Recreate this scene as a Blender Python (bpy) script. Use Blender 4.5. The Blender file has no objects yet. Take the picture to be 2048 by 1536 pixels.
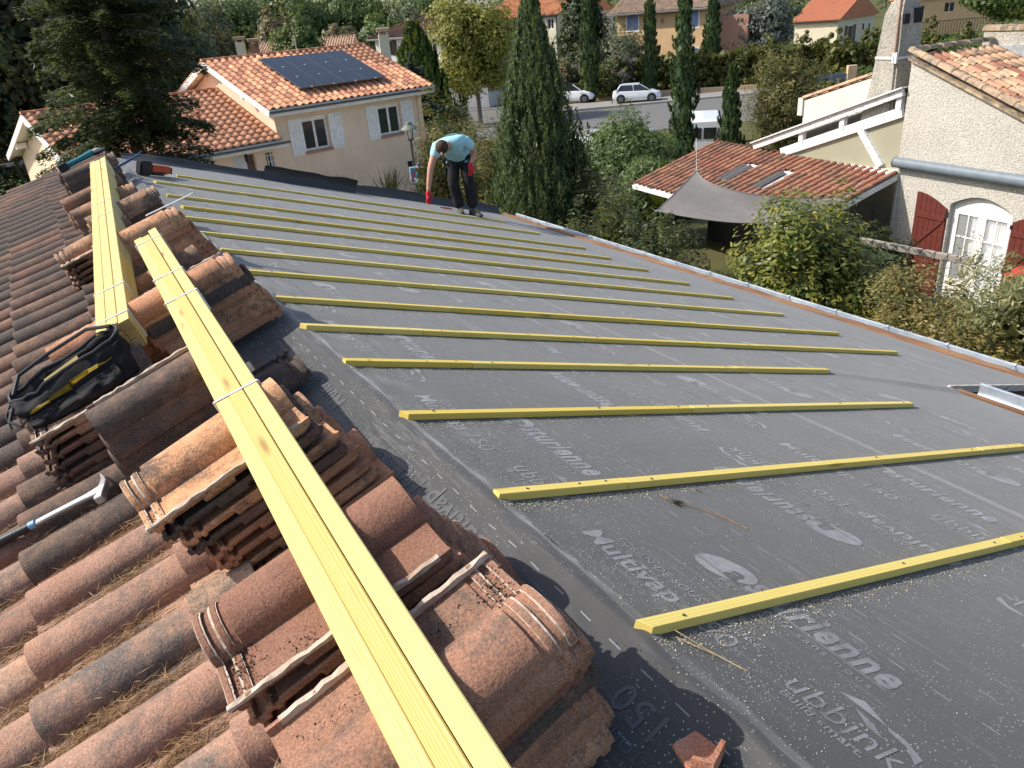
import bpy, bmesh, math, random
import numpy as np
from mathutils import Vector, Matrix, noise as mnoise
R = math.radians
random.seed(7); RNG = np.random.default_rng(11)
sc = bpy.context.scene
COL = sc.collection

# ------------------------------------------------------------------ camera, sky, sun, exposure
cd = bpy.data.cameras.new('camera'); cam = bpy.data.objects.new('camera', cd); COL.objects.link(cam)
cd.sensor_width = 36.0; cd.sensor_fit = 'HORIZONTAL'; cd.lens = 27.14; cd.clip_start = 0.05; cd.clip_end = 3000
cr = Vector((0.84987, -0.52124, -0.07765)); cu = Vector((0.28637, 0.33310, 0.89835)); cf = Vector((0.44239, 0.78572, -0.43236))
cam.matrix_world = Matrix(((cr.x, cu.x, -cf.x, -0.857), (cr.y, cu.y, -cf.y, 0.0), (cr.z, cu.z, -cf.z, 6.289), (0, 0, 0, 1)))
sc.camera = cam
SUN_EL, SUN_AZ = 42.0, 146.0            # azimuth measured counter-clockwise from +X: where the sun stands
sdir = Vector((math.cos(R(SUN_AZ)) * math.cos(R(SUN_EL)), math.sin(R(SUN_AZ)) * math.cos(R(SUN_EL)), math.sin(R(SUN_EL))))
wd = bpy.data.worlds.new('World'); sc.world = wd; wd.use_nodes = True
wn = wd.node_tree; bg = wn.nodes['Background']
sky = wn.nodes.new('ShaderNodeTexSky'); sky.sky_type = 'NISHITA'; sky.sun_disc = False
sky.sun_elevation = R(SUN_EL); sky.sun_rotation = R(90 - SUN_AZ); sky.dust_density = 2.0
wn.links.new(sky.outputs[0], bg.inputs[0]); bg.inputs[1].default_value = 0.15
sl = bpy.data.lights.new('sun', 'SUN'); sl.energy = 3.9; sl.angle = R(0.53); sl.color = (1.0, 0.95, 0.87)
so = bpy.data.objects.new('sun', sl); COL.objects.link(so); so.rotation_euler = (-sdir).to_track_quat('-Z', 'Y').to_euler()
so.location = (-20, 20, 40)
sc.view_settings.view_transform = 'Standard'; sc.view_settings.look = 'None'
sc.view_settings.exposure = 0.5; sc.view_settings.gamma = 1.0

# ------------------------------------------------------------------ helpers: materials
class NT:
    def __init__(s, name):
        s.m = bpy.data.materials.new(name); s.m.use_nodes = True; s.t = s.m.node_tree; s.n = s.t.nodes; s.l = s.t.links
        s.b = s.n['Principled BSDF']; s.out = s.n['Material Output']
        s.pos = s.n.new('ShaderNodeNewGeometry'); s.tc = s.n.new('ShaderNodeTexCoord'); s.oi = s.n.new('ShaderNodeObjectInfo')
    def lk(s, a, b): s.l.new(a, b); return s
    def noise(s, scale, detail=4, vec=None, rough=.55, dist=0):
        t = s.n.new('ShaderNodeTexNoise'); t.inputs['Scale'].default_value = scale; t.inputs['Detail'].default_value = detail
        t.inputs['Roughness'].default_value = rough; t.inputs['Distortion'].default_value = dist
        s.l.new(vec if vec is not None else s.pos.outputs['Position'], t.inputs['Vector']); return t.outputs['Fac']
    def vor(s, scale, vec=None, feat='F1', rnd=1.0):
        t = s.n.new('ShaderNodeTexVoronoi'); t.feature = feat; t.inputs['Scale'].default_value = scale; t.inputs['Randomness'].default_value = rnd
        s.l.new(vec if vec is not None else s.pos.outputs['Position'], t.inputs['Vector']); return t.outputs['Distance']
    def ramp(s, fac, stops, mode='LINEAR'):
        r = s.n.new('ShaderNodeValToRGB'); r.color_ramp.interpolation = mode; e = r.color_ramp.elements
        while len(e) < len(stops): e.new(.5)
        for i, (p, c) in enumerate(stops):
            e[i].position = p; e[i].color = (*(c if isinstance(c, (tuple, list)) else (c, c, c)), 1)
        s.l.new(fac, r.inputs[0]); return r.outputs[0]
    def mix(s, fac, a, b, mode='MIX'):
        m = s.n.new('ShaderNodeMix'); m.data_type = 'RGBA'; m.blend_type = mode
        for i, v in ((0, fac), (6, a), (7, b)):
            if isinstance(v, (int, float)): m.inputs[i].default_value = v
            elif isinstance(v, (tuple, list)): m.inputs[i].default_value = (*v, 1)
            else: s.l.new(v, m.inputs[i])
        return m.outputs[2]
    def math(s, op, a, b=0.0):
        m = s.n.new('ShaderNodeMath'); m.operation = op
        for i, v in ((0, a), (1, b)):
            if isinstance(v, (int, float)): m.inputs[i].default_value = v
            else: s.l.new(v, m.inputs[i])
        return m.outputs[0]
    def mapv(s, vec, scale=(1, 1, 1), rot=(0, 0, 0), offs=None):
        m = s.n.new('ShaderNodeMapping'); m.inputs['Scale'].default_value = scale; m.inputs['Rotation'].default_value = rot
        s.l.new(vec, m.inputs['Vector'])
        if offs is not None: s.l.new(offs, m.inputs['Location'])
        return m.outputs[0]
    def randvec(s, k=40.0):
        c = s.n.new('ShaderNodeCombineXYZ')
        for i, q in enumerate((k, k * .7, k * 1.3)): s.l.new(s.math('MULTIPLY', s.oi.outputs['Random'], q), c.inputs[i])
        return c.outputs[0]
    def bump(s, h, strength=.3, dist=.01):
        b = s.n.new('ShaderNodeBump'); b.inputs['Strength'].default_value = strength; b.inputs['Distance'].default_value = dist
        s.l.new(h, b.inputs['Height']); s.l.new(b.outputs[0], s.b.inputs['Normal']); return s
    def col(s, c):
        if isinstance(c, (tuple, list)): s.b.inputs['Base Color'].default_value = (*c, 1)
        else: s.l.new(c, s.b.inputs['Base Color'])
        return s
    def rough(s, v, spec=.5, metal=0):
        if isinstance(v, (int, float)): s.b.inputs['Roughness'].default_value = v
        else: s.l.new(v, s.b.inputs['Roughness'])
        s.b.inputs['Specular IOR Level'].default_value = spec; s.b.inputs['Metallic'].default_value = metal; return s
MATS = {}
def simple(name, c, rough=.6, spec=.4, metal=0, var=.12, scale=6.0, bump=0.0, bscale=60.0):
    """plain procedural material: base colour with a little grime noise"""
    t = NT(name); n = t.noise(scale, 5)
    t.col(t.mix(t.ramp(n, [(.3, 0), (.7, 1)]), tuple(x * (1 - var) for x in c), tuple(min(1, x * (1 + var)) for x in c))).rough(rough, spec, metal)
    if bump: t.bump(t.noise(bscale, 4), bump, .01)
    MATS[name] = t.m; return t.m

def terracotta(name, base, dark, pale, lich, amount=.5, big=3.0, tint=.25):
    """fired clay with black lichen crust and pale speckle; world-space noise, so no two tiles are alike"""
    t = NT(name); P = t.pos.outputs['Position']
    b = t.mix(t.ramp(t.noise(9, 5), [(.3, 0), (.7, 1)]), base, pale)
    rv = t.math('SUBTRACT', t.oi.outputs['Random'], .5)
    hs = t.n.new('ShaderNodeHueSaturation'); t.l.new(b, hs.inputs['Color'])
    t.l.new(t.math('ADD', t.math('MULTIPLY', rv, tint * 1.6), 1.0), hs.inputs['Value'])
    t.l.new(t.math('ADD', t.math('MULTIPLY', rv, .018), .507), hs.inputs['Hue'])
    patch = t.noise(big, 4, rough=.65, dist=.4); fine = t.noise(130, 3, rough=.7); mid = t.noise(28, 4, rough=.7)
    v = t.math('ADD', t.math('MULTIPLY', patch, .62), t.math('ADD', t.math('MULTIPLY', mid, .30), t.math('MULTIPLY', fine, .30)))
    v = t.math('ADD', v, t.math('MULTIPLY', rv, .10))
    lf = t.ramp(v, [(.66 - amount * .22, 0), (.78 - amount * .18, 1)])
    c = t.mix(lf, hs.outputs[0], t.mix(t.ramp(fine, [(.4, 0), (.65, 1)]), dark, lich))
    sp = t.ramp(t.vor(34, rnd=1), [(.055, 1), (.085, 0)]); spm = t.math('MULTIPLY', sp, t.ramp(t.noise(2.3, 2), [(.56, 0), (.62, .8)]))
    c = t.mix(spm, c, (.50, .49, .40))
    gr = t.ramp(t.noise(190, 3, rough=.75), [(.34, .60), (.66, 1.25)]); c = t.mix(1.0, c, gr, 'MULTIPLY')
    t.col(c).rough(.88, .25)
    t.bump(t.math('ADD', t.math('MULTIPLY', fine, .6), mid), .55, .007)
    MATS[name] = t.m; return t.m

def leafmat(name, c1, c2, c3=None, rough=.5, trans=.28, nscale=.9):
    t = NT(name); isl = t.pos.outputs['Random Per Island']; n = t.noise(nscale, 3)
    f = t.math('ADD', t.math('MULTIPLY', isl, .55), t.math('MULTIPLY', n, .45))
    st = [(.18, c1), (.72, c2)] if c3 is None else [(.15, c1), (.62, c2), (.82, c3)]
    c = t.ramp(f, st)
    t.col(c).rough(rough, .35)
    tr = t.n.new('ShaderNodeBsdfTranslucent'); t.l.new(t.mix(.5, c, (.32, .36, .05), 'MIX'), tr.inputs[0])
    mx = t.n.new('ShaderNodeMixShader'); mx.inputs[0].default_value = trans
    t.l.new(t.b.outputs[0], mx.inputs[1]); t.l.new(tr.outputs[0], mx.inputs[2]); t.l.new(mx.outputs[0], t.out.inputs[0])
    MATS[name] = t.m; return t.m

# ------------------------------------------------------------------ helpers: geometry
class MB:
    def __init__(s): s.v = []; s.f = []
    def add(s, vs, fs):
        o = len(s.v); s.v += [tuple(p) for p in vs]; s.f += [tuple(i + o for i in f) for f in fs]; return s
    def hexa(s, p):   # p: 8 points, bottom ring 0-3 then top ring 4-7 (counter-clockwise seen from above)
        return s.add(p, [(3, 2, 1, 0), (4, 5, 6, 7), (0, 1, 5, 4), (1, 2, 6, 5), (2, 3, 7, 6), (3, 0, 4, 7)])
    def box(s, x0, x1, y0, y1, z0, z1, M=None):
        p = [(x0, y0, z0), (x1, y0, z0), (x1, y1, z0), (x0, y1, z0), (x0, y0, z1), (x1, y0, z1), (x1, y1, z1), (x0, y1, z1)]
        if M is not None: p = [M @ Vector(q) for q in p]
        return s.hexa(p)
    def bar(s, a, b, w, h, up=(0, 0, 1)):   # box beam from a to b, w wide, h tall, centred
        a = Vector(a); b = Vector(b); d = (b - a).normalized(); sd = d.cross(Vector(up)).normalized(); u = sd.cross(d)
        q = lambda c, i, j: c + sd * (w / 2 * i) + u * (h / 2 * j)
        return s.hexa([q(a, -1, -1), q(a, 1, -1), q(b, 1, -1), q(b, -1, -1), q(a, -1, 1), q(a, 1, 1), q(b, 1, 1), q(b, -1, 1)])
    def tube(s, pts, r, n=8, cap=True):
        pts = [Vector(p) for p in pts]; rs = r if isinstance(r, (list, tuple)) else [r] * len(pts); o = len(s.v)
        for i, p in enumerate(pts):
            d = (pts[min(i + 1, len(pts) - 1)] - pts[max(i - 1, 0)]).normalized()
            a = d.cross(Vector((0, 0, 1)) if abs(d.z) < .9 else Vector((1, 0, 0))).normalized(); b = d.cross(a)
            for k in range(n):
                t = 2 * math.pi * k / n; s.v.append(tuple(p + (a * math.cos(t) + b * math.sin(t)) * rs[i]))
        for i in range(len(pts) - 1):
            for k in range(n):
                k2 = (k + 1) % n; s.f.append((o + i * n + k, o + i * n + k2, o + (i + 1) * n + k2, o + (i + 1) * n + k))
        if cap:
            s.f.append(tuple(o + k for k in reversed(range(n)))); e = o + (len(pts) - 1) * n; s.f.append(tuple(e + k for k in range(n)))
        return s
    def lathe(s, prof, c=(0, 0, 0), n=16, M=None, cap=True):   # prof: (r, z)
        o = len(s.v)
        for r, z in prof:
            for k in range(n):
                t = 2 * math.pi * k / n; p = Vector((r * math.cos(t), r * math.sin(t), z))
                p = (M @ p) if M is not None else p; s.v.append((p[0] + c[0], p[1] + c[1], p[2] + c[2]))
        for i in range(len(prof) - 1):
            for k in range(n):
                k2 = (k + 1) % n; s.f.append((o + i * n + k, o + i * n + k2, o + (i + 1) * n + k2, o + (i + 1) * n + k))
        if cap and prof[0][0] > 1e-4: s.f.append(tuple(o + k for k in reversed(range(n))))
        if cap and prof[-1][0] > 1e-4: s.f.append(tuple(o + (len(prof) - 1) * n + k for k in range(n)))
        return s
    def prism(s, poly, ext):   # poly: list of 3d points, ext: extrusion vector
        n = len(poly); e = Vector(ext); A = [Vector(p) for p in poly]; B = [p + e for p in A]
        return s.add(A + B, [tuple(reversed(range(n))), tuple(range(n, 2 * n))] + [(i, (i + 1) % n, n + (i + 1) % n, n + i) for i in range(n)])
    def loft(s, rings, closed=True, cap=True):
        n = len(rings[0]); o = len(s.v)
        for r in rings: s.v += [tuple(p) for p in r]
        m = n if closed else n - 1
        for i in range(len(rings) - 1):
            for k in range(m):
                k2 = (k + 1) % n; s.f.append((o + i * n + k, o + i * n + k2, o + (i + 1) * n + k2, o + (i + 1) * n + k))
        if cap and closed: s.f.append(tuple(o + k for k in reversed(range(n)))); e = o + (len(rings) - 1) * n; s.f.append(tuple(e + k for k in range(n)))
        return s
    def grid(s, fn, nu, nv):
        o = len(s.v)
        for i in range(nu + 1):
            for j in range(nv + 1): s.v.append(tuple(fn(i / nu, j / nv)))
        for i in range(nu):
            for j in range(nv):
                a = o + i * (nv + 1) + j; s.f.append((a, a + nv + 1, a + nv + 2, a + 1))
        return s
    def mesh(s, name):
        me = bpy.data.meshes.new(name); me.from_pydata(s.v, [], s.f); me.update(); return me
    def build(s, name, mat, parent=None, smooth=False, bevel=0.0, fix=True, label=None):
        me = s.mesh(name)
        if fix or bevel:
            bm = bmesh.new(); bm.from_mesh(me)
            if bevel:
                bmesh.ops.remove_doubles(bm, verts=bm.verts, dist=1e-5)
            bmesh.ops.recalc_face_normals(bm, faces=bm.faces)
            if bevel:
                es = [e for e in bm.edges if len(e.link_faces) == 2 and e.calc_face_angle(0) > .6]
                bmesh.ops.bevel(bm, geom=es, offset=bevel, segments=1 if bevel < .008 else 2, affect='EDGES', clamp_overlap=True)
            bm.to_mesh(me); bm.free()
        return link(name, me, mat, parent, smooth, label)
def parts(s, name, mat, parent=None, **kw):
    """build each separate piece as an object of its own"""
    up = list(range(len(s.v)))
    def find(i):
        while up[i] != i: up[i] = up[up[i]]; i = up[i]
        return i
    for f in s.f:
        a = find(f[0])
        for i in f[1:]: up[find(i)] = a
    comp = {}
    for f in s.f: comp.setdefault(find(f[0]), []).append(f)
    out = []
    for fs in comp.values():
        ids = sorted({i for f in fs for i in f}); mp = {i: k for k, i in enumerate(ids)}; m = MB(); m.v = [s.v[i] for i in ids]; m.f = [tuple(mp[i] for i in f) for f in fs]; out.append(m.build(name, mat, parent, **kw))
    return out
MB.parts = parts
def link(name, me, mat, parent=None, smooth=False, label=None):
    o = bpy.data.objects.new(name, me); COL.objects.link(o)
    if mat is not None and len(me.materials) == 0: me.materials.append(MATS[mat] if isinstance(mat, str) else mat)
    if parent is not None: o.parent = parent
    if smooth:
        me.polygons.foreach_set('use_smooth', [True] * len(me.polygons))
        if smooth != 'all':
            try: me.set_sharp_from_angle(angle=R(40))
            except Exception: pass
    if label: o['label'] = label
    return o
def tag(o, label, cat, group=None, kind=None):
    o['label'] = label; o['category'] = cat
    if group: o['group'] = group
    if kind: o['kind'] = kind
    return o
def thing(name, label, cat, loc=(0, 0, 0), rotz=0.0, group=None):
    o = bpy.data.objects.new(name, None); COL.objects.link(o); o.location = loc; o.rotation_euler = (0, 0, rotz); o.empty_display_size = .2
    return tag(o, label, cat, group)
def struct(o): o['kind'] = 'structure'; return o
def stuff(o): o['kind'] = 'stuff'; return o
def setmat(o, m):
    o.material_slots[0].link = 'OBJECT'; o.material_slots[0].material = MATS[m]
def quadmesh(name, V):
    """V: (N,4,3) array of separate quads -> mesh"""
    N = len(V); me = bpy.data.meshes.new(name)
    me.vertices.add(4 * N); me.vertices.foreach_set('co', np.ascontiguousarray(V, dtype=np.float32).ravel())
    me.loops.add(4 * N); me.loops.foreach_set('vertex_index', np.arange(4 * N, dtype=np.int32))
    me.polygons.add(N); me.polygons.foreach_set('loop_start', np.arange(0, 4 * N, 4, dtype=np.int32)); me.polygons.foreach_set('loop_total', np.full(N, 4, dtype=np.int32))
    me.update(calc_edges=True); return me
def joinarr(name, me, mats4):
    """many transformed copies of one mesh in a single mesh (numpy)"""
    nv = len(me.vertices); co = np.empty(nv * 3, np.float32); me.vertices.foreach_get('co', co); co = co.reshape(-1, 3)
    nl = len(me.loops); li = np.empty(nl, np.int32); me.loops.foreach_get('vertex_index', li)
    npo = len(me.polygons); ls = np.empty(npo, np.int32); lt = np.empty(npo, np.int32)
    me.polygons.foreach_get('loop_start', ls); me.polygons.foreach_get('loop_total', lt)
    K = len(mats4); A = np.array([np.array(m) for m in mats4], np.float32)
    V = np.einsum('kij,nj->kni', A[:, :3, :3], co) + A[:, None, :3, 3]
    out = bpy.data.meshes.new(name)
    out.vertices.add(nv * K); out.vertices.foreach_set('co', V.ravel())
    out.loops.add(nl * K); out.loops.foreach_set('vertex_index', (li[None] + (np.arange(K) * nv)[:, None]).astype(np.int32).ravel())
    out.polygons.add(npo * K); out.polygons.foreach_set('loop_start', (ls[None] + (np.arange(K) * nl)[:, None]).astype(np.int32).ravel())
    out.polygons.foreach_set('loop_total', np.tile(lt, K)); out.update(calc_edges=True); return out
def unit(a): return a / np.maximum(np.linalg.norm(a, axis=-1, keepdims=True), 1e-9)
def leafquads(C, A, L, W, fold=.25, Nrm=None):
    """diamond leaves: centres C, long axes A (unit), lengths L, widths W"""
    n = len(C); rnd = RNG.normal(size=(n, 3)) if Nrm is None else Nrm + RNG.normal(size=(n, 3)) * .35
    B = unit(np.cross(A, rnd)); Nn = np.cross(A, B); L = np.broadcast_to(L, (n,))[:, None]; W = np.broadcast_to(W, (n,))[:, None]
    up = Nn * W * fold
    return np.stack([C - A * L * .5, C + B * W * .5 + up, C + A * L * .5, C - B * W * .5 + up], axis=1)
SL = R(17.787); CS, SN = math.cos(SL), math.sin(SL)
RZ = 5.0                                                # ridge height
def onR(u, y, h=0.0): return Vector((u * CS + h * SN, y, RZ - u * SN + h * CS))      # right slope: u down from ridge, h off the plane
def onL(u, y, h=0.0): return Vector((-u * CS - h * SN, y, RZ - u * SN + h * CS))     # left slope
ML = Matrix(((-CS, 0, -SN, 0), (0, 1, 0, 0), (-SN, 0, CS, RZ), (0, 0, 0, 1)))       # (u,y,h) -> world, left slope (mirrors)
MR = Matrix(((CS, 0, SN, 0), (0, 1, 0, 0), (-SN, 0, CS, RZ), (0, 0, 0, 1)))
def gz(x, y):
    g = -0.028 * min(max(y, 0), 55)
    return g
# ------------------------------------------------------------------ materials
terracotta('clay_old', (.37, .19, .128), (.105, .085, .072), (.45, .265, .19), (.22, .17, .14), amount=.44, big=2.6)
terracotta('clay_dark', (.235, .122, .083), (.07, .055, .047), (.29, .16, .11), (.13, .098, .08), amount=.88, big=1.8)
terracotta('clay_stack', (.35, .17, .108), (.09, .07, .06), (.43, .22, .145), (.19, .13, .10), amount=.40, big=3.0, tint=.5)
terracotta('clay_orangestack', (.50, .21, .115), (.07, .055, .045), (.56, .27, .165), (.25, .16, .11), amount=.22, big=3.0, tint=.3)
terracotta('clay_orange', (.60, .235, .125), (.30, .12, .07), (.70, .36, .24), (.38, .19, .12), amount=.15, big=3.0, tint=.5)
terracotta('clay_carport', (.37, .145, .09), (.15, .085, .065), (.43, .20, .135), (.22, .125, .09), amount=.35, big=2.0, tint=.35)
terracotta('clay_pale', (.62, .34, .21), (.22, .16, .12), (.72, .44, .29), (.34, .25, .18), amount=.25, big=2.0, tint=.35)
terracotta('clay_brown', (.15, .075, .05), (.05, .035, .03), (.20, .10, .07), (.09, .065, .05), amount=.5, big=.7)
terracotta('clay_far', (.58, .20, .10), (.30, .12, .07), (.64, .26, .15), (.36, .16, .1), amount=.15, big=.8)
terracotta('clay_mottle', (.42, .27, .19), (.16, .11, .08), (.55, .40, .29), (.26, .19, .14), amount=.55, big=2.5, tint=.6)
terracotta('clay_verge', (.50, .33, .21), (.11, .09, .07), (.58, .42, .28), (.22, .19, .14), amount=.5, big=4.0)

t = NT('lime_edge'); n = t.noise(30, 5)
t.col(t.mix(t.ramp(n, [(.35, 0), (.65, 1)]), (.36, .26, .19), (.54, .46, .37))).rough(.9, .2).bump(n, .4, .004); MATS['lime_edge'] = t.m

# roofing membrane: dark grey non-woven with faint weave, dust, pale specks and dashed cutting lines
t = NT('membrane'); P = t.pos.outputs['Position']; ob = t.tc.outputs['Object']
base = t.mix(t.ramp(t.noise(1.1, 4), [(.35, 0), (.7, 1)]), (.034, .0335, .033), (.048, .047, .045))
streak = t.math('MULTIPLY', t.noise(1.0, 3, t.mapv(P, (70, 5, 70)), rough=.7), t.math('ADD', t.noise(1.7, 3), .55))
base = t.mix(t.math('MULTIPLY', t.ramp(streak, [(.57, 0), (.78, 1)]), .5), base, (.17, .165, .155))
weave = t.noise(420, 2, rough=.8)
base = t.mix(t.math('MULTIPLY', t.ramp(weave, [(.42, 0), (.62, 1)]), .45), base, (.078, .077, .076))
dust = t.math('MULTIPLY', t.ramp(t.vor(95), [(.13, 1), (.20, 0)]), t.ramp(t.noise(3.2, 4, rough=.75), [(.44, 0), (.62, 1)]))
base = t.mix(t.math('MULTIPLY', dust, .8), base, (.50, .47, .38))
sep = t.n.new('ShaderNodeSeparateXYZ'); t.l.new(P, sep.inputs[0])
ln = t.math('ABSOLUTE', t.math('SUBTRACT', t.math('FRACT', t.math('MULTIPLY', sep.outputs[0], 1 / .118)), .5))
d1 = t.math('LESS_THAN', ln, .012)
sh = t.math('FLOOR', t.math('MULTIPLY', sep.outputs[0], 1 / .118))
d2 = t.math('LESS_THAN', t.math('FRACT', t.math('ADD', t.math('MULTIPLY', sep.outputs[1], 1 / .11), t.math('MULTIPLY', sh, .37))), .36)
lane = t.math('GREATER_THAN', t.math('FRACT', t.math('MULTIPLY', sep.outputs[0], 1 / .70)), .62)
base = t.mix(t.math('MULTIPLY', t.math('MULTIPLY', d1, d2), t.math('MULTIPLY', lane, .5)), base, (.42, .43, .44))
base = t.mix(t.math('MULTIPLY', t.ramp(t.noise(.9, 5, rough=.7), [(.46, 0), (.68, 1)]), .35), base, (.085, .082, .077))
t.col(base).rough(.65, .35); t.b.inputs['Sheen Weight'].default_value = .27; t.b.inputs['Sheen Roughness'].default_value = .45; t.bump(t.math('ADD', weave, t.math('MULTIPLY', t.noise(24, 3), 1.4)), .22, .003); MATS['membrane'] = t.m
t = NT('membrane_print'); t.col(t.mix(t.ramp(t.noise(7, 5, rough=.8), [(.36, 0), (.62, 1)]), (.10, .10, .102), (.22, .22, .224))).rough(.65, .35); t.b.inputs['Sheen Weight'].default_value = .27; t.b.inputs['Sheen Roughness'].default_value = .45; MATS['membrane_print'] = t.m
t = NT('lap_print'); t.col(t.mix(t.noise(6, 4), (.06, .06, .063), (.11, .11, .115))).rough(.6, .4); MATS['lap_print'] = t.m
t = NT('membrane_print_dark'); t.col((.04, .04, .04)).rough(.65, .35); t.b.inputs['Sheen Weight'].default_value = .27; t.b.inputs['Sheen Roughness'].default_value = .45; MATS['membrane_print_dark'] = t.m
t = NT('membrane_under'); t.col(t.mix(t.noise(300, 3), (.040, .041, .043), (.07, .07, .072))).rough(.6, .35).bump(t.noise(300, 2), .2, .002); MATS['membrane_under'] = t.m

def woodmat(name, c1, c2, dark, knots=True, axis=(1.4, 190, 190), rough=.6):
    t = NT(name); v = t.mapv(t.tc.outputs['Object'], axis, offs=t.randvec(60))
    n = t.noise(1.0, 5, v, rough=.6, dist=1.2); w = t.n.new('ShaderNodeTexWave'); w.wave_type = 'RINGS'; w.rings_direction = 'X'
    w.inputs['Scale'].default_value = .55; w.inputs['Distortion'].default_value = 4.0; w.inputs['Detail'].default_value = 3; w.inputs['Detail Scale'].default_value = .7
    t.l.new(t.mapv(t.tc.outputs['Object'], (axis[0] * .6, axis[1], axis[2]), offs=t.randvec(31)), w.inputs['Vector'])
    rv = t.math('SUBTRACT', t.oi.outputs['Random'], .5)
    c = t.mix(t.ramp(t.math('ADD', n, t.math('MULTIPLY', rv, .5)), [(.32, 0), (.68, 1)]), c1, c2)
    c = t.mix(t.math('MULTIPLY', t.ramp(w.outputs['Fac'], [(.45, 0), (.95, 1)]), .45), c, dark)
    if knots:
        kn = t.ramp(t.vor(1.0, t.mapv(t.tc.outputs['Object'], (2.2, 13, 13), offs=t.randvec(17))), [(.06, 1), (.17, 0)])
        c = t.mix(t.math('MULTIPLY', kn, .75), c, (dark[0] * .62, dark[1] * .5, dark[2] * .5))
    st = t.ramp(t.noise(2.6, 4), [(.62, 0), (.8, 1)]); c = t.mix(t.math('MULTIPLY', st, .25), c, (.62, .55, .36))
    t.col(c).rough(rough, .3).bump(t.math('ADD', n, w.outputs['Fac']), .18, .002); MATS[name] = t.m; return t.m
woodmat('batten_wood', (.72, .53, .10), (.80, .63, .19), (.55, .37, .06))
woodmat('bundle_wood', (.56, .42, .125), (.65, .515, .20), (.38, .255, .065))
woodmat('end_grain', (.50, .33, .11), (.62, .44, .18), (.30, .18, .06), knots=False, axis=(40, 40, 40))
woodmat('fascia_wood', (.22, .115, .06), (.34, .19, .105), (.10, .05, .03), axis=(8, 1.4, 12))
woodmat('grey_timber', (.46, .40, .32), (.58, .52, .44), (.30, .25, .2), axis=(1.2, 14, 14))

t = NT('zinc'); n = t.noise(3, 5); t.col(t.mix(t.ramp(n, [(.3, 0), (.7, 1)]), (.46, .50, .53), (.62, .66, .69))).rough(t.ramp(t.noise(9, 4), [(.3, .35), (.7, .6)]), .5, .75); MATS['zinc'] = t.m
def rendered(name, c, scale=160, amt=.5, dist=.01, stain=.25, var=.08, grain=0.0):
    t = NT(name); n = t.noise(scale, 4, rough=.7); b = t.noise(1.2, 5, rough=.65)
    st = t.ramp(t.noise(1.0, 4, t.mapv(t.pos.outputs['Position'], (3, 3, .5))), [(.45, 0), (.75, 1)])
    cc = t.mix(t.ramp(b, [(.3, 0), (.7, 1)]), tuple(x * (1 - var) for x in c), tuple(min(1, x * (1 + var)) for x in c))
    cc = t.mix(t.math('MULTIPLY', st, stain), cc, tuple(x * .72 for x in c))
    if grain: cc = t.mix(1.0, cc, t.ramp(n, [(.36, 1 - grain), (.60, 1.08)]), 'MULTIPLY')
    t.col(cc).rough(.92, .2).bump(n, amt, dist); MATS[name] = t.m
rendered('render_tan', (.79, .60, .43), 90, .25, .006); rendered('render_cream', (.70, .61, .45), 60, .3, .01)
rendered('roughcast', (.66, .615, .53), 30, 1.0, .04, .15, grain=.35); rendered('roughcast_white', (.70, .66, .58), 30, .8, .03, grain=.22)
rendered('render_ochre', (.66, .44, .235), 60, .2); rendered('render_white', (.74, .71, .66), 60, .2); rendered('render_pale', (.72, .66, .50), 60, .2)
rendered('wall_ochre', (.62, .43, .26), 50, .4, .01); rendered('concrete_chimney', (.48, .44, .37), 24, 1.0, .035, .6, .18, grain=.4)
simple('white_paint', (.80, .77, .72), .5); simple('white_peel', (.74, .73, .71), .6, var=.1, scale=14)
t = NT('peeling_paint'); n = t.noise(9, 6, t.mapv(t.pos.outputs['Position'], (1, 1, 3)), rough=.75); t.col(t.mix(t.ramp(n, [(.54, 0), (.60, 1)]), (.76, .75, .72), (.34, .29, .23))).rough(.7, .3); MATS['peeling_paint'] = t.m
simple('grey_roof_trim', (.10, .105, .11), .5); simple('white_gutter', (.70, .70, .69), .4); simple('sill_clay', (.42, .22, .15), .8)
simple('maroon_paint', (.125, .030, .022), .45, var=.15, scale=10); simple('blue_shutter', (.26, .33, .50), .6); simple('brown_shutter', (.10, .055, .035), .6)
simple('awning_grey', (.17, .205, .23), .5, .4, 0); simple('iron_black', (.02, .02, .022), .5); simple('dark_hole', (.012, .012, .013), .8)
simple('lamp_green', (.035, .055, .05), .45); simple('lamp_cap', (.16, .18, .14), .6); simple('steel', (.50, .49, .47), .42, .5, .7); simple('steel_dark', (.10, .105, .11), .4, .5, .6)
t = NT('glass_dark'); t.col(t.mix(t.noise(1.5, 2), (.012, .014, .016), (.05, .055, .06))).rough(.06, .7); MATS['glass_dark'] = t.m
t = NT('glass_car'); t.col((.02, .023, .027)).rough(.05, .8); MATS['glass_car'] = t.m
t = NT('lantern_glass'); t.col((.55, .52, .45)).rough(.2, .5); MATS['lantern_glass'] = t.m
simple('curtain', (.80, .80, .79), .9, .1, var=.06, scale=30)
t = NT('solar'); ob = t.tc.outputs['Object']; br = t.n.new('ShaderNodeTexBrick'); br.offset = 0; br.inputs['Scale'].default_value = 1; br.inputs['Brick Width'].default_value = .158; br.inputs['Row Height'].default_value = .079
br.inputs['Mortar Size'].default_value = .004; br.inputs['Color1'].default_value = (.012, .013, .016, 1); br.inputs['Color2'].default_value = (.015, .016, .020, 1); br.inputs['Mortar'].default_value = (.06, .06, .064, 1)
t.l.new(ob, br.inputs['Vector']); t.col(br.outputs['Color']).rough(.12, .5); MATS['solar'] = t.m
simple('alu', (.62, .63, .64), .35, .5, .7); simple('car_white', (.80, .81, .82), .18, .6, var=.02); simple('tyre', (.018, .018, .019), .8); simple('rim', (.34, .34, .35), .3, .5, .8)
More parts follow.
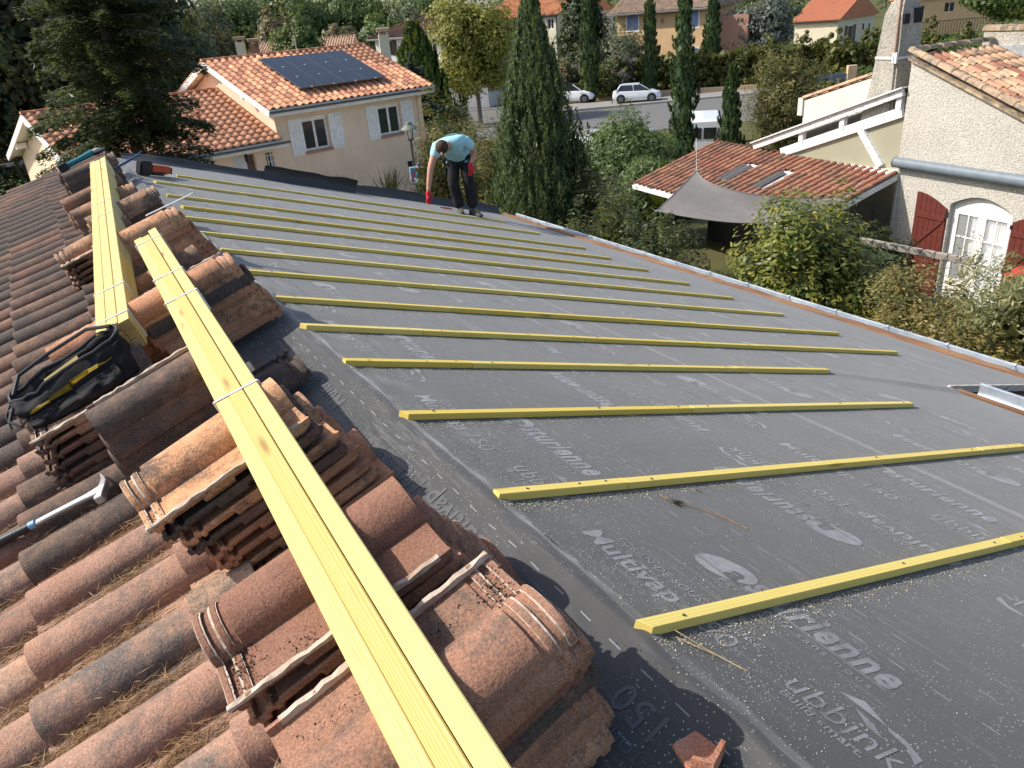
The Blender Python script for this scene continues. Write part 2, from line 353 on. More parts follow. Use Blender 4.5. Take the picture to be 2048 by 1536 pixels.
simple('car_black', (.015, .015, .016), .3, .5); simple('lamp_clear', (.62, .64, .66), .12, .6); simple('lamp_red', (.35, .02, .02), .25, .6); simple('plate', (.78, .78, .76), .4)
t = NT('asphalt'); n = t.noise(220, 4, rough=.8); t.col(t.mix(n, (.10, .098, .094), (.20, .195, .185))).rough(.9, .3).bump(n, .3, .01); MATS['asphalt'] = t.m
t = NT('pavement'); n = t.noise(90, 4, rough=.8); t.col(t.mix(n, (.22, .205, .19), (.32, .30, .27))).rough(.92, .2).bump(n, .2, .01); MATS['pavement'] = t.m
t = NT('bounce_paving'); n = t.noise(60, 4, rough=.8); t.col(t.mix(n, (.42, .38, .33), (.56, .51, .45))).rough(.9, .2).bump(n, .2, .01); MATS['bounce_paving'] = t.m
simple('kerb_stone', (.38, .36, .33), .9, .2, bump=.3)
t = NT('earth'); n = t.noise(.35, 6, rough=.65); g = t.mix(t.ramp(n, [(.4, 0), (.6, 1)]), (.055, .075, .022), (.14, .115, .06)); t.col(t.mix(t.ramp(t.noise(14, 4), [(.3, 0), (.8, 1)]), g, (.09, .095, .035))).rough(.95, .1).bump(t.noise(30, 4), .5, .05); MATS['earth'] = t.m
t = NT('bitumen'); n = t.noise(5, 5, rough=.7); t.col(t.mix(n, (.018, .018, .02), (.05, .05, .052))).rough(t.ramp(n, [(.42, .10), (.58, .55)]), .5).bump(t.noise(25, 4), .25, .01); MATS['bitumen'] = t.m
simple('bag_black', (.013, .013, .015), .75, .25, var=.35, scale=30, bump=.35, bscale=240); simple('bag_web', (.03, .03, .032), .6, .3); simple('bag_yellow', (.26, .17, .01), .6, .3, var=.2, scale=25)
simple('strap_white', (.74, .74, .72), .35); simple('tool_teal', (.02, .17, .20), .45); simple('tool_black', (.016, .016, .018), .5, .4, bump=.2, bscale=120); simple('tool_red', (.52, .075, .03), .42); simple('tool_blue', (.03, .07, .16), .4)
simple('tag_print', (.62, .66, .68), .5); simple('hammer_blue', (.20, .36, .52), .5)
simple('shirt', (.36, .64, .72), .9, .15, var=.06, scale=9, bump=.25, bscale=30); simple('trouser', (.022, .021, .023), .85, .2, var=.3, scale=12, bump=.5, bscale=24)
simple('skin', (.50, .27, .18), .55, .35, var=.08, scale=20); simple('hair', (.06, .036, .022), .75, .3, var=.35, scale=120, bump=.5, bscale=300); simple('glove_red', (.55, .015, .03), .6, var=.1); simple('shoe_grey', (.07, .075, .075), .75, var=.25, scale=30); simple('shoe_lace', (.52, .46, .10), .7); simple('shoe_sole', (.03, .03, .03), .8)
simple('sail', (.23, .21, .19), .9, .15, var=.08, scale=4, bump=.15, bscale=200)
t = NT('polycarbonate'); t.col(t.mix(t.noise(2, 3), (.40, .38, .26), (.50, .48, .35))).rough(.35, .5); t.b.inputs['Transmission Weight'].default_value = .25; MATS['polycarbonate'] = t.m
t = NT('corrugated_clear'); t.col(t.mix(t.noise(9, 4), (.09, .085, .078), (.16, .15, .14))).rough(.4, .5); MATS['corrugated_clear'] = t.m
simple('sign_white', (.78, .78, .78), .4); simple('sign_blue', (.05, .20, .42), .4); simple('sign_red', (.45, .05, .05), .4); simple('sign_cyan', (.12, .42, .48), .4)
simple('blue_panel', (.10, .13, .26), .6); simple('bark', (.12, .085, .06), .95, .1, var=.3, scale=12, bump=.6, bscale=26); simple('bark_grey', (.20, .175, .15), .95, .1, var=.25, scale=12, bump=.5, bscale=26)
simple('straw', (.26, .155, .075), .8, .2, var=.35, scale=25); simple('straw_pale', (.42, .31, .17), .8, .2, var=.3, scale=25); simple('soil', (.03, .024, .018), .95, .1, var=.5, scale=60, bump=.8, bscale=90)
simple('sawdust', (.62, .55, .38), .9, .1, var=.15, scale=80); simple('red_plastic', (.55, .035, .02), .4); simple('grey_block', (.44, .42, .38), .9, .1, var=.2, bump=.4); simple('string_light', (.02, .02, .02), .6)
simple('gate_metal', (.46, .46, .47), .5, .5, .3); simple('door_white', (.70, .70, .69), .5); simple('door_brown', (.14, .085, .06), .6); simple('ac_white', (.66, .66, .65), .5)
leafmat('leaf_fir', (0.020, 0.034, 0.016), (0.062, 0.088, 0.036)); leafmat('leaf_dark', (0.013, 0.023, 0.012), (0.047, 0.070, 0.026)); leafmat('leaf_magnolia', (0.016, 0.026, 0.010), (0.046, 0.065, 0.023), (0.120, 0.090, 0.042), rough=.3)
leafmat('leaf_cypress', (0.042, 0.074, 0.032), (0.125, 0.170, 0.075)); leafmat('leaf_cypress_slim', (0.023, 0.052, 0.019), (0.078, 0.127, 0.044)); leafmat('leaf_lime', (0.111, 0.137, 0.018), (0.260, 0.247, 0.039), (0.360, 0.288, 0.060)); leafmat('leaf_thuja', (0.033, 0.072, 0.016), (0.111, 0.163, 0.034))
leafmat('leaf_bluecon', (0.039, 0.065, 0.058), (0.098, 0.137, 0.111)); leafmat('leaf_bluegrey', (0.065, 0.085, 0.072), (0.169, 0.195, 0.163)); leafmat('leaf_oleander', (0.042, 0.081, 0.026), (0.137, 0.195, 0.058)); leafmat('leaf_bushbrown', (0.078, 0.086, 0.026), (0.195, 0.176, 0.055), (0.240, 0.168, 0.072))
leafmat('leaf_bushdark', (0.021, 0.034, 0.013), (0.072, 0.088, 0.029), (0.156, 0.132, 0.048)); leafmat('leaf_yellowgreen', (0.062, 0.090, 0.016), (0.165, 0.185, 0.032), (0.36, 0.28, 0.05), rough=.42, trans=.18); leafmat('leaf_hedgebrown', (0.111, 0.111, 0.034), (0.247, 0.202, 0.065), (0.384, 0.264, 0.096))
leafmat('leaf_olive', (0.104, 0.124, 0.042), (0.247, 0.247, 0.098), (0.360, 0.312, 0.156)); leafmat('leaf_photinia', (0.065, 0.078, 0.018), (0.156, 0.156, 0.039), (0.288, 0.132, 0.054)); leafmat('leaf_clipped', (0.098, 0.150, 0.026), (0.260, 0.286, 0.065)); leafmat('leaf_pine', (0.058, 0.111, 0.029), (0.137, 0.189, 0.058))
leafmat('leaf_brownwood', (0.098, 0.091, 0.046), (0.195, 0.156, 0.078), (0.240, 0.156, 0.084)); leafmat('leaf_greygreen', (0.072, 0.091, 0.055), (0.156, 0.176, 0.098)); leafmat('leaf_midgreen', (0.036, 0.072, 0.018), (0.111, 0.163, 0.039)); leafmat('leaf_banana', (0.156, 0.247, 0.026), (0.312, 0.390, 0.065), trans=.4)
leafmat('leaf_grass', (0.117, 0.182, 0.026), (0.260, 0.325, 0.065)); leafmat('leaf_hedge', (0.036, 0.052, 0.013), (0.111, 0.124, 0.029), (0.168, 0.144, 0.036)); leafmat('twig_grey', (0.130, 0.111, 0.098), (0.286, 0.247, 0.221), trans=0.0); leafmat('leaf_woods', (0.046, 0.065, 0.026), (0.111, 0.130, 0.052))
# ------------------------------------------------------------------ ground
def terrain(x, y):
    h = gz(x, y); d = max(0, y - 120); return h + min(d * .012, 9)
b = MB(); xs = np.concatenate([np.linspace(-700, -60, 12), np.linspace(-50, 140, 39), np.linspace(160, 900, 14)]); ys = np.concatenate([np.linspace(-400, -40, 6), np.linspace(-30, 130, 33), np.linspace(150, 1200, 18)])
n2 = len(ys); b.v = [(x, y, terrain(x, y)) for x in xs for y in ys]
b.f = [(i * n2 + j, (i + 1) * n2 + j, (i + 1) * n2 + j + 1, i * n2 + j + 1) for i in range(len(xs) - 1) for j in range(n2 - 1)]
struct(b.build('ground', 'earth', smooth='all', fix=False))

# ------------------------------------------------------------------ the house whose roof we stand on
Y0, Y1 = -2.6, 11.62                       # gable ends
UE, UN, YN = 6.02, 4.36, 2.66              # eave, eave of the set-back near part, where it steps
XE, XN = UE * CS, UN * CS; ULE = 3.55
own = thing('house_under_repair', 'low house whose roof is half stripped, half old clay tiles', 'house')
b = MB(); zl = RZ - ULE * SN - .25
b.box(-ULE * CS + .35, -ULE * CS + .6, Y0 + .3, Y1 - .3, -.4, zl + .1); b.box(XE - .55, XE - .3, YN + .2, Y1 - .3, -.5, RZ - UE * SN - .12)
b.box(XN - .6, XN - .35, Y0 + .3, YN + .45, -.4, RZ - UN * SN - .12); b.box(XN - .6, XE - .3, YN + .2, YN + .45, -.4, RZ - UE * SN - .14)
g = [(-ULE * CS + .6, Y1 - .55, -.5), (XE - .55, Y1 - .55, -.5), (XE - .55, Y1 - .55, RZ - UE * SN - .1), (0, Y1 - .55, RZ - .26), (-ULE * CS + .6, Y1 - .55, RZ - ULE * SN - .1)]
b.prism(g, (0, .25, 0)); g2 = [(p[0] if p[0] < XN else XN - .35, Y0 + .3, p[2]) for p in g]; g2[2] = (XN - .35, Y0 + .3, RZ - UN * SN - .2); b.prism(g2, (0, .25, 0))
b.build('wall', 'render_cream', own)
b = MB()
q = lambda f, u, y, h: tuple(f(u, y, h))
b.hexa([q(onR, .0, YN, -.12), q(onR, UE, YN, -.12), q(onR, UE, Y1 - .02, -.12), q(onR, .0, Y1 - .02, -.12), q(onR, .0, YN, -.05), q(onR, UE, YN, -.05), q(onR, UE, Y1 - .02, -.05), q(onR, .0, Y1 - .02, -.05)])
b.hexa([q(onR, .0, Y0, -.12), q(onR, UN, Y0, -.12), q(onR, UN, YN, -.12), q(onR, .0, YN, -.12), q(onR, .0, Y0, -.05), q(onR, UN, Y0, -.05), q(onR, UN, YN, -.05), q(onR, .0, YN, -.05)])
b.hexa([q(onL, ULE, Y0, -.14), q(onL, .02, Y0, -.14), q(onL, .02, Y1 + .3, -.14), q(onL, ULE, Y1 + .3, -.14), q(onL, ULE, Y0, -.07), q(onL, .02, Y0, -.07), q(onL, .02, Y1 + .3, -.07), q(onL, ULE, Y1 + .3, -.07)])
b.parts('roof_deck', 'fascia_wood', own)
b = MB(); a0, a1 = onR(UE + .045, YN, 0), onR(UE + .045, Y1 - .05, 0)
N = 60
rings = []
for i in range(N + 1):          # worn edge board: top edge chipped
    y = YN + (Y1 - .05 - YN) * i / N; j = .012 * mnoise.noise((y * 2.1, 0, 3)) + .010 * mnoise.noise((y * 9, 1, 3))
    p = onR(UE + .01, y, 0); rings.append([(p.x, y, p.z - .20), (p.x + .075, y, p.z - .20), (p.x + .075 + j, y, p.z + .022 + j), (p.x + .01, y, p.z + .030 + j * 1.5)])
b.loft(rings).build('fascia_board', 'fascia_wood', own)
b = MB(); p = onR(UN + .01, 0, 0); b.box(p.x + .004, p.x + .04, Y0, YN - .05, p.z - .2, p.z + .01); p2 = onR(UE, 0, 0)
b.build('fascia_board', 'fascia_wood', own)
b = MB(); b.bar((XN + .02, YN + .012, RZ - UN * SN - .01), (XE + .06, YN + .012, RZ - UE * SN - .01), .022, .05); b.build('edge_board', 'grey_timber', own)

# flat bitumen roof in the step of the eave
fr = MB(); fr.box(XN + .12, XE + 3.2, Y0, YN - .02, 2.9, 3.02); o = fr.build('flat_roof', 'bitumen'); tag(o, 'black wet looking flat bitumen roof in the corner by the lower gutter', 'flat roof')
b = MB(); b.box(XN + .3, XE + 3.0, Y0 + .2, YN - .25, -.4, 2.898); b.build('wall', 'render_cream', o)

# ------------------------------------------------------------------ laid old tiles on the left slope
TW, TC = .268, .466
def prof(w_pan, rz, dz=0.0, n=10, y_end=.158):
    pts = [(-.150, .026 + dz), (-.141, .026 + dz), (-.137, .011 + dz), (-.06, .008 + dz), (-.012, .011 + dz)]
    for i in range(n + 1):
        a = math.pi * (1 - i / n); pts.append((.076 + .082 * math.cos(a), .010 + dz + rz * math.sin(a) ** .85))
    return pts
def tile_mesh(name, L, stack=False, n=10):
    b = MB(); rings = []
    st = [(0, 0), (L * .5, 0), (L, .006)]
    if stack: st = [(0, .006), (.012, .006), (.016, -.006), (.036, -.006), (.040, .006), (.052, .006), (.056, -.003), (.066, -.003), (.070, .004), (.16, .004), (.165, .004), (.26, .004), (.265, .004), (.36, .004), (.365, .004), (L - .03, .005), (L, .006)]
    for i, (x, dz) in enumerate(st):
        rz = .068 + .010 * x / L if not (stack and x < .068) else .060
        top = prof(.15, rz, dz, n); th = .012
        if stack and x > .1: th = .012 + (.016 if i % 4 in (2, 3) else 0)
        bot = [(y * (.985 if y > 0 else 1), z - (th if y < .0 else .012)) for y, z in reversed(top)]
        rings.append([(x, y, z) for y, z in top + bot])
    b.loft(rings); me = b.mesh(name); bm = bmesh.new(); bm.from_mesh(me); bmesh.ops.recalc_face_normals(bm, faces=bm.faces); bm.to_mesh(me); bm.free()
    me.polygons.foreach_set('use_smooth', [True] * len(me.polygons)); me.set_sharp_from_angle(angle=R(38)); return me
RLm = Matrix(((-CS, 0, -SN), (0, -1, 0), (-SN, 0, CS))).to_4x4()     # local x down the left slope, local y toward -Y, local z off the plane
TM = tile_mesh('roof_tile', .53, n=9); TM.materials.append(MATS['clay_old']); TMS = tile_mesh('roof_tile_cut', .19, n=9); TMS.materials.append(MATS['clay_old'])
tiltm = Matrix.Rotation(R(-2.1), 4, 'Y')
first = True
for k in range(6):
    nose = .845 + .466 * k
    for c in range(-9, 49):
        y = 1.893 + .158 + c * TW
        if y > Y1 + .35 or y < Y0 + .1: continue
        if k >= 5 and (c < -2 or c > 40): continue
        if k == 4 and (c < -6): continue
        L = .19 if k == 0 else .53; o = bpy.data.objects.new('roof_tile', TMS if k == 0 else TM); COL.objects.link(o); o.parent = own
        j = random.Random(k * 100 + c); M = Matrix.Translation(onL(nose - L + j.uniform(-.008, .008), y + j.uniform(-.005, .005), .012 + j.uniform(-.003, .004))) @ RLm @ Matrix.Rotation(R(j.uniform(-.8, .8)), 4, 'Z') @ tiltm
        M = M @ Matrix.Translation((0, 0, .020 if L > .3 else .026))
        o.matrix_basis = M
        dk = (y - 1.6) / 2.6 - (0 if k else -.2)
        o.material_slots[0].link = 'OBJECT'; o.material_slots[0].material = MATS['clay_dark' if j.random() < dk else 'clay_old']

# pine needles and litter caught in the channels
def needles(name, mat, spots, per, length, label, cat):
    Q = []
    for (u, y, su, sy, m) in spots:
        k = int(per * m); U = RNG.normal(u, su, k); Yv = RNG.normal(y, sy, k); Hh = .064 + np.abs(RNG.normal(0, .014, k))
        C = np.stack([-U * CS - Hh * SN, Yv, RZ - U * SN + Hh * CS], 1)
        a = RNG.normal(0, .55, k); al = np.where(RNG.random(k) < .75, 1, 0)
        ax = np.cos(a) * al + np.cos(a * 3) * (1 - al); ay = np.sin(a) * al + np.sin(a * 3) * (1 - al)
        A = unit(np.stack([-ax * CS, ay, -ax * SN + RNG.normal(.05, .16, k)], 1)); Ln = RNG.uniform(.5, 1.2, k) * length
        Q.append(leafquads(C, A, Ln, RNG.uniform(.0012, .0024, k), .1))
    o = link(name, quadmesh(name, np.concatenate(Q)), mat); stuff(o); o['label'] = label; return o
sp = []; rr_ = random.Random(5)
for c in range(-4, 8):
    yc = 1.893 + c * TW - .055
    for k in range(4): sp.append((rr_.uniform(.9, 1.5), yc, .10, .018, rr_.choice((.1, .25, .6, 1.0)) * (1.0 if c < 4 else .35)))
sp += [(.62, 1.78, .07, .02, 1.2), (1.02, 1.80, .10, .02, 2.0), (1.2, 1.84, .08, .02, 1.2), (.98, 1.56, .08, .02, 1.5), (1.30, 2.08, .10, .02, 1.3), (1.05, 2.36, .1, .02, 1.0), (.95, 2.64, .08, .02, .7), (.80, 2.02, .05, .03, .8), (.90, 1.30, .1, .02, 1.4), (1.35, 1.5, .1, .02, 1.4)]
needles('pine_needles', 'straw', sp, 250, .075, 'brown pine needles caught in the channels of the old tiles', 'needles')
needles('dry_straw', 'straw_pale', [(s[0] + .03, s[1], s[2], s[3], s[4]) for s in sp[::2]], 70, .06, 'pale dry straw lying among the old tiles', 'straw')

# ------------------------------------------------------------------ roofing membrane
def bulge(y):
    return .010 + .008 * mnoise.noise((y * 1.6, 3.1, 0)) + .024 * max(0, mnoise.noise((y * 4.3, 9.7, 0))) + .010 * (y > 4)
LAPS = (2.15, 5.05)
def mh(u, y):
    """height of the membrane off the roof plane"""
    e = .012 * mnoise.noise((y * 2.3, .5, 7)); uu = u - e
    if uu < 0: h = bulge(y) * math.exp(uu / .10) 
    else: h = bulge(y) * max(0, 1 - uu / .042) ** .6
    w = .0012 * mnoise.noise((u * 1.3, y * 2.2, 1.0))
    if u < .5: w += (.006 * mnoise.noise((u * 7 + y * 2, y * 5, 2)) + .002 * mnoise.noise((u * 17 - y * 6, y * 13, 4)) + .012 * max(0, .45 - abs(mnoise.noise((u * 4 - y * 3.1, y * 1.7 + u * 3, 6))) * 2.2)) * max(0, 1 - abs(u) / .30)
    if u > 5.1: w += .006 * mnoise.noise((u * 3, y * 1.3, 5)) * min(1, (u - 5.1) * 2)
    d = abs((u - 3.35) * .37 + (y - 3.0) * .93) ; s_ = (u - 3.35)
    if -.3 < s_ < 1.4: w += .022 * math.exp(-(d / .05) ** 2) * min(1, s_ + .3)
    if y > 7.5: w += .010 * max(0, mnoise.noise((u * .9 + y * .8, y * 2.1 - u * .4, 8))) * min(1, (y - 7.5) / 2)
    w += .0016 * mnoise.noise((u * .9, y * 4.2, 12)) + .0012 * mnoise.noise((u * 4.4 + y, y * 1.1, 15))
    lap = .0005 * sum(1 for q_ in LAPS if u < q_)
    return h + w + .004 + lap
mem = thing('roof_membrane', 'dark grey printed underlay sheet covering the stripped roof slope', 'underlay')
us = np.concatenate([np.linspace(-.95, -.10, 40), np.linspace(-.08, .10, 25), np.linspace(.12, .5, 16), np.linspace(.56, UE, 78), np.array([q_ + e_ for q_ in LAPS for e_ in (-.001, .001)])]); us = np.unique(us); ysm = np.linspace(Y0 - .02, Y1, 430)
b = MB(); ny = len(ysm)
for u in us:
    for y in ysm:
        p = onR(u, y, mh(u, y)) if u >= 0 else onL(-u, y, mh(u, y)); b.v.append(tuple(p))
for i in range(len(us) - 1):
    for j in range(ny - 1):
        if us[i + 1] > UN and ysm[j] < YN: continue
        b.f.append((i * ny + j, (i + 1) * ny + j, (i + 1) * ny + j + 1, i * ny + j + 1))
b.build('sheet', 'membrane', mem, smooth='all', fix=False)
# loose flap standing up along the far verge
def flap(y_, u0, u1, hh, lean, name, ph):
    b = MB(); n = 70
    def f(i, j):
        u = u0 + (u1 - u0) * i; t = j
        h = hh * (1 + .22 * mnoise.noise((u * 1.1, ph, 0)) + .08 * mnoise.noise((u * 4, ph, 2))) * (.55 + .45 * min(1, u * 1.2))
        yy = y_ + lean * t * t * (1 + .8 * mnoise.noise((u * 1.7, ph + 5, 0))) + .025 * math.sin(t * 3) + .02 * mnoise.noise((u * 3, t * 2, ph))
        return onR(u, yy - .06 * (1 - t) ** 2, .004 + h * t)
    b.grid(f, n, 6).build(name, 'membrane_under', mem, smooth='all', fix=False)
flap(Y1 - .02, .12, 2.05, .11, .06, 'verge_flap', 0); flap(Y1 - .05, 1.95, 3.35, .20, -.05, 'verge_flap', 4); flap(Y1 - .01, 3.30, 6.0, .13, .05, 'verge_flap', 8)
# lettering, printed on the sheet
def text_mesh(s, size, shear=0.0, fat=0.0, space=1.0):
    c = bpy.data.curves.new('lettering', 'FONT'); c.body = s; c.size = size; c.shear = shear; c.offset = fat; c.space_character = space; c.resolution_u = 2
    o = bpy.data.objects.new('lettering', c); COL.objects.link(o); bpy.context.view_layer.update()
    me = bpy.data.meshes.new_from_object(o.evaluated_get(bpy.context.evaluated_depsgraph_get())); bpy.data.objects.remove(o)
    V = [tuple(v.co) for v in me.vertices]; F = [tuple(p.vertices) for p in me.polygons]; return V, F
def put(mb, vf, dx, dy, sx=1.0, sy=1.0):
    w = max(v[0] for v in vf[0]); mb.add([(v[0] * sx + dx, v[1] * sy + dy, 0) for v in vf[0]], vf[1]); return w * sx
T_as = text_mesh('sturienne', .105, .12, .0034, 1.10); T_a = text_mesh('a', .095, .15, .0026); T_pas = text_mesh('Pas de toit sans nous', .034, .0, .0002, 1.32)
T_ub = text_mesh('ubbink', .088, 0, 0, 1.05); T_bs = text_mesh('Build smart.', .034, 0, .0004); T_mv = text_mesh('Multivap', .082, .0, .002, 1.03); T_150 = text_mesh('150', .082, .0, 0.0); T_ec = text_mesh('ECRAN DE SOUS-TOITURE', .040, 0, .0001, 1.06)
def fitx(vf, w): s = w / max(v[0] for v in vf[0]); return s
blk = MB(); bkB = MB(); bkC = MB(); dk = MB()      # block in local x (reading direction), y (up); origin at the ellipse tip, underline at y=0
el = [(.088 + .088 * math.cos(t), .036 + .058 * math.sin(t) + .02 * math.cos(t), 0) for t in np.linspace(0, 2 * math.pi, 28, endpoint=False)]
up = [p for p in el]; blk.add(el, [tuple(range(28))])
put(dk, T_a, .100, .006, 1.1, 1.15); dl = MB(); dl.add([(-.002, .0065, 0), (.17, .0005, 0), (.17, .0035, 0), (-.002, .0095, 0)], [(0, 1, 2, 3)])
put(blk, T_as, .172, .012, fitx(T_as, .43), 1.35)
blk.add([(.17, 0, 0), (.60, 0, 0), (.60, .004, 0), (.17, .004, 0)], [(0, 1, 2, 3)])
put(blk, T_pas, .12, -.034, fitx(T_pas, .46))
# panel maker's mark and name
ox, oy = .56, -.17
bkB.add([(ox, oy + .055, 0), (ox + .045, oy + .085, 0), (ox + .125, oy + .045, 0), (ox + .165, oy + .040, 0), (ox + .205, oy + .005, 0), (ox + .205, oy + .035, 0), (ox + .155, oy + .058, 0), (ox + .115, oy + .057, 0)], [(0, 2, 1), (2, 7, 1)] if False else [(0, 7, 1), (7, 2, 6), (2, 3, 6), (6, 3, 4), (6, 4, 5)])
bkB.add([(ox + .05, oy + .04, 0), (ox + .10, oy + .032, 0), (ox + .135, oy + .010, 0), (ox + .095, oy + .012, 0)], [(3, 2, 1, 0)])
put(bkB, T_ub, ox - .07, oy - .060, fitx(T_ub, .27), 1.2); put(bkB, T_bs, ox - .05, oy - .092, fitx(T_bs, .20))
w = put(bkC, T_mv, -.19, -.265, fitx(T_mv, .37), 1.15); put(bkC, T_150, .21, -.265, fitx(T_150, .15), 1.15); put(bkC, T_ec, -.13, -.182, fitx(T_ec, .52))
def lay(me_src, name, mat, u, y, rev):
    """drape a print block on the sheet: reading toward the viewer (rev False: -Y) or away"""
    V = []
    for (x, yy, z) in me_src.v:
        uu, Y = (u + yy, y - x) if not rev else (u - yy, y + x)
        V.append(tuple(onR(uu, Y, mh(uu, Y) + (.0010 if mat != 'membrane_print_dark' else .0016))))
    m = MB(); m.v = V; m.f = list(me_src.f); return m.build(name, mat, mem, fix=False)
lanesN = [(.425, 1.284), (1.885, 1.768), (3.33, 1.45), (4.80, 1.62)]; lanesU = [(1.10, 1.186), (2.60, 1.372), (4.05, 1.10), (5.45, 1.30)]
for u, y0 in lanesN:
    for k in range(-1, 10):
        y = y0 + 1.117 * k
        if y > Y1 - .3 or y < -.3 or (u > 3.6 and y < YN + 1.1): continue
        lay(blk, 'printed_name', 'membrane_print', u, y, False); lay(bkB, 'printed_maker_mark', 'membrane_print', u, y, False); lay(bkC, 'printed_product_line', 'membrane_print', u, y, False); lay(dk, 'printed_letter', 'membrane_print_dark', u, y, False); lay(dl, 'printed_line', 'membrane_print_dark', u, y, False)
for u, y0 in lanesU:
    for k in range(-1, 10):
        y = y0 + 1.117 * k
        if y > Y1 - .85 or y < .0 or (u > 3.6 and y < YN + .6): continue
        if u > 5.3: continue
        lay(blk, 'printed_name', 'membrane_print', u, y, True); lay(bkB, 'printed_maker_mark', 'membrane_print', u, y, True); lay(bkC, 'printed_product_line', 'membrane_print', u, y, True); lay(dk, 'printed_letter', 'membrane_print_dark', u, y, True); lay(dl, 'printed_line', 'membrane_print_dark', u, y, True)
# prints on the lap over the ridge
def layL(me_src, mat, u, y, rev=False):
    V = []
    for (x, yy, z) in me_src.v:
        uu, Y = (u - yy, y - x) if not rev else (u + yy, y + x); V.append(tuple(onL(uu, Y, mh(-uu, Y) + (.0016 if mat != 'membrane_print_dark' else .0026))))
    m = MB(); m.v = V; m.f = [tuple(reversed(f)) for f in me_src.f]; return m.build('printed_lettering', mat, mem, fix=False)
for y in (.60, 1.72, 2.86):
    layL(blk, 'lap_print', .36, y, True); layL(bkB, 'lap_print', .36, y, True); layL(bkC, 'lap_print', .36, y, True); layL(dk, 'membrane_print_dark', .36, y, True)

# sawdust along the battens
BY = [1.03, 1.70, 2.345, 2.96, 3.50, 4.055, 4.72, 5.37, 6.01, 6.70, 7.34, 8.06, 9.12, 10.12]
Q = []
def flakes(U, Yv, s):
    n = len(U); H_ = np.array([mh(a, c) for a, c in zip(U, Yv)]) + .002; C = np.stack([U * CS + H_ * SN, Yv, RZ - U * SN + H_ * CS], 1)
    an = RNG.uniform(0, 6.28, n); A = unit(np.stack([np.cos(an) * CS, np.sin(an), -np.cos(an) * SN + RNG.normal(0, .2, n)], 1))
    return leafquads(C, A, s, s * .7, .2, Nrm=np.tile([[SN, 0, CS]], (n, 1)))
for i, y in enumerate(BY[:8]):
    n = int(1500 / (1 + i * .5)); U = np.abs(RNG.normal(.02, 1.0, n)) % 3.2; Yv = y - .03 - np.abs(RNG.normal(0, .035, n)); Q.append(flakes(U, Yv, RNG.uniform(.002, .0055, n)))
n = 4200; Q.append(flakes(RNG.uniform(.03, 2.6, n) ** 1.0, RNG.uniform(.55, 4.5, n), RNG.uniform(.0015, .0042, n)))
n = 1800; Q.append(flakes(np.abs(RNG.normal(.12, .12, n)) + .02, RNG.uniform(.6, 2.6, n), RNG.uniform(.0015, .004, n)))
o = stuff(link('sawdust', quadmesh('sawdust', np.concatenate(Q)), 'sawdust')); o['label'] = 'pale sawdust scattered over the dark underlay beside the battens'

# ------------------------------------------------------------------ battens nailed down the slope
ord_ = ['nearest the camera', 'second from the camera', 'third from the camera', 'fourth from the camera', 'fifth from the camera', 'sixth from the camera', 'seventh from the camera', 'eighth from the camera', 'ninth from the camera', 'tenth from the camera', 'eleventh from the camera', 'twelfth from the camera', 'thirteenth, second from the far verge', 'last one before the far verge']
B0 = [.0, -.005, .0, -.01, -.005, .005, .02, .01, 0, .03, .12, .10, .16, .53]; B1 = [3.33, 3.32, 3.32, 3.37, 5.06, 5.05, 5.09, 5.10, 5.08, 5.09, 5.06, 5.2, 5.17, 5.23]
BW, BH = .037, .026
MRm = Matrix(((CS, 0, SN), (0, 1, 0), (-SN, 0, CS))).to_4x4()
for i, y in enumerate(BY):
    t_ = thing('batten', 'yellow wooden roof batten nailed down the slope, ' + ord_[i], 'batten', group='battens nailed on the underlay'); rg = random.Random(i)
    u = B0[i] + .012; cuts = [u]; c = u + rg.uniform(.35, 1.5) if i not in (0,) else 1.7
    while c < B1[i] - .4: cuts.append(c); c += rg.uniform(.9, 2.6)
    cuts.append(B1[i])
    dy = rg.uniform(-.012, .012)
    for k in range(len(cuts) - 1):
        L = cuts[k + 1] - cuts[k] - .0025; b = MB(); j = rg.uniform(-.0015, .0015); cut = .022 if k == 0 and i % 2 == 0 else 0
        b.hexa([(0, -BW / 2, 0), (L, -BW / 2, 0), (L, BW / 2, 0), (-cut, BW / 2, 0), (0, -BW / 2, BH + j), (L, -BW / 2, BH + j), (L, BW / 2, BH + j), (-cut, BW / 2, BH + j)])
        o = b.build('board', 'batten_wood', t_, bevel=.0012); yy = y + dy * (cuts[k] / 5); o.matrix_basis = Matrix.Translation(onR(cuts[k], yy, .0062 + .0005 * sum(1 for q_ in LAPS if cuts[k] < q_))) @ MRm @ Matrix.Rotation(dy / 5, 4, 'Z')
        for xn in ([.11, .62 * L, L - .08] if i < 6 else [.15]):
            if xn < L - .02:
                m = MB(); m.lathe([(.0001, .0012), (.0045, .0012), (.0045, -.004)], c=(xn, rg.uniform(-.008, .008), BH + .0008), n=8); m.build('nail_head', 'steel_dark', o, fix=False)

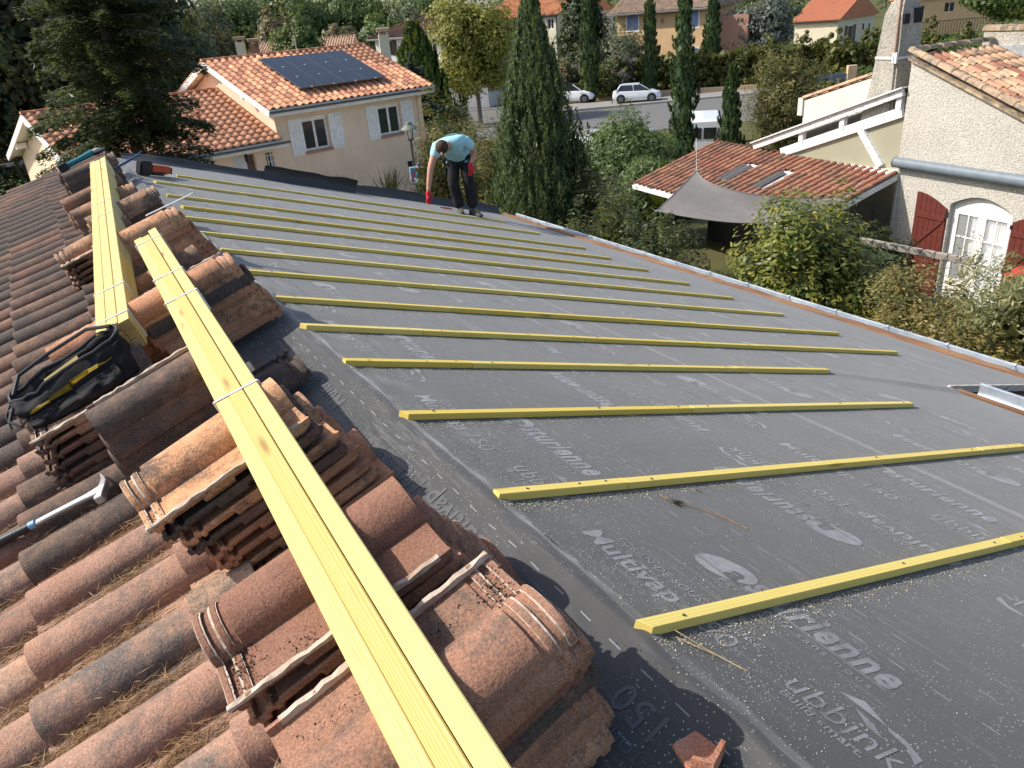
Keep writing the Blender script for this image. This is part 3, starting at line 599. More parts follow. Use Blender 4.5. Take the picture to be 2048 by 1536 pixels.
# ------------------------------------------------------------------ gutters
def gutter(name, label, X, y0, y1, z, nb, step):
    g_ = thing(name, label, 'gutter'); b = MB(); r = .062; ring = []
    for y in (y0, y1):
        pts = [(X, z + .012)] + [(X + r + r * math.cos(a), z - .01 + r * 1.05 * math.sin(a)) for a in np.linspace(math.pi, 2 * math.pi, 10)] + [(X + 2 * r, z + .035), (X + 2 * r + .016, z + .043), (X + 2 * r + .024, z + .034), (X + 2 * r + .018, z + .026)]
        ring.append([(p[0], y, p[1]) for p in pts])
    pts2 = [[(p[0] * 1 + 0, p[1], p[2] - .003) for p in rg_] for rg_ in ring]
    b.loft(ring, closed=False, cap=False); b.build('trough', 'zinc', g_, smooth=True, fix=False)
    for k in range(nb):
        y = y0 + .35 + k * step
        if y > y1: break
        b = MB(); b.box(X + .004, X + 2 * r + .018, y - .010, y + .010, z + .036, z + .040); b.box(X + 2 * r - .004, X + 2 * r + .022, y - .014, y + .014, z + .0405, z + .050); b.build('bracket', 'zinc', g_, bevel=.002)
    return g_
p = onR(UE + .10, 0, 0)
gutter('gutter', 'long zinc gutter with brackets along the eave of the stripped roof', p.x + .012, YN - 2.4, Y1 - .15, p.z - .015, 24, .62)
p = onR(UN + .04, 0, 0)
gutter('gutter', 'short zinc gutter above the black flat roof at the right edge', p.x + .01, Y0, YN - .12, p.z + .0, 9, .62)
# ------------------------------------------------------------------ stacks of lifted tiles straddling the ridge
TS = tile_mesh('stacked_tile', .53, stack=True, n=12); TS.materials.append(MATS['clay_stack'])
hd = MB()       # pale lime-crusted interlock at the head of a lifted tile
for x0, x1 in ((-.002, .017), (.034, .055)):
    rg0 = [(x0, y, z + .0040) for y, z in prof(.15, .060, 0, 8)]; rg1 = [(x1, y, z + .0042) for y, z in prof(.15, .060, 0, 8)]
    hd.loft([rg0, rg1], closed=False, cap=False)
_r = random.Random(3)
hd.loft([[(x, -.1525 + _r.uniform(-.002, .001), .024), (x, -.152, .033 + _r.uniform(-.003, .003)), (x, -.140 + _r.uniform(-.002, .003), .033 + _r.uniform(-.003, .002)), (x, -.138, .02)] for x in np.linspace(0, .5, 26)])
HDm = hd.mesh('lime_crust'); HDm.materials.append(MATS['lime_edge'])
NTH = ['topmost', 'second highest', 'third highest', 'fourth highest', 'fifth highest', 'sixth highest', 'seventh highest', 'eighth highest']
# u (centre), y (centre), yaw, tiles, head toward ridge?, base height, where
STK = [(.440, 1.010, 3, 7, True, .035, 'stack at the bottom edge', 'clay_stack'),
       (.50, 1.405, 0, 7, False, .040, 'second stack from the bottom edge', 'clay_stack'),
       (.555, 2.215, 3, 7, False, .040, 'stack with the clean orange top', 'clay_orangestack'),
       (.61, 2.93, 4, 7, True, .05, 'dark stack right of the tool bag', 'clay_dark'),
       (.90, 3.40, 1, 5, False, .06, 'stack under the black tool bag', 'clay_stack'),
       (.345, 3.86, 2, 7, True, .05, 'stack right of the long bundle end', 'clay_orangestack'),
       (.74, 4.02, 3, 6, True, .05, 'stack between the two bundles', 'clay_orangestack'),
       (.42, 4.55, 2, 4, False, .05, 'low stack behind the long bundle end', 'clay_stack'),
       (.345, 5.30, 3, 7, True, .05, 'stack carrying the silver metal strip', 'clay_orangestack'),
       (.60, 5.95, 2, 5, False, .05, 'stack under the far bundle middle', 'clay_stack'),
       (.330, 6.45, 3, 6, True, .05, 'speckled stack right of the far bundle', 'clay_stack'),
       (.395, 7.25, 4, 5, True, .05, 'small stack behind the speckled one', 'clay_stack'),
       (.44, 7.95, 2, 5, True, .05, 'stack under the far bundle end', 'clay_stack'),
       (.33, 9.10, 1, 6, True, .05, 'stack in front of the angle grinder', 'clay_dark'),
       (.36, 9.75, 0, 5, True, .05, 'stack below the angle grinder', 'clay_dark')]
def place_tile(u, y, h, yaw, headridge, mat, label, tilt=0.0, crust=False):
    o = bpy.data.objects.new('loose_tile', TS); COL.objects.link(o)
    M = Matrix.Translation(onL(u, y, h)) @ RLm @ Matrix.Rotation(R(yaw + (0 if headridge else 180)), 4, 'Z') @ Matrix.Rotation(R(tilt), 4, 'Y') @ Matrix.Translation((-.265, -.004, 0))
    o.matrix_world = M; setmat(o, mat); tag(o, label, 'roof tile', 'lifted roof tiles stacked along the ridge')
    if crust: c = bpy.data.objects.new('lime_crust', HDm); COL.objects.link(c); c.parent = o
    return o
for s, (u, y, yaw, n, hr, h0, where, mt) in enumerate(STK):
    rg = random.Random(40 + s); pit = .0415; n_ = n + 1
    for k in range(n_):
        top = k == n_ - 1; m = mt if rg.random() < .8 or top else 'clay_dark'
        du = (n_ - 1 - k) * (-.016 if s in (1, 2) else -.009 if s in (5, 8) else .004) + rg.uniform(-.012, .012); dy = (n_ - 1 - k) * (-.012 if not hr else .0) * .6 + rg.uniform(-.010, .010)
        place_tile(u + du, y + dy, h0 + k * pit, yaw + rg.uniform(-1.6, 1.6), hr, m, NTH[n_ - 1 - k] + ' tile in the ' + where, rg.uniform(-.6, .6), top)
place_tile(.40, 3.07, .05, 2, True, 'clay_dark', 'dark lifted tile just right of the long bundle beside the printed lap')
# broken tile lying at the bottom edge
b = MB(); b.prism([(0, 0, 0), (.10, .01, 0), (.12, .10, 0), (.03, .12, 0), (-.02, .05, 0)], (0, 0, .012)); b.prism([(0, 0, .012), (.10, .01, .012), (.10, .024, .012), (.0, .014, .012)], (0, 0, .03)); b.prism([(-.018, .05, .012), (0, .0, .012), (.012, .004, .012), (-.004, .05, .012)], (0, 0, .03))
o = b.build('tile_fragment', 'clay_orange', bevel=.002); o.matrix_world = Matrix.Translation(onL(.125, .675, .05)) @ Matrix.Rotation(R(20), 4, 'Z') @ Matrix.Rotation(R(14), 4, 'Y') @ Matrix.Scale(.75, 4); tag(o, 'broken corner of a clay tile at the bottom edge on the ridge', 'tile fragment')
# soil and moss crumbs on the top tiles
Q = []
for (u, y, h, su, sy, n) in ((.225, 1.06, .345, .02, .07, 260), (.45, 1.09, .345, .12, .012, 120), (.72, 1.36, .345, .02, .05, 260), (.60, 1.30, .345, .03, .02, 60), (.80, 2.13, .345, .012, .05, 60), (.12, 3.86, .36, .02, .06, 90), (.12, 5.3, .36, .02, .06, 60)):
    C = np.array([tuple(onL(a, c, h + abs(e))) for a, c, e in zip(RNG.normal(u, su, n), RNG.normal(y, sy, n), RNG.normal(0, .004, n))]); Q.append(leafquads(C, unit(RNG.normal(size=(n, 3))), RNG.uniform(.003, .009, n), RNG.uniform(.002, .006, n)))
o = stuff(link('soil_crumbs', quadmesh('soil_crumbs', np.concatenate(Q)), 'soil')); o['label'] = 'dark soil and moss crumbs on the heads of the lifted tiles'

# ------------------------------------------------------------------ two strapped bundles of battens
def bundle(label, P0, P1, nrm, cols, rows, w, h, straps, seed):
    """P0 near end, P1 far end (top-left axis), sticks cols x rows"""
    t_ = thing('batten_bundle', label, 'batten bundle'); P0 = Vector(P0); P1 = Vector(P1); d = (P1 - P0); L = d.length; d.normalize(); nn = Vector(nrm); nn = (nn - d * nn.dot(d)).normalized(); sd = d.cross(nn).normalized()
    M = Matrix((d, -sd, nn)).transposed().to_4x4(); M.translation = P0; rg = random.Random(seed)
    for c in range(cols):
        for r in range(rows):
            o0 = rg.uniform(-.018, .02); o1 = rg.uniform(-.03, .03) + (.05 if c == cols - 1 and seed == 2 else 0)
            b = MB(); hw = w / 2 - .0009; b.box(0, L - o0 + o1, -hw, hw, -h + .0016, 0)
            st = b.build('stick', 'bundle_wood', t_, bevel=.0022); yo = (cols - 1) / 2 * w - c * w
            e_ = MB(); e_.box(-.0012, -.0002, -hw + .0005, hw - .0005, -h + .002, -.0005); e_.build('cut_end', 'end_grain', st, fix=False)
            st.matrix_basis = M @ Matrix.Translation((o0, yo, -r * h + rg.uniform(-.0012, .0012))) @ Matrix.Rotation(rg.uniform(-.0006, .0006), 4, 'Z')
    for x in straps:
        b = MB(); W_ = cols * w / 2 + .0018; H_ = rows * h + .002; k = .010
        for (a, c) in (((-W_, .0022), (W_, .0022)), ((W_, .0022), (W_, -H_)), ((W_, -H_), (-W_, -H_)), ((-W_, -H_), (-W_, .0022))):
            dx = .004 * (c[0] - a[0]) / W_
            p0 = M @ Vector((x + (0.02 if a[0] > 0 else 0), a[0], a[1])); p1 = M @ Vector((x + (0.02 if c[0] > 0 else 0), c[0], c[1])); b.bar(p0, p1, .010 if abs(a[0] - c[0]) > .01 else .0016, .0016 if abs(a[0] - c[0]) > .01 else .010, up=nn)
        b.parts('strap', 'strap_white', t_)
    return t_
nrmL = (-SN, 0, CS)
bundle('pale yellow batten bundle lying across the tile stacks, running out of the bottom edge', onL(.498, .02, .43), onL(.330, 4.78, .44), nrmL, 3, 3, .0475, .0355, (.68, 2.32, 3.45, 3.85, 4.62), 2)
bundle('yellow batten bundle lying farther up the ridge, its square end above the tool bag', onL(.675, 3.57, .445), onL(.235, 8.40, .445), nrmL, 3, 3, .050, .047, (.10, .55, 2.3, 2.75, 4.6), 1)

# ------------------------------------------------------------------ tools
def frame(u, y, h, yaw, side='L'):
    return Matrix.Translation(onL(u, y, h) if side == 'L' else onR(u, y, h)) @ (RLm if side == 'L' else MRm) @ Matrix.Rotation(R(yaw), 4, 'Z')
# long framing hammer lying on the tiles; local x along the handle toward the head
h_ = thing('hammer', 'steel roofing hammer with long dark grip and blue collar lying on tiles', 'hammer'); h_.matrix_world = frame(1.47, 3.02, .125, 180 - 14)
M0 = None
b = MB(); b.tube([(-.02, 0, .0), (.02, 0, .002), (.16, 0, .004), (.20, 0, .005)], [.015, .0185, .0165, .0145], 10); b.build('grip', 'tool_black', h_, smooth=True)
b = MB(); b.tube([(.198, 0, .005), (.222, 0, .006)], [.0155, .0150], 10); b.build('collar', 'hammer_blue', h_, smooth=True)
b = MB(); b.loft([[(x, -w, z - .007), (x, w, z - .007), (x, w, z + .007), (x, -w, z + .007)] for x, w, z in ((.222, .0125, .006), (.30, .013, .008), (.42, .0145, .010), (.47, .0235, .012), (.50, .026, .012))]); b.build('shaft', 'steel', h_, bevel=.003)
b = MB(); b.loft([[(.487 + dx - r, y, .012 - r), (.487 + dx + r, y, .012 - r), (.487 + dx + r, y, .012 + r), (.487 + dx - r, y, .012 + r)] for y, r, dx in ((-.075, .016, 0), (-.055, .017, 0), (-.045, .013, 0), (0, .016, .004), (.035, .013, .004), (.075, .008, -.006), (.125, .003, -.026))]); b.build('head', 'steel', h_, bevel=.003)
# tool bag: soft open-topped bag
bg_ = thing('tool_bag', 'open black tool bag with yellow lining lying on the tile stack', 'bag'); bg_.matrix_world = frame(.915, 3.46, .285, -6)
def bagring(t):
    """rings up the bag height t 0..1; local x down slope (left in view), y toward viewer"""
    pts = []
    for k in range(40):
        a = 2 * math.pi * k / 40; c, s = math.cos(a), math.sin(a)
        ex = .245 * (1 + .03 * t); ey = .115 * (1 - .25 * t)
        x = ex * math.copysign(abs(c) ** .55, c); y = ey * math.copysign(abs(s) ** .6, s)
        sag = .035 * mnoise.noise((x * 7, y * 7, t * 3)) + .02 * mnoise.noise((x * 18, y * 18, t * 7))
        z = .135 * t * (1 + .25 * (-x / .3)) + sag * t
        pts.append((x + .03 * t * mnoise.noise((y * 9, t * 4, 2)), y - .05 * t * t + sag * .8 * math.sin(t * 3.1), z))
    return pts
b = MB(); b.loft([bagring(t) for t in np.linspace(0, 1, 12)], cap=False); i0 = len(b.v); b.f.append(tuple(range(39, -1, -1)))
inner = []
for t in (.98, .6, .35): inner.append([(x * .95, (y + .02) * .9 - .02, z - .006) for x, y, z in bagring(t)])
b.loft([bagring(1.0)] + inner, cap=False); b.f.append(tuple(range(len(b.v) - 40, len(b.v)))); b.build('body', 'bag_black', bg_, smooth='all')
b = MB(); b.tube([(p[0], p[1], p[2] + .004) for p in bagring(1.0)] + [bagring(1.0)[0]], .007, 6); b.build('rim_piping', 'bag_web', bg_, smooth=True)
def bagside(x, t):   # point on the viewer side of the bag
    r = bagring(t); c = min((p for p in r if p[1] > -.03), key=lambda p: abs(p[0] - x) + (0 if p[1] > .02 else .02)); return Vector(c)
b = MB(); b.grid(lambda i, j: bagside(.18 - .36 * i, .50 + .22 * i + (.02 + .17 * math.sin(math.pi * min(1, i * 1.05)) ** .8 * (1 - .5 * i)) * j) + Vector((0, .010 + .01 * math.sin(i * 9), .004)), 16, 4); b.build('yellow_lining', 'bag_yellow', bg_, smooth='all', fix=False)
b = MB(); b.grid(lambda i, j: Vector((.10 - .16 * i, -.02 - .03 * j, .100 + .025 * i + .02 * j)), 5, 2); b.build('yellow_lining', 'bag_yellow', bg_, smooth='all', fix=False)
b = MB(); b.grid(lambda i, j: bagside(.21 - .40 * i, .06 + (.40 + .14 * i) * j) + Vector((0, .016 + .014 * math.sin(3.1 * j) + .008 * mnoise.noise((i * 5, j * 5, 0)), .0)), 18, 6); b.build('front_pocket', 'bag_black', bg_, smooth='all', fix=False)
b = MB(); b.tube([(.23, -.05, .12), (.19, -.14, .155), (.05, -.175, .17), (-.13, -.16, .19), (-.23, -.08, .18)], .008, 6); b.tube([(.24, .03, .10), (.27, .07, .07), (.24, .10, .04), (.20, .11, .06)], .007, 6); b.tube([(.245, -.02, .11), (.28, .02, .08), (.29, .05, .03)], .005, 6); b.parts('strap', 'bag_web', bg_, smooth=True)
b = MB(); b.box(.235, .26, .02, .045, .07, .10); b.build('buckle', 'tool_black', bg_, bevel=.004)
# yellow folding rule behind the bag
b = MB(); b.box(-.16, .16, -.012, .012, 0, .006); b.box(-.16, .15, -.004, .020, .0065, .0115); o = b.build('folding_rule', 'batten_wood', bevel=.001); o.matrix_world = frame(1.03, 4.15, .115, 4); tag(o, 'thin yellow rule on the tiles just behind the tool bag', 'rule')
# angle grinder on the far stack; local x along the body
g_ = thing('angle_grinder', 'teal angle grinder lying on the farthest tile stack', 'grinder'); g_.matrix_world = frame(.30, 9.55, .345, -172)
b = MB(); b.tube([(-.20, 0, .035), (-.10, 0, .035), (.02, 0, .036), (.10, 0, .038)], [.030, .027, .031, .034], 12); b.build('body', 'tool_teal', g_, smooth=True)
b = MB(); b.box(-.285, -.19, -.037, .037, -.005, .075); b.build('battery', 'tool_black', g_, bevel=.008); b = MB(); b.box(-.270, -.215, .0375, .039, .01, .06); b.build('battery_print', 'tag_print', g_)
b = MB(); b.loft([[(x, -w, z0), (x, w, z0), (x, w, z1), (x, -w, z1)] for x, w, z0, z1 in ((.10, .03, .01, .06), (.15, .036, .005, .062), (.185, .025, .005, .05))]); b.build('gear_head', 'steel', g_, bevel=.006)
b = MB(); b.lathe([(.001, .0), (.062, .0), (.062, .003), (.001, .004)], c=(.155, 0, .002), n=24); b.lathe([(.068, .006), (.072, .03), (.03, .036)], c=(.155, 0, .002), n=20); b.build('disc_guard', 'tool_black', g_, smooth=True)
# blue pry bar beside it
b = MB(); b.tube([(-.16, 0, .012), (.02, .0, .014), (.12, .0, .02), (.17, 0, .035)], [.012, .012, .010, .005], 8); o = b.build('pry_bar', 'tool_blue', smooth=True); o.matrix_world = frame(.02, 8.35, .31, -168); tag(o, 'dark blue pry bar sticking out over the ridge by the far stack', 'pry bar')
# cordless framing nailer on the membrane near the far end
n_ = thing('nailer', 'red and black cordless nailer lying on the underlay near the far ridge end', 'nail gun'); n_.matrix_world = frame(.085, 9.70, .012, 40, 'R')
b = MB(); b.box(-.02, .16, -.045, .045, .0, .16); b.build('battery', 'tool_black', n_, bevel=.018); b = MB(); b.loft([[(x, -w, z0), (x, w, z0), (x, w, z1), (x, -w, z1)] for x, w, z0, z1 in ((.16, .032, .04, .125), (.30, .034, .045, .12), (.42, .036, .03, .115), (.46, .034, .035, .105))]); b.build('body', 'tool_red', n_, bevel=.01)
b = MB(); b.box(.17, .36, -.028, .028, .005, .044); b.build('magazine', 'tool_black', n_, bevel=.006); b = MB(); b.box(.455, .49, -.022, .022, .03, .10); b.build('nose', 'tool_black', n_, bevel=.004); b = MB(); b.box(.375, .395, -.0345, .0355, .02, .116); b.build('red_band', 'tool_red', n_, bevel=.003)
b = MB(); b.tube([(.40, .04, .03), (.38, .07, .005), (.30, .075, .004)], .004, 6); b.build('hook', 'steel', n_)
# silver metal strip across a stack
b = MB(); b.prism([(-.17, -.014, 0), (.12, -.012, 0), (.17, -.03, .01), (.13, .024, 0), (-.17, .014, 0)], (0, 0, .003)); o = b.build('metal_strip', 'steel'); o.matrix_world = frame(.085, 5.28, .425, 168); tag(o, 'silver pointed metal strip lying across a tile stack at the ridge', 'metal strip')
# small timber offcut
b = MB(); b.box(0, .055, -.02, .02, 0, .03); o = b.build('offcut', 'bundle_wood', bevel=.003); o.matrix_world = frame(.535, 2.93, .03, 30); tag(o, 'small splintered wood offcut beside the long bundle', 'wood offcut')
# red pliers beside the worker
p_ = thing('pliers', 'red handled pliers on the last batten beside the kneeling hand of the worker'.replace('kneeling ', ''), 'pliers'); p_.matrix_world = frame(4.60, 11.02, .012, 8, 'R')
b = MB(); b.tube([(0, 0, .01), (.06, .022, .012), (.15, .018, .012)], [.012, .010, .009], 6); b.tube([(0, 0, .01), (.06, -.026, .012), (.15, -.03, .012)], [.012, .010, .009], 6); b.parts('handles', 'red_plastic', p_, smooth=True); b = MB(); b.box(-.06, .01, -.012, .012, .004, .018); b.build('jaws', 'steel_dark', p_, bevel=.003)
# pine sprig and twigs on the membrane
Q = []
for (u, y, n, s) in ((.62, 1.56, 40, .03), (.78, 1.62, 10, .015), (.70, 1.70, 8, .012), (.9, 1.75, 8, .012), (1.15, 1.45, 6, .012)):
    C = np.array([tuple(onR(a, c, mh(a, c) + .006)) for a, c in zip(RNG.normal(u, s * .4, n), RNG.normal(y, s * .4, n))]); an = RNG.uniform(0, 6.28, n)
    Q.append(leafquads(C, unit(np.stack([np.cos(an) * CS, np.sin(an), -np.cos(an) * SN + .1], 1)), RNG.uniform(.5, 1.2, n) * s, .0022))
o = stuff(link('twig_litter', quadmesh('twig_litter', np.concatenate(Q)), 'soil')); o['label'] = 'dark twig litter lying on the underlay in front of the second batten'
b = MB(); b.tube([onR(a, c, mh(a, c) + .004) for a, c in ((.62, 1.56), (.68, 1.50), (.72, 1.42), (.735, 1.36))], .0016, 5); b.tube([onR(a, c, mh(a, c) + .004) for a, c in ((.62, 1.56), (.60, 1.62))], .002, 5); o = b.build('pine_twig', 'straw'); tag(o, 'thin dry pine twig lying on the underlay between the two nearest battens', 'twig')
b = MB()
for a in (((.055, .98), (.12, .90), (.14, .84)), ((.07, 1.0), (.11, .93), (.135, .85))): b.tube([onR(u, y, mh(u, y) + .006 + .01 * (i == 0)) for i, (u, y) in enumerate(a)], .0013, 5)
o = b.build('pine_twig', 'straw_pale'); tag(o, 'pair of dry needles at the ridge fold below the nearest batten end', 'twig')
# ------------------------------------------------------------------ building kit (local frame: x along the facade, y into the house, z up)
def wall_holes(b, x0, x1, z0, z1, holes, y=0.0, t=.28):
    xs = sorted({x0, x1, *[h[0] for h in holes], *[h[1] for h in holes]}); zs = sorted({z0, z1, *[h[2] for h in holes], *[h[3] for h in holes]})
    inh = lambda a, c: any(h[0] - 1e-6 <= a and a <= h[1] + 1e-6 and h[2] - 1e-6 <= c and c <= h[3] + 1e-6 for h in holes)
    for i in range(len(xs) - 1):
        for j in range(len(zs) - 1):
            if inh((xs[i] + xs[i + 1]) / 2, (zs[j] + zs[j + 1]) / 2): continue
            b.add([(xs[i], y, zs[j]), (xs[i + 1], y, zs[j]), (xs[i + 1], y, zs[j + 1]), (xs[i], y, zs[j + 1])], [(0, 1, 2, 3)])
    for a, c, e, f in holes:
        b.add([(a, y, e), (c, y, e), (c, y, f), (a, y, f), (a, y + t, e), (c, y + t, e), (c, y + t, f), (a, y + t, f)], [(0, 4, 5, 1), (1, 5, 6, 2), (2, 6, 7, 3), (3, 7, 4, 0)])
def window(parent, x0, x1, z0, z1, y, cols=2, rows=1, fr=.06, frame='white_paint', pane='glass_dark', rec=.14, bars=.025, label=None):
    f = MB(); yy = y + rec
    f.box(x0, x0 + fr, yy, yy + .05, z0, z1); f.box(x1 - fr, x1, yy, yy + .05, z0, z1); f.box(x0 + fr, x1 - fr, yy + .001, yy + .049, z1 - fr, z1); f.box(x0 + fr, x1 - fr, yy + .001, yy + .049, z0, z0 + fr)
    w = (x1 - x0 - 2 * fr) / cols
    for k in range(1, cols): xm = x0 + fr + k * w; f.box(xm - fr * .55, xm + fr * .55, yy + .002, yy + .048, z0 + fr, z1 - fr)
    for r in range(1, rows): zm = z0 + fr + (z1 - z0 - 2 * fr) * r / rows; f.box(x0 + fr, x1 - fr, yy + .006, yy + .04, zm - bars / 2, zm + bars / 2)
    w_ = f.build('window', frame, parent, fix=False, label=label); p = MB(); p.box(x0 + fr * .5, x1 - fr * .5, yy + .03, yy + .036, z0 + fr * .5, z1 - fr * .5); p.build('pane', pane, w_, fix=False); return w_
def shutter(parent, x0, x1, z0, z1, y, mat, planks=4, brace=1, label=None, t=.035):
    s_ = MB(); s_.box(x0, x1, y - t * .5, y - .004, z0, z1); root = s_.build('shutter', mat, parent, fix=False, label=label); w = (x1 - x0) / planks
    for k in range(planks):
        p = MB(); p.box(x0 + k * w + .004, x0 + (k + 1) * w - .004, y - t, y - t * .5, z0 + .004, z1 - .004); p.build('plank', mat, root, fix=False)
    p = MB(); h = z1 - z0
    for zz in (z0 + h * .12, z1 - h * .14): p.box(x0 + .02, x1 - .02, y - t - .02, y - t, zz - .04, zz + .04)
    a, c = ((x0 + .06, x1 - .06) if brace > 0 else (x1 - .06, x0 + .06)); p.bar((c, y - t - .009, z0 + h * .17), (a, y - t - .009, z1 - h * .19), .018, .055, up=(0, 0, 1)); p.parts('brace', mat, root, fix=False); return root
def roll_mesh(name, L, W, hgt, n=6, pan=.42):
    """one barrel-and-pan roof tile: x up the slope, y along the eave"""
    pr = [(0, .010), (W * pan * .5, .002), (W * pan, .010)] + [(W * pan + (W * (1 - pan)) * (1 - math.cos(math.pi * k / n)) / 2, .010 + hgt * math.sin(math.pi * k / n)) for k in range(1, n + 1)]
    b = MB(); m = len(pr); b.v = [(0, y, z + .022) for y, z in pr] + [(L * 1.08, y, z) for y, z in pr] + [(0, y, z + .022 - .016) for y, z in pr]
    b.f = [(i, i + 1, m + i + 1, m + i) for i in range(m - 1)] + [(2 * m + i, 2 * m + i + 1, i + 1, i) for i in range(m - 1)]
    me = b.mesh(name); me.polygons.foreach_set('use_smooth', [True] * len(me.polygons)); me.set_sharp_from_angle(angle=R(50)); return me
def tile_roof(parent, P0, ux, vx, width, length, tw, tc, mat, hgt=.05, limit=300, skip=None, mat2=None, seed=0, n=6):
    """P0: eave corner (parent's frame), ux along the eave, vx up the slope"""
    ux = Vector(ux).normalized(); vx = Vector(vx).normalized(); nz = vx.cross(ux); fl = 1
    if nz.z < 0: nz = -nz; fl = -1
    nu = int(round(width / tw)); nv = int(math.ceil(length / tc)); W = width / nu; Lc = length / nv
    me = roll_mesh('roof_tile', Lc, W, hgt, n); me.materials.append(MATS[mat]); rg = random.Random(seed); spots = []
    bpy.context.view_layer.update()
    for j in range(nv):
        for i in range(nu):
            p = Vector(P0) + ux * (i * W) + vx * (j * Lc)
            if skip and skip(i * W, j * Lc): continue
            M = Matrix((vx, ux, nz)).transposed().to_4x4(); M.translation = p + nz * rg.uniform(0, .006) + vx * rg.uniform(-.012, .012); spots.append(M)
    cw = Vector((-.857, 0, 6.289)); pm = parent.matrix_world
    spots.sort(key=lambda m: (pm @ m.translation - cw).length)
    for M in spots[:limit]:
        o = bpy.data.objects.new('roof_tile', me); COL.objects.link(o); o.parent = parent; o.matrix_basis = M
        if mat2 and rg.random() < .3: setmat(o, mat2)
    if spots[limit:]:
        stuff(link('roof_tiles', joinarr('roof_tiles', me, spots[limit:]), mat, parent))
def ridge_caps(parent, a, c, r, step, mat, name='ridge_tile'):
    a = Vector(a); c = Vector(c); d = (c - a); n = max(1, int(round(d.length / step))); L = d.length / n; d.normalize(); sd = d.cross(Vector((0, 0, 1))).normalized(); up = sd.cross(d); b = MB()
    ring = lambda x, rr: [Vector((x, rr * math.cos(t), rr * .75 * math.sin(t))) for t in np.linspace(0, math.pi, 8)]
    b.loft([ring(0, r * 1.06), ring(L * 1.05, r * .94)], closed=False, cap=False); o_ = len(b.v); b.f.append(tuple(range(8))); me = b.mesh(name); me.materials.append(MATS[mat]); me.polygons.foreach_set('use_smooth', [len(p.vertices) == 4 for p in me.polygons])
    for k in range(n):
        o = bpy.data.objects.new(name, me); COL.objects.link(o); o.parent = parent; M = Matrix((d, sd, up)).transposed().to_4x4(); M.translation = a + d * (k * L); o.matrix_basis = M
def gable(b, x, d0, d1, z0, ze, dr, zr, t=.25):
    b.prism([(x, d0, z0), (x, d1, z0), (x, d1, ze), (x, dr, zr), (x, d0, ze)], (t, 0, 0))
def eave_gutter(parent, x0, x1, d, z, mat, r=.06):
    b = MB(); b.loft([[(x, d + r * math.cos(a), z + r * math.sin(a)) for a in np.linspace(math.pi, 2 * math.pi, 7)] + [(x, d + r, z + .012), (x, d - r - .004, z + .016)] for x in (x0, x1)]); b.build('gutter', mat, parent)

# ------------------------------------------------------------------ two-storey neighbour with solar panels
th = R(11); eA = Vector((math.cos(th), math.sin(th), 0)); nA = Vector((-eA.y, eA.x, 0)); oA = Vector((12.4, 27.5, 0)) + nA * .4
A = thing('solar_house', 'tan house with orange tiled roofs and white shutters beyond the far verge', 'house', oA, th)
bpy.context.view_layer.update()
b = MB(); holes = [(-5.35, -4.36, 2.55, 3.66), (-2.30, -1.33, 2.60, 3.68), (-1.31, -.86, .92, 1.58)]
wall_holes(b, -6.28, -.33, -1.3, 3.98, holes); wall_holes(b, -12.25, -6.28, -1.3, 3.04, [(-6.83, -6.55, 2.17, 2.79), (-7.95, -7.20, -.9, 2.82)], y=.003)
gable(b, -6.278, .001, 7.8, -1.3, 3.98, 3.9, 5.40, .25); gable(b, -.58, .001, 7.8, -1.3, 3.98, 3.9, 5.40, .25); b.box(-6.27, -.34, 7.6, 7.79, -1.3, 3.98); gable(b, -12.25, .004, 7.8, -1.3, 3.04, 3.9, 4.46, .25)
b.build('wall', 'render_tan', A, fix=False)
sl_ = .349; vA = Vector((0, 1, sl_)).normalized(); vAb = Vector((0, -1, sl_)).normalized(); Ls = 4.3 / math.cos(math.atan(sl_))
b = MB(); b.hexa([(-6.6, -.38, 3.98), (-.02, -.38, 3.98), (-.02, 3.9, 5.47), (-6.6, 3.9, 5.47), (-6.6, -.38, 4.08), (-.02, -.38, 4.08), (-.02, 3.9, 5.57), (-6.6, 3.9, 5.57)]); b.hexa([(-6.6, 3.905, 5.47), (-.02, 3.905, 5.47), (-.02, 8.2, 3.98), (-6.6, 8.2, 3.98), (-6.6, 3.905, 5.57), (-.02, 3.905, 5.57), (-.02, 8.2, 4.08), (-6.6, 8.2, 4.08)])
b.hexa([(-12.6, -.38, 3.04), (-6.29, -.38, 3.04), (-6.29, 3.9, 4.53), (-12.6, 3.9, 4.53), (-12.6, -.38, 3.13), (-6.29, -.38, 3.13), (-6.29, 3.9, 4.62), (-12.6, 3.9, 4.62)]); b.hexa([(-12.6, 3.905, 4.53), (-6.29, 3.905, 4.53), (-6.29, 8.2, 3.04), (-12.6, 8.2, 3.04), (-12.6, 3.905, 4.62), (-6.29, 3.905, 4.62), (-6.29, 8.2, 3.13), (-12.6, 8.2, 3.13)])
b.parts('roof_deck', 'white_paint', A)
tile_roof(A, (-6.64, -.42, 4.085), (1, 0, 0), vA, 6.64, Ls, .27, .33, 'clay_orange', .055, 300, seed=1)
tile_roof(A, (-12.62, -.42, 3.135), (1, 0, 0), vA, 6.33, Ls, .27, .33, 'clay_orange', .055, 0, seed=2)
tile_roof(A, (-.0, 8.22, 4.085), (-1, 0, 0), vAb, 6.64, Ls, .27, .33, 'clay_orange', .055, 0, seed=3, n=4); tile_roof(A, (-6.29, 8.22, 3.135), (-1, 0, 0), vAb, 6.33, Ls, .27, .33, 'clay_orange', .055, 0, seed=4, n=4)
ridge_caps(A, (-6.66, 3.9, 5.60), (0, 3.9, 5.60), .11, .42, 'clay_far'); ridge_caps(A, (-12.64, 3.9, 4.65), (-6.3, 3.9, 4.65), .11, .42, 'clay_far')
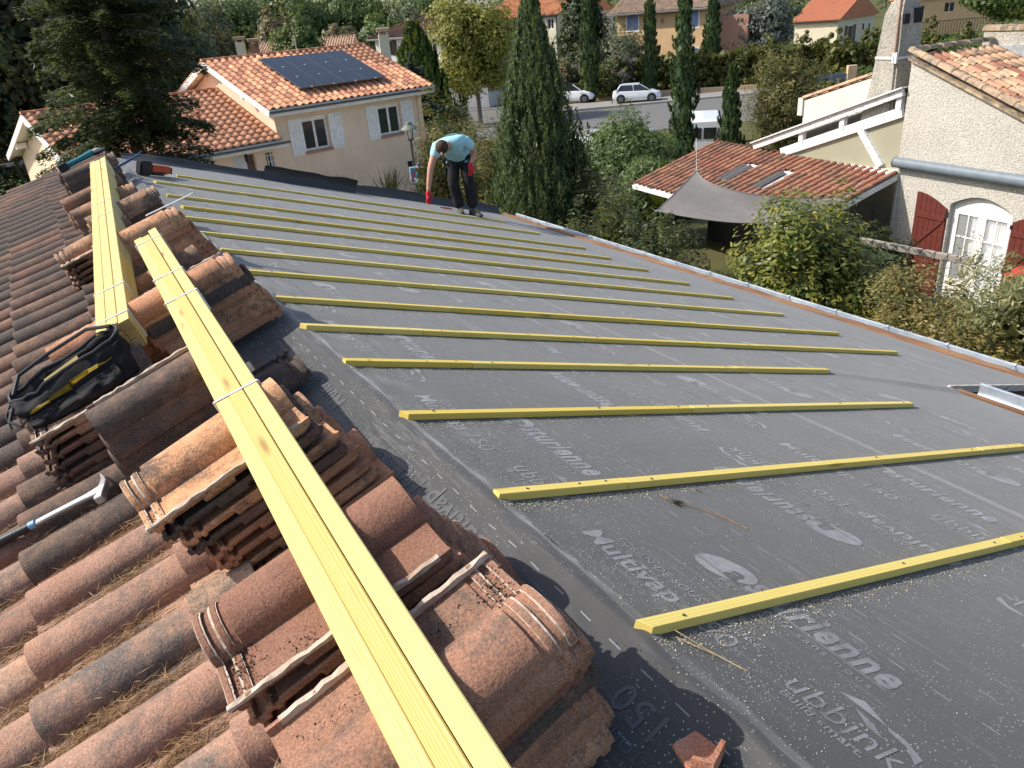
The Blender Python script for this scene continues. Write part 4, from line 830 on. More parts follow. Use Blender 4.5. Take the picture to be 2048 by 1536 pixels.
def barge(x, z0, zr, mat='white_paint'):
    b = MB()
    for s in (-1, 1): b.bar((x, 3.9 + s * 4.36, z0 - .10), (x, 3.9, zr - .10), .04, .20)
    b.parts('bargeboard', mat, A)
barge(-6.625, 4.08, 5.58); barge(-12.625, 3.13, 4.63); barge(.0, 4.08, 5.58)
for x in (-6.45, -12.45):
    zb = 4.46 if x < -10 else 5.40
    for dd in (1.4, 3.9, 6.4): b = MB(); b.box(x - .16, x + .17, dd - .07, dd + .07, zb - .16 - abs(dd - 3.9) * .345, zb + .02 - abs(dd - 3.9) * .345); b.build('purlin_end', 'white_paint', A)
b = MB(); b.lathe([(.001, 0), (.22, 0), (.22, .02), (.001, .021)], c=(0, 0, 0), n=20, M=Matrix.Rotation(R(-90), 4, 'Y') @ Matrix.Scale(1.4, 4, (1, 0, 0))); o = b.build('oval_vent', 'bark_grey', A); o.location = (-12.25, 2.6, 3.1)
eave_gutter(A, -6.6, .02, -.47, 4.03, 'grey_roof_trim'); eave_gutter(A, -12.6, -6.1, -.47, 3.08, 'grey_roof_trim')
b = MB(); b.box(-6.6, 0, -.40, -.375, 3.86, 3.975); b.box(-12.6, -6.12, -.40, -.375, 2.92, 3.035); b.parts('eave_board', 'white_paint', A); b = MB(); b.box(-6.58, -.02, -.37, -.002, 3.93, 3.97); b.box(-12.6, -6.3, -.37, -.0, 2.99, 3.03); b.parts('soffit', 'white_paint', A)
b = MB(); b.tube([(-.52, -.40, 3.98), (-.52, -.2, 3.8), (-.52, -.06, 3.70), (-.52, -.06, -1.2)], .045, 8); b.build('downpipe', 'render_tan', A, smooth=True)
window(A, -5.35, -4.36, 2.58, 3.60, 0, 2, 1, .075, rec=.10); window(A, -2.30, -1.33, 2.63, 3.62, 0, 2, 1, .075, rec=.10); window(A, -1.31, -.86, .92, 1.58, 0, 1, 1, .05)
for x0, x1, z in ((-5.35, -4.36, 3.60), (-2.30, -1.33, 3.62)): b = MB(); b.box(x0, x1, .05, .2, z, z + .06); b.build('roller_box', 'white_paint', A)
for x0, x1, z in ((-5.40, -4.30, 2.58), (-2.35, -1.28, 2.63)): b = MB(); b.box(x0, x1, -.06, .14, z - .085, z - .002); b.build('sill', 'sill_clay', A, bevel=.01)
shutter(A, -5.86, -5.355, 2.50, 3.68, 0, 'white_paint', 4, 1); shutter(A, -4.34, -3.82, 2.50, 3.68, 0, 'white_paint', 4, -1); shutter(A, -2.81, -2.305, 2.54, 3.71, 0, 'white_paint', 4, 1); shutter(A, -1.31, -.80, 2.54, 3.71, 0, 'white_paint', 4, -1)
window(A, -6.83, -6.55, 2.17, 2.79, .003, 1, 1, .03); b = MB()
for k in range(3): b.tube([(-6.79 + .1 * k, -.03, 2.19), (-6.79 + .1 * k, -.03, 2.77)], .012, 6)
for z in (2.3, 2.5, 2.7): b.tube([(-6.83, -.03, z), (-6.55, -.03, z)], .010, 6)
b.parts('window_grille', 'white_paint', A)
b = MB(); b.box(-7.95, -7.46, .15, .2, -.9, 2.8); b.build('door', 'door_white', A); b = MB(); b.box(-7.45, -7.20, .16, .21, -.9, 2.8); b.build('door', 'door_brown', A)
b = MB(); b.tube([(-7.58, .0, 2.95), (-7.58, -.16, 2.98), (-7.58, -.2, 2.9)], .012, 6); b.lathe([(.02, .0), (.07, -.06), (.055, -.24), (.015, -.29)], c=(-7.58, -.2, 2.9), n=6); b.build('wall_lantern', 'iron_black', A)
b = MB(); b.tube([(-8.1, 1.6, 3.75), (-8.1, 1.6, 4.15)], .06, 8); b.lathe([(.10, 0), (.10, .05), (.03, .08)], c=(-8.1, 1.6, 4.15), n=10); b.build('vent_pipe', 'clay_far', A)
b = MB(); b.tube([(-2.9, 4.0, 5.5), (-2.9, 4.0, 6.15)], .02, 6); b.build('roof_mast', 'alu', A)
# low porch canopy at the left gable
b = MB(); b.hexa([(-14.6, .3, 2.35), (-12.27, .3, 2.55), (-12.27, 2.6, 2.55), (-14.6, 2.6, 2.35), (-14.6, .3, 2.43), (-12.27, .3, 2.63), (-12.27, 2.6, 2.63), (-14.6, 2.6, 2.43)]); b.bar((-14.5, .35, -1), (-14.5, .35, 2.36), .09, .09); b.build('porch_canopy', 'white_paint', A)
# solar array on the roof
S_ = thing('solar_array', 'black solar panel array on the orange roof of the tan house', 'solar panels', oA, th); bpy.context.view_layer.update()
MS = Matrix((Vector((1, 0, 0)), vA, Vector((1, 0, 0)).cross(vA))).transposed().to_4x4(); MS.translation = Vector((-4.96, -.40, 4.1)) + vA * .84 + Vector((0, -sl_, 1)).normalized() * .17
for i in range(2):
    for j in range(3):
        b = MB(); b.box(.006, 1.709, .006, .939, 0, .035); o = b.build('panel', 'solar', S_, fix=False); o.matrix_basis = MS @ Matrix.Translation((1.715 * i, .945 * j, 0))
        f = MB(); 
        for (x0, x1, y0, y1) in ((0, 1.715, 0, .012), (0, 1.715, .933, .945), (0, .012, .012, .933), (1.703, 1.715, .012, .933), (.851, .864, .012, .933)): f.box(x0 + .002, x1 - .002, y0, y1, .01, .038)
        f.build('panel_frame', 'alu' if False else 'grey_roof_trim', o, fix=False)
        for x in (.43, 1.28): c = MB(); c.box(x - .03, x + .03, -.02, .02, .03, .05); c.build('clamp', 'alu', o, fix=False)
b = MB()
for j in range(3):
    for y in (.2, .74): b.box(0, 3.43, .945 * j + y - .02, .945 * j + y + .02, -.09, -.003)

for o in b.parts('rail', 'alu', S_): o.matrix_basis = MS

# ------------------------------------------------------------------ roughcast house on the right
oB = Vector((15.76, 10.83, 0)); tB = R(-96.6)
B = thing('roughcast_house', 'cream roughcast house with maroon shutters and grey awning box at right', 'house', oB, tB); bpy.context.view_layer.update()
zv = lambda s: 4.715 - .38 * s                     # underside of verge
b = MB(); X0, X1 = -.03, 7.5
hx0, hx1, hz0, hz1 = 1.43, 2.83, -.30, 1.86
xs = [X0, hx0, hx1, X1]
for i in range(3):
    a, c = xs[i], xs[i + 1]; z0 = -.5 if i != 1 else None
    if i != 1: b.add([(a, 0, -.5), (c, 0, -.5), (c, 0, zv(c)), (a, 0, zv(a))], [(0, 1, 2, 3)])
arc = [(hx0 + (hx1 - hx0) * k / 12, 0, hz1 + .24 * math.sin(math.pi * k / 12) ** .9) for k in range(13)]
b.add(arc + [(hx1, 0, zv(hx1)), (hx0, 0, zv(hx0))], [tuple(range(15))]); b.add([(hx0, 0, -.5), (hx1, 0, -.5), (hx1, 0, hz0), (hx0, 0, hz0)], [(0, 1, 2, 3)])
jam = [(hx0, 0, hz0)] + arc + [(hx1, 0, hz0)]; n_ = len(jam); b.add(jam + [(p[0], .22, p[2]) for p in jam], [(i, i + 1, n_ + i + 1, n_ + i) for i in range(n_ - 1)] + [(0, n_, 2 * n_ - 1, n_ - 1)])
b.add([(X0, 0, -.5), (X0, 8, -.5), (X0, 8, 4.6), (X0, 0, 4.67)], [(0, 3, 2, 1)])
b.build('wall', 'roughcast', B, fix=False)
vB = Vector((-1, 0, .38)).normalized()
b = MB(); b.hexa([(-.05, -.10, 4.72), (7.7, -.10, 1.775), (7.7, 8, 1.775), (-.05, 8, 4.72), (-.05, -.10, 4.77), (7.7, -.10, 1.825), (7.7, 8, 1.825), (-.05, 8, 4.77)]); b.parts('roof_deck', 'clay_verge', B)
tile_roof(B, (7.7, 1.18 - 1.0, 1.83), (0, 1, 0), vB, 4.6, 8.2, .23, .36, 'clay_pale', .055, 300, seed=6, mat2='clay_carport')
ridge_caps(B, (4.6, .05, 3.10), (-.10, .05, 4.885), .115, .40, 'clay_verge', 'verge_tile')
ridge_caps(B, (-.10, .05, 4.88), (-.10, 2.5, 4.88), .12, .40, 'clay_verge', 'ridge_tile')
# far roof part behind the parapet
b = MB(); b.box(-.35, 6.5, 2.58, 2.85, 3.6, 5.05); b.build('parapet', 'concrete_chimney', B); b = MB(); b.box(-.2, 3.2, 2.48, 2.575, 4.40, 4.78); b.build('flashing', 'zinc', B)
ridge_caps(B, (-.40, 2.72, 5.08), (6.5, 2.72, 5.08), .16, .42, 'clay_verge', 'ridge_tile')
# set-back far gable with its own tiled verge
b = MB(); b.prism([(-4.15, 1.05, -.5), (-.06, 1.05, -.5), (-.06, 1.05, 4.75), (-4.15, 1.05, 3.53)], (0, 5, 0)); b.box(-4.32, -4.152, 1.0, 1.3, 3.15, 3.6); b.build('wall', 'roughcast_white', B)
ridge_caps(B, (-4.2, 1.1, 3.58), (-.3, 1.1, 4.74), .10, .38, 'clay_pale', 'verge_tile'); ridge_caps(B, (-4.2, 1.32, 3.56), (-.3, 1.32, 4.72), .10, .38, 'clay_pale', 'verge_tile')
# shutters, french door
def arched_shutter(x0, x1, z0, zlow, rise, y, hinge, mat='maroon_paint'):
    root = None; n = 6; w = (x1 - x0) / n
    fz = lambda x: zlow + rise * math.sin(math.pi / 2 * ((x1 - x) if hinge > 0 else (x - x0)) / (x1 - x0))
    bb = MB(); bb.prism([(x0, y - .018, z0), (x1, y - .018, z0)] + [(x1 - (x1 - x0) * k / 6, y - .018, fz(x1 - (x1 - x0) * k / 6)) for k in range(7)], (0, .014, 0)); root = bb.build('shutter', mat, B)
    for k in range(n):
        a, c = x0 + k * w + .004, x0 + (k + 1) * w - .004; p = MB(); p.prism([(a, y - .036, z0), (c, y - .036, z0), (c, y - .036, fz(c)), (a, y - .036, fz(a))], (0, .018, 0)); p.build('plank', mat, root)
    p = MB()
    for zz in (z0 + .16, z0 + 1.0, zlow - .22): p.box(x0 + .03, x1 - .02, y - .06, y - .036, zz - .045, zz + .045)
    for za, zb in ((z0 + .22, z0 + .94), (z0 + 1.06, zlow - .28)): p.bar(((x0 + .07), y - .048, za), ((x1 - .09), y - .048, zb), .022, .07, up=(0, 0, 1))
    p.parts('brace', mat, root)
    p = MB()
    for zz in (z0 + .2, z0 + 1.0, zlow - .1): p.box(x1 - .02 if hinge > 0 else x0 - .03, x1 + .03 if hinge > 0 else x0 + .02, y - .05, y - .005, zz - .04, zz + .04)
    p.parts('hinge', 'iron_black', root); return root
arched_shutter(.61, 1.395, -.26, 1.74, .27, -.0, 1); arched_shutter(2.87, 3.65, -.26, 1.74, .27, -.0, -1)
D_ = MB(); dz = .14
def fbox(x0, x1, z0, z1, y0=.12, y1=.17): D_.box(x0, x1, y0, y1, z0, z1)
fbox(1.43, 1.49, -.29, 1.9); fbox(2.77, 2.83, -.29, 1.9); D_.add([(p[0], .125, p[2]) for p in arc] + [(hx1 - .02, .125, 1.70), (hx0 + .02, .125, 1.70)], [tuple(range(15))])
for x0 in (1.49, 2.13):
    fbox(x0, x0 + .09, -.28, 1.74, .115, .165); fbox(x0 + .55, x0 + .64, -.28, 1.74, .115, .165); fbox(x0 + .09, x0 + .55, -.28, .22, .117, .163); fbox(x0 + .09, x0 + .55, 1.66, 1.74, .117, .163)
    fbox(x0 + .31, x0 + .335, .22, 1.66, .125, .15)
    for zz in (.70, 1.18): fbox(x0 + .09, x0 + .55, zz - .0125, zz + .0125, .126, .149)
dr = D_.build('french_door', 'white_paint', B)
p = MB(); p.box(1.55, 2.07, .14, .146, .2, 1.68); p.box(2.19, 2.71, .14, .146, .2, 1.68)
t = NT('pane_clear'); t.col((.85, .88, .88)).rough(.03, .5); t.b.inputs['Alpha'].default_value = .18; MATS['pane_clear'] = t.m
p.build('pane', 'pane_clear', dr, fix=False)
p = MB(); p.grid(lambda i, j: (1.86 + .30 * i, .20 + .02 * math.sin(i * 40), .1 + 1.6 * j), 40, 1); p.grid(lambda i, j: (2.16 + .58 * i, .21 + .02 * math.sin(i * 60), .1 + 1.6 * j), 60, 1); p.build('curtain', 'curtain', dr, smooth='all', fix=False)
p = MB(); p.box(1.43, 2.83, .55, .57, -.3, 2.1); p.box(1.42, 1.428, .2, .56, -.3, 2.1); p.build('room_shade_panel', 'steel_dark', B, fix=False)  # dark sheets behind the door, standing in for the shade of the room
b = MB(); b.loft([[(x, -.13 + .105 * math.cos(a), 2.585 + .115 * math.sin(a)) for a in np.linspace(0, 2 * math.pi, 17)[:-1]] for x in (.0, 6.2)]); b.box(0.02, 6.2, -.10, -.004, 2.48, 2.6); b.build('awning_box', 'awning_grey', B, smooth=True)
b = MB(); b.lathe([(.001, 0), (.12, 0), (.12, .02), (.001, .021)], n=20, M=Matrix.Rotation(R(-90), 4, 'Y')); o = b.build('awning_end_cap', 'awning_grey', B); o.location = (-.001, -.13, 2.585)
b = MB(); b.tube([(.05, -.012, 2.5), (.05, -.012, -.3)], .008, 6); b.tube([(.14, -.012, 2.45), (.22, -.012, 1.2), (.22, -.012, .2)], .005, 5); b.parts('cable', 'white_paint', B)
# chimney: flared stack, rounded hood with smoke slots
ch = MB(); st = [(3.0, -1.49, -.50, .10, .95), (4.1, -1.26, -.52, .12, .92), (5.2, -1.16, -.58, .16, .88), (5.6, -1.13, -.62, .18, .86), (5.82, -1.05, -.66, .24, .80), (5.97, -.93, -.72, .34, .72)]
ch.loft([[(x0 + .04, d0, z), (x1, d0, z), (x1 + .0, d1, z), (x0 + .04, d1, z)] for z, x0, x1, d0, d1 in st]); C_ = ch.build('chimney', 'concrete_chimney', B, bevel=.05)
for d0, d1 in ((.26, .42), (.58, .80)): p = MB(); p.box(-.70, -.575, d0, d1, 5.40, 5.60 if d0 < .5 else 5.70); p.build('smoke_slot', 'dark_hole', C_)
p = MB(); p.bar((-1.12, .125, 4.72), (-.535, .125, 4.72), .02, .05); p.bar((-.54, .12, 4.72), (-.54, .92, 4.72), .02, .05); p.box(-.62, -.50, .07, .13, 4.62, 4.84); p.parts('strap', 'white_paint', C_); p = MB(); p.tube([(-.57, .08, 4.6), (-.60, .10, 6.4)], .018, 6); p.build('aerial_mast', 'sill_clay', C_)

# veranda lean-to: white timbers and yellowed sheets, side face in line with the wall
V = thing('veranda', 'white timber lean-to with peeling rafters and yellowed panels beside the roughcast house', 'veranda', oB, tB)
pb = lambda s, z, d=0.0: (s, d, z)
b = MB(); b.bar(pb(-4.75, 2.42, -.05), pb(-.10, 4.06, -.05), .10, .16); b.build('verge_rafter', 'peeling_paint', V); b = MB(); b.bar(pb(-4.80, 2.52, -.07), pb(-.06, 4.165, -.07), .20, .03); b.build('cover_strip', 'white_peel', V)
b = MB(); b.bar(pb(-3.75, 2.36, .02), pb(-.10, 3.64, .02), .09, .22); b.build('rafter', 'white_peel', V)
for s in (-.20, -1.75, -3.05): b = MB(); zz = 2.36 + (s + 3.75) * .3507; b.bar(pb(s, zz + .08, .02), pb(s, zz + .42, .02), .12, .14, up=(1, 0, 0)); b.build('stub_post', 'white_peel', V)
b = MB(); b.bar(pb(-1.22, 3.20, .015), pb(-.50, 2.42, .015), .10, .17, up=(1, 0, 0)); b.parts('brace', 'peeling_paint', V)
b = MB(); b.add([pb(-3.55, 2.33, .06), pb(-.06, 2.33, .06), pb(-.06, 3.60, .06)], [(0, 1, 2)]); b.build('side_panel', 'polycarbonate', V, fix=False)
b = MB(); b.hexa([(-4.85, -.04, 2.47), (-.10, -.04, 4.12), (-.10, 1.0, 4.12), (-4.85, 1.0, 2.47), (-4.85, -.04, 2.505), (-.10, -.04, 4.155), (-.10, 1.0, 4.155), (-4.85, 1.0, 2.505)]); b.build('roof_sheet', 'corrugated_clear', V)
b = MB(); b.hexa([(-5.65, -.18, 2.10), (-.02, -.18, 2.28), (-.02, .12, 2.30), (-5.65, .12, 2.12), (-5.65, -.18, 2.17), (-.02, -.18, 2.35), (-.02, .12, 2.38), (-5.65, .12, 2.20)]); b.build('flashing', 'white_peel', V)
for s in (-5.3, -2.6): b = MB(); b.bar((s, .15, -.5), (s, .15, 2.3), .10, .10); b.build('post', 'white_peel', V)
# tiled carport roof in front of it
K = thing('carport', 'lean-to carport with terracotta tiles and two translucent strips', 'carport', oB, tB); bpy.context.view_layer.update()
zk0, zk1, run = 1.55, 2.30, 2.75; vK = Vector((0, run, zk1 - zk0)).normalized(); LK = math.hypot(run, zk1 - zk0)
b = MB(); b.hexa([(-6.6, -.05 - run, zk0 - .09), (.02, -.05 - run, zk0 - .09), (.02, -.05, zk1 - .09), (-6.6, -.05, zk1 - .09), (-6.6, -.05 - run, zk0), (.02, -.05 - run, zk0), (.02, -.05, zk1), (-6.6, -.05, zk1)]); b.parts('roof_deck', 'white_peel', K)
tile_roof(K, (-6.62, -.08 - run, zk0 + .01), (1, 0, 0), vK, 6.66, LK, .222, .36, 'clay_carport', .06, 300, seed=8, mat2='clay_stack', skip=lambda u, v: (2.40 < u < 2.78 or 3.60 < u < 4.0) and .9 < v < 1.85)
for x0 in (2.44, 3.66):
    b = MB(); b.grid(lambda i, j: Vector((-6.62 + x0 + .42 * i, -.08 - run, zk0 + .05)) + vK * (1.02 + 1.0 * j) + Vector((0, 0, .028 * math.sin(i * 2 * math.pi * 2))), 24, 3); b.build('translucent_strip', 'corrugated_clear', K, smooth='all', fix=False)
tile_roof(K, (-4.6, 1.1, 2.02), (-1, 0, 0), Vector((0, -1, .27)).normalized(), 2.0, 1.15, .222, .36, 'clay_carport', .06, 40, seed=9)
for s, d in ((-6.4, -2.6), (-3.3, -2.6), (-.15, -2.6)): b = MB(); b.bar((s, d, -.6), (s, d, zk0 - .02), .12, .12); b.build('post', 'white_peel', K)
b = MB(); b.box(-6.6, .02, -2.86, -2.81, zk0 - .13, zk0 - .005); b.parts('eave_board', 'white_peel', K); b = MB(); b.box(.022, .06, -2.8, -.06, zk0 - .12, zk0 - .0); bm_ = b; b.v = [(x, y, z + (y + 2.8) * .273) for x, y, z in b.v]; b.build('verge_board', 'white_peel', K)
b = MB(); b.box(-6.3, -.3, -.35, -.25, -.6, 1.6); b.build('back_panel', 'steel_dark', K)
# shade sail
sailc = [Vector((10.5, 11.8, 3.12)), Vector((12.47, 9.72, 2.52)), Vector((9.27, 9.28, 2.50)), Vector((8.73, 10.99, 2.75))]
Sg = thing('shade_sail', 'grey fabric shade sail stretched in front of the tiled carport', 'shade sail'); b = MB()
def bez(p, c, q, t): return p * (1 - t) ** 2 + c * (2 * t * (1 - t)) + q * t * t
ct = Vector((9.75, 10.75, 2.78)); cb = Vector((9.95, 8.75, 2.36)); cl_ = Vector((9.55, 11.35, 2.92))
def sail(i, j):
    top = bez(sailc[0], ct, sailc[1], i); low = bez(sailc[3], cb, sailc[1], i) if i > 0 else sailc[3]
    mid_ = (top + low) / 2 - Vector((0, 0, .16 * math.sin(math.pi * i))) + (cl_ - (sailc[0] + sailc[3]) / 2) * (1 - i) ** 3
    return bez(top, mid_ * 2 - (top + low) / 2, low, j) + Vector((0, 0, .02 * math.sin(j * 9 + i * 5) * math.sin(math.pi * i)))
b.grid(sail, 26, 14); b.build('cloth', 'sail', Sg, smooth='all', fix=False)
b = MB(); b.tube([sail(k / 20, 0) for k in range(21)], .012, 5); b.tube([sail(k / 20, 1) for k in range(21)], .012, 5); b.tube([sail(0, k / 10) for k in range(11)], .012, 5); b.parts('hem', 'sail', Sg)
for c_ in (sailc[0], sailc[1], sailc[3]): b = MB(); b.lathe([(.03, 0), (.045, .006), (.03, .012)], c=tuple(c_), n=12); b.build('corner_ring', 'steel', Sg)
b = MB(); b.tube([sailc[0], sailc[0] + Vector((.35, .4, .55))], .008, 5); b.tube([sailc[1], sailc[1] + Vector((.5, .0, .25))], .008, 5); b.parts('cord', 'grey_block', Sg)
for p in (sailc[2] + Vector((.35, .1, .02)), Vector((9.25, 10.85, 2.80))): b = MB(); b.bar((p.x, p.y, -.4), (p.x, p.y, p.z - .02), .08, .08); b.build('post', 'grey_timber', Sg)
# old timber beam with a light string
Pg = thing('pergola_beam', 'weathered timber beam wound with a light string before the maroon shutter', 'beam'); a, c = Vector((11.05, 8.32, 2.22)), Vector((11.80, 6.72, 2.00)); b = MB(); b.bar(a, c, .09, .11); b.build('beam', 'grey_timber', Pg, bevel=.01)
pts = []
for k in range(60):
    tt = k / 59; an = tt * 9 * 2 * math.pi; p = a.lerp(c, tt); sd = (c - a).normalized().cross(Vector((0, 0, 1))); pts.append(p + sd * .07 * math.cos(an) + Vector((0, 0, .075 * math.sin(an))))
b = MB(); b.tube(pts, .006, 4); b.build('light_string', 'string_light', Pg)
for p in (a.lerp(c, .06), a.lerp(c, .94)): b = MB(); b.bar((p.x, p.y, -.3), (p.x, p.y, p.z - .055), .09, .09); b.build('post', 'grey_timber', Pg)
# flower trough roof bit seen over the bush
b = MB(); b.prism([(-.22, -.14, 0), (.22, -.14, 0), (.22, .14, 0), (-.22, .14, 0)], (0, 0, .06)); b.prism([(-.26, -.17, .06), (.26, -.17, .06), (0, 0, .16)], (0, .34, 0)); o = b.build('bird_table', 'red_plastic'); o.location = (11.55, 5.75, 1.95); o.rotation_euler = (0, 0, R(-50)); tag(o, 'small red roofed bird table showing above the olive bush', 'bird table')
b = MB(); b.tube([(0, 0, -2.2), (0, 0, 0)], .03, 6); b.build('pole', 'grey_timber', o)

# ------------------------------------------------------------------ street, cars and far houses
def sheet(name, mat, poly, dz, n=14, step=None):
    """flat sheet over the terrain: poly corners (4) bilinear"""
    b = MB(); P = [Vector((x, y, 0)) for x, y in poly]
    def f(i, j):
        p = P[0].lerp(P[1], i).lerp(P[3].lerp(P[2], i), j); return (p.x, p.y, terrain(p.x, p.y) + dz)
    b.grid(f, n, n); return struct(b.build(name, mat, smooth='all', fix=False))
sheet('road', 'asphalt', [(18, 48), (52, 27), (62, 46), (28, 70)], .02)
sheet('road', 'asphalt', [(15, 75), (28, 70), (40, 62), (30, 90)], .026)
sheet('pavement', 'pavement', [(36.2, 57.2), (52.5, 46.6), (54.6, 50.0), (38.4, 61.2)], .14)
b = MB(); a, c = Vector((36.0, 57.0, terrain(36, 57))), Vector((52.4, 46.4, terrain(52.4, 46.4)))
for k in range(16): p, q_ = a.lerp(c, k / 16), a.lerp(c, (k + .97) / 16); b.bar(p + Vector((0, 0, .07)), q_ + Vector((0, 0, .07)), .15, .16)
struct(b.build('kerb', 'kerb_stone')); sheet('pavement', 'bounce_paving', [(-12, 12.6), (13.5, 15.2), (13.0, 27.0), (-12, 23.0)], .03)  # last sheet: pale paving added to bounce sunlight onto the tan house wall
sheet('pavement', 'pavement', [(22, 57), (33, 65.5), (31.5, 71), (19, 66)], .13)
def low_wall(label, p, q, h, t, mat, cap=None):
    w = thing('garden_wall', label, 'wall'); b = MB(); p = Vector((*p, 0)); q = Vector((*q, 0)); z = min(terrain(p.x, p.y), terrain(q.x, q.y)) - .3; m = Vector((0, 0, z + (h + .3) / 2))
    b.bar(p + m, q + m, t, h + .3); b.build('wall_body', mat, w)
    if cap: b = MB(); m = Vector((0, 0, z + h + .34)); b.bar(p + m, q + m, t + .12, .07); b.build('coping', cap, w)
    return w
low_wall('low ochre garden wall behind the two white cars', (43.0, 61.0), (54.5, 50.4), .55, .2, 'wall_ochre'); low_wall('taller ochre wall section left of the parked white cars', (40.2, 63.6), (42.9, 61.2), 1.25, .2, 'wall_ochre')
low_wall('white garden wall with a curved top in front of the brown roofed house', (33.0, 72.0), (37.4, 69.0), 1.5, .2, 'render_white'); low_wall('cream pillar wall beside the metal gate', (37.6, 68.9), (39.2, 67.9), 1.55, .25, 'render_cream', 'clay_far')
g_ = thing('metal_gate', 'grey metal gate beside the cream pillar wall', 'gate', (39.3, 67.7, terrain(39, 68)), R(-33)); b = MB(); b.box(0, 1.7, -.02, .02, .1, 1.5); b.build('panel', 'gate_metal', g_)
for k in range(8): b = MB(); b.box(.06 + .2 * k, .1 + .2 * k, -.05, -.021, .1, 1.55); b.build('bar', 'gate_metal', g_)
def wheel(par, x, y, r=.32):
    m = MB(); M = Matrix.Rotation(R(90), 4, 'X'); m.lathe([(r * .62, -.11), (r * .93, -.11), (r, -.07), (r, .07), (r * .93, .11), (r * .62, .11)], n=20, M=M, cap=False); w = m.build('wheel', 'tyre', par, smooth=True); w.location = (x, y, r)
    m = MB(); m.lathe([(.001, -.085), (r * .2, -.09), (r * .64, -.10), (r * .64, .10), (.001, .09)], n=20, M=M); m.build('rim', 'rim', w, smooth=True)
    m = MB()
    for k in range(5): a = k * 2 * math.pi / 5; s_ = 1 if y > 0 else -1; m.bar((0, s_ * .104, 0), (r * .6 * math.cos(a), s_ * .104, r * .6 * math.sin(a)), .012, .07, up=(0, 1, 0))
    m.parts('spoke', 'car_black', w)
def car(label, loc, rot, suv=False):
    c = thing('parked_car', label, 'car', loc, rot, 'white cars parked by the wall'); W = .88 if not suv else .91; zt = 1.45 if not suv else 1.62; L = 2.03 if not suv else 2.2; k = zt / 1.45
    # lower body: stations along x (nose at +x)
    st = [(-L, .62, .42, .70), (-L + .06, .78, .30, .92), (-L + .35, .86, .22, .98), (-1.3, .88, .2, .96), (-.3, .88, .2, .93), (.75, .88, .2, .92), (1.25, .87, .2, .90), (L - .45, .83, .22, .80), (L - .14, .74, .26, .68), (L, .56, .36, .56)]
    b = MB(); rings = []
    for x, w, z0, z1 in st:
        w *= W / .88; z0 *= k; z1 *= k; rings.append([(x, -w * .92, z0), (x, w * .92, z0), (x, w, z0 + .18), (x, w * .99, (z0 + z1) / 2), (x, w * .93, z1 - .05), (x, w * .80, z1), (x, -w * .80, z1), (x, -w * .93, z1 - .05), (x, -w * .99, (z0 + z1) / 2), (x, -w, z0 + .18)])
    b.loft(rings); bd = b.build('body', 'car_white', c, smooth=True)
    # cabin: stations along z
    zb = .90 * k; cab = [(-L + .22, 1.18, zb, .76), (-L + .36, 1.02, zb + .18, .73), (-L + .62, .55, zb + (zt - zb) * .80, .64), (-L + .85, .28, zt - .02, .58)]
    b = MB(); b.loft([[(x0, -w, z), (x1, -w, z), (x1, w, z), (x0, w, z)] for x0, x1, z, w in cab]); b.build('glasshouse', 'glass_car', c, bevel=.02)
    rf = MB(); x0, x1 = -L + .80, .34; rf.loft([[(x0 - .22, -w_, zt - .07), (x0 + .1, -w_, zt - .0), (x1 - .2, -w_, zt), (x1 + .1, -w_, zt - .08), (x1 + .1, -w_, zt - .10), (x0 - .22, -w_, zt - .11)] for w_ in (-.61 * W / .88, .61 * W / .88)]); rf.build('roof', 'car_white' if not suv else 'car_black', c, bevel=.015)
    pl = MB()
    for s in (-1, 1):
        pl.bar((1.20, s * .76 * W / .88, zb - .02), (.36, s * .60 * W / .88, zt - .06), .07, .05); pl.bar((-.22, s * .765 * W / .88, zb), (-.30, s * .62 * W / .88, zt - .06), .08, .035); pl.bar((-L + .3, s * .745, zb), (-L + .66, s * .62 * W / .88, zt - .06), .22, .05)
    pl.parts('pillar', 'car_white', c)
    for x in (-L + .72, L - .78):
        for s in (-1, 1): wheel(c, x, s * (W - .085), .33 * k ** .5)
    ar = MB()
    for x in (-L + .72, L - .78):
        for s in (-1, 1): ar.lathe([(.385 * k ** .5, -.012), (.385 * k ** .5, .012), (.335 * k ** .5, .012), (.335 * k ** .5, -.012), (.385 * k ** .5, -.012)], c=(x, s * (W - .004), .33 * k ** .5), n=20, M=Matrix.Rotation(R(90), 4, 'X'), cap=False)
    ar.parts('wheel_arch', 'car_black', c)
    for s in (-1, 1):
        h = MB(); h.loft([[(L - .30, s * .60, .68 * k), (L - .30, s * .80, .66 * k), (L - .30, s * .80, .74 * k), (L - .30, s * .60, .78 * k)], [(L - .06, s * .48, .58 * k), (L - .10, s * .66, .57 * k), (L - .12, s * .66, .64 * k), (L - .08, s * .48, .66 * k)]]); h.build('headlight', 'lamp_clear', c)
        h = MB(); h.box(-L - .005, -L + .12, s * .52 - .14, s * .52 + .14, .76 * k, .86 * k); h.build('tail_light', 'lamp_red', c); h = MB(); h.box(.80, 1.0, s * (W + .02), s * (W + .17), .93 * k, 1.05 * k); h.build('mirror', 'car_black', c, bevel=.02)
        h = MB(); h.box(.1, .22, s * W - .01 * (s < 0) - .002, s * W + .01 * (s > 0) + .002, .74 * k, .77 * k); h.build('door_handle', 'car_white', c)
    h = MB(); h.box(L - .06, L + .012, -.52, .52, .30 * k, .44 * k); h.build('grille', 'car_black', c, bevel=.02); h = MB(); h.box(L + .0125, L + .02, -.26, .26, .36 * k, .46 * k); h.build('number_plate', 'plate', c)
    return c
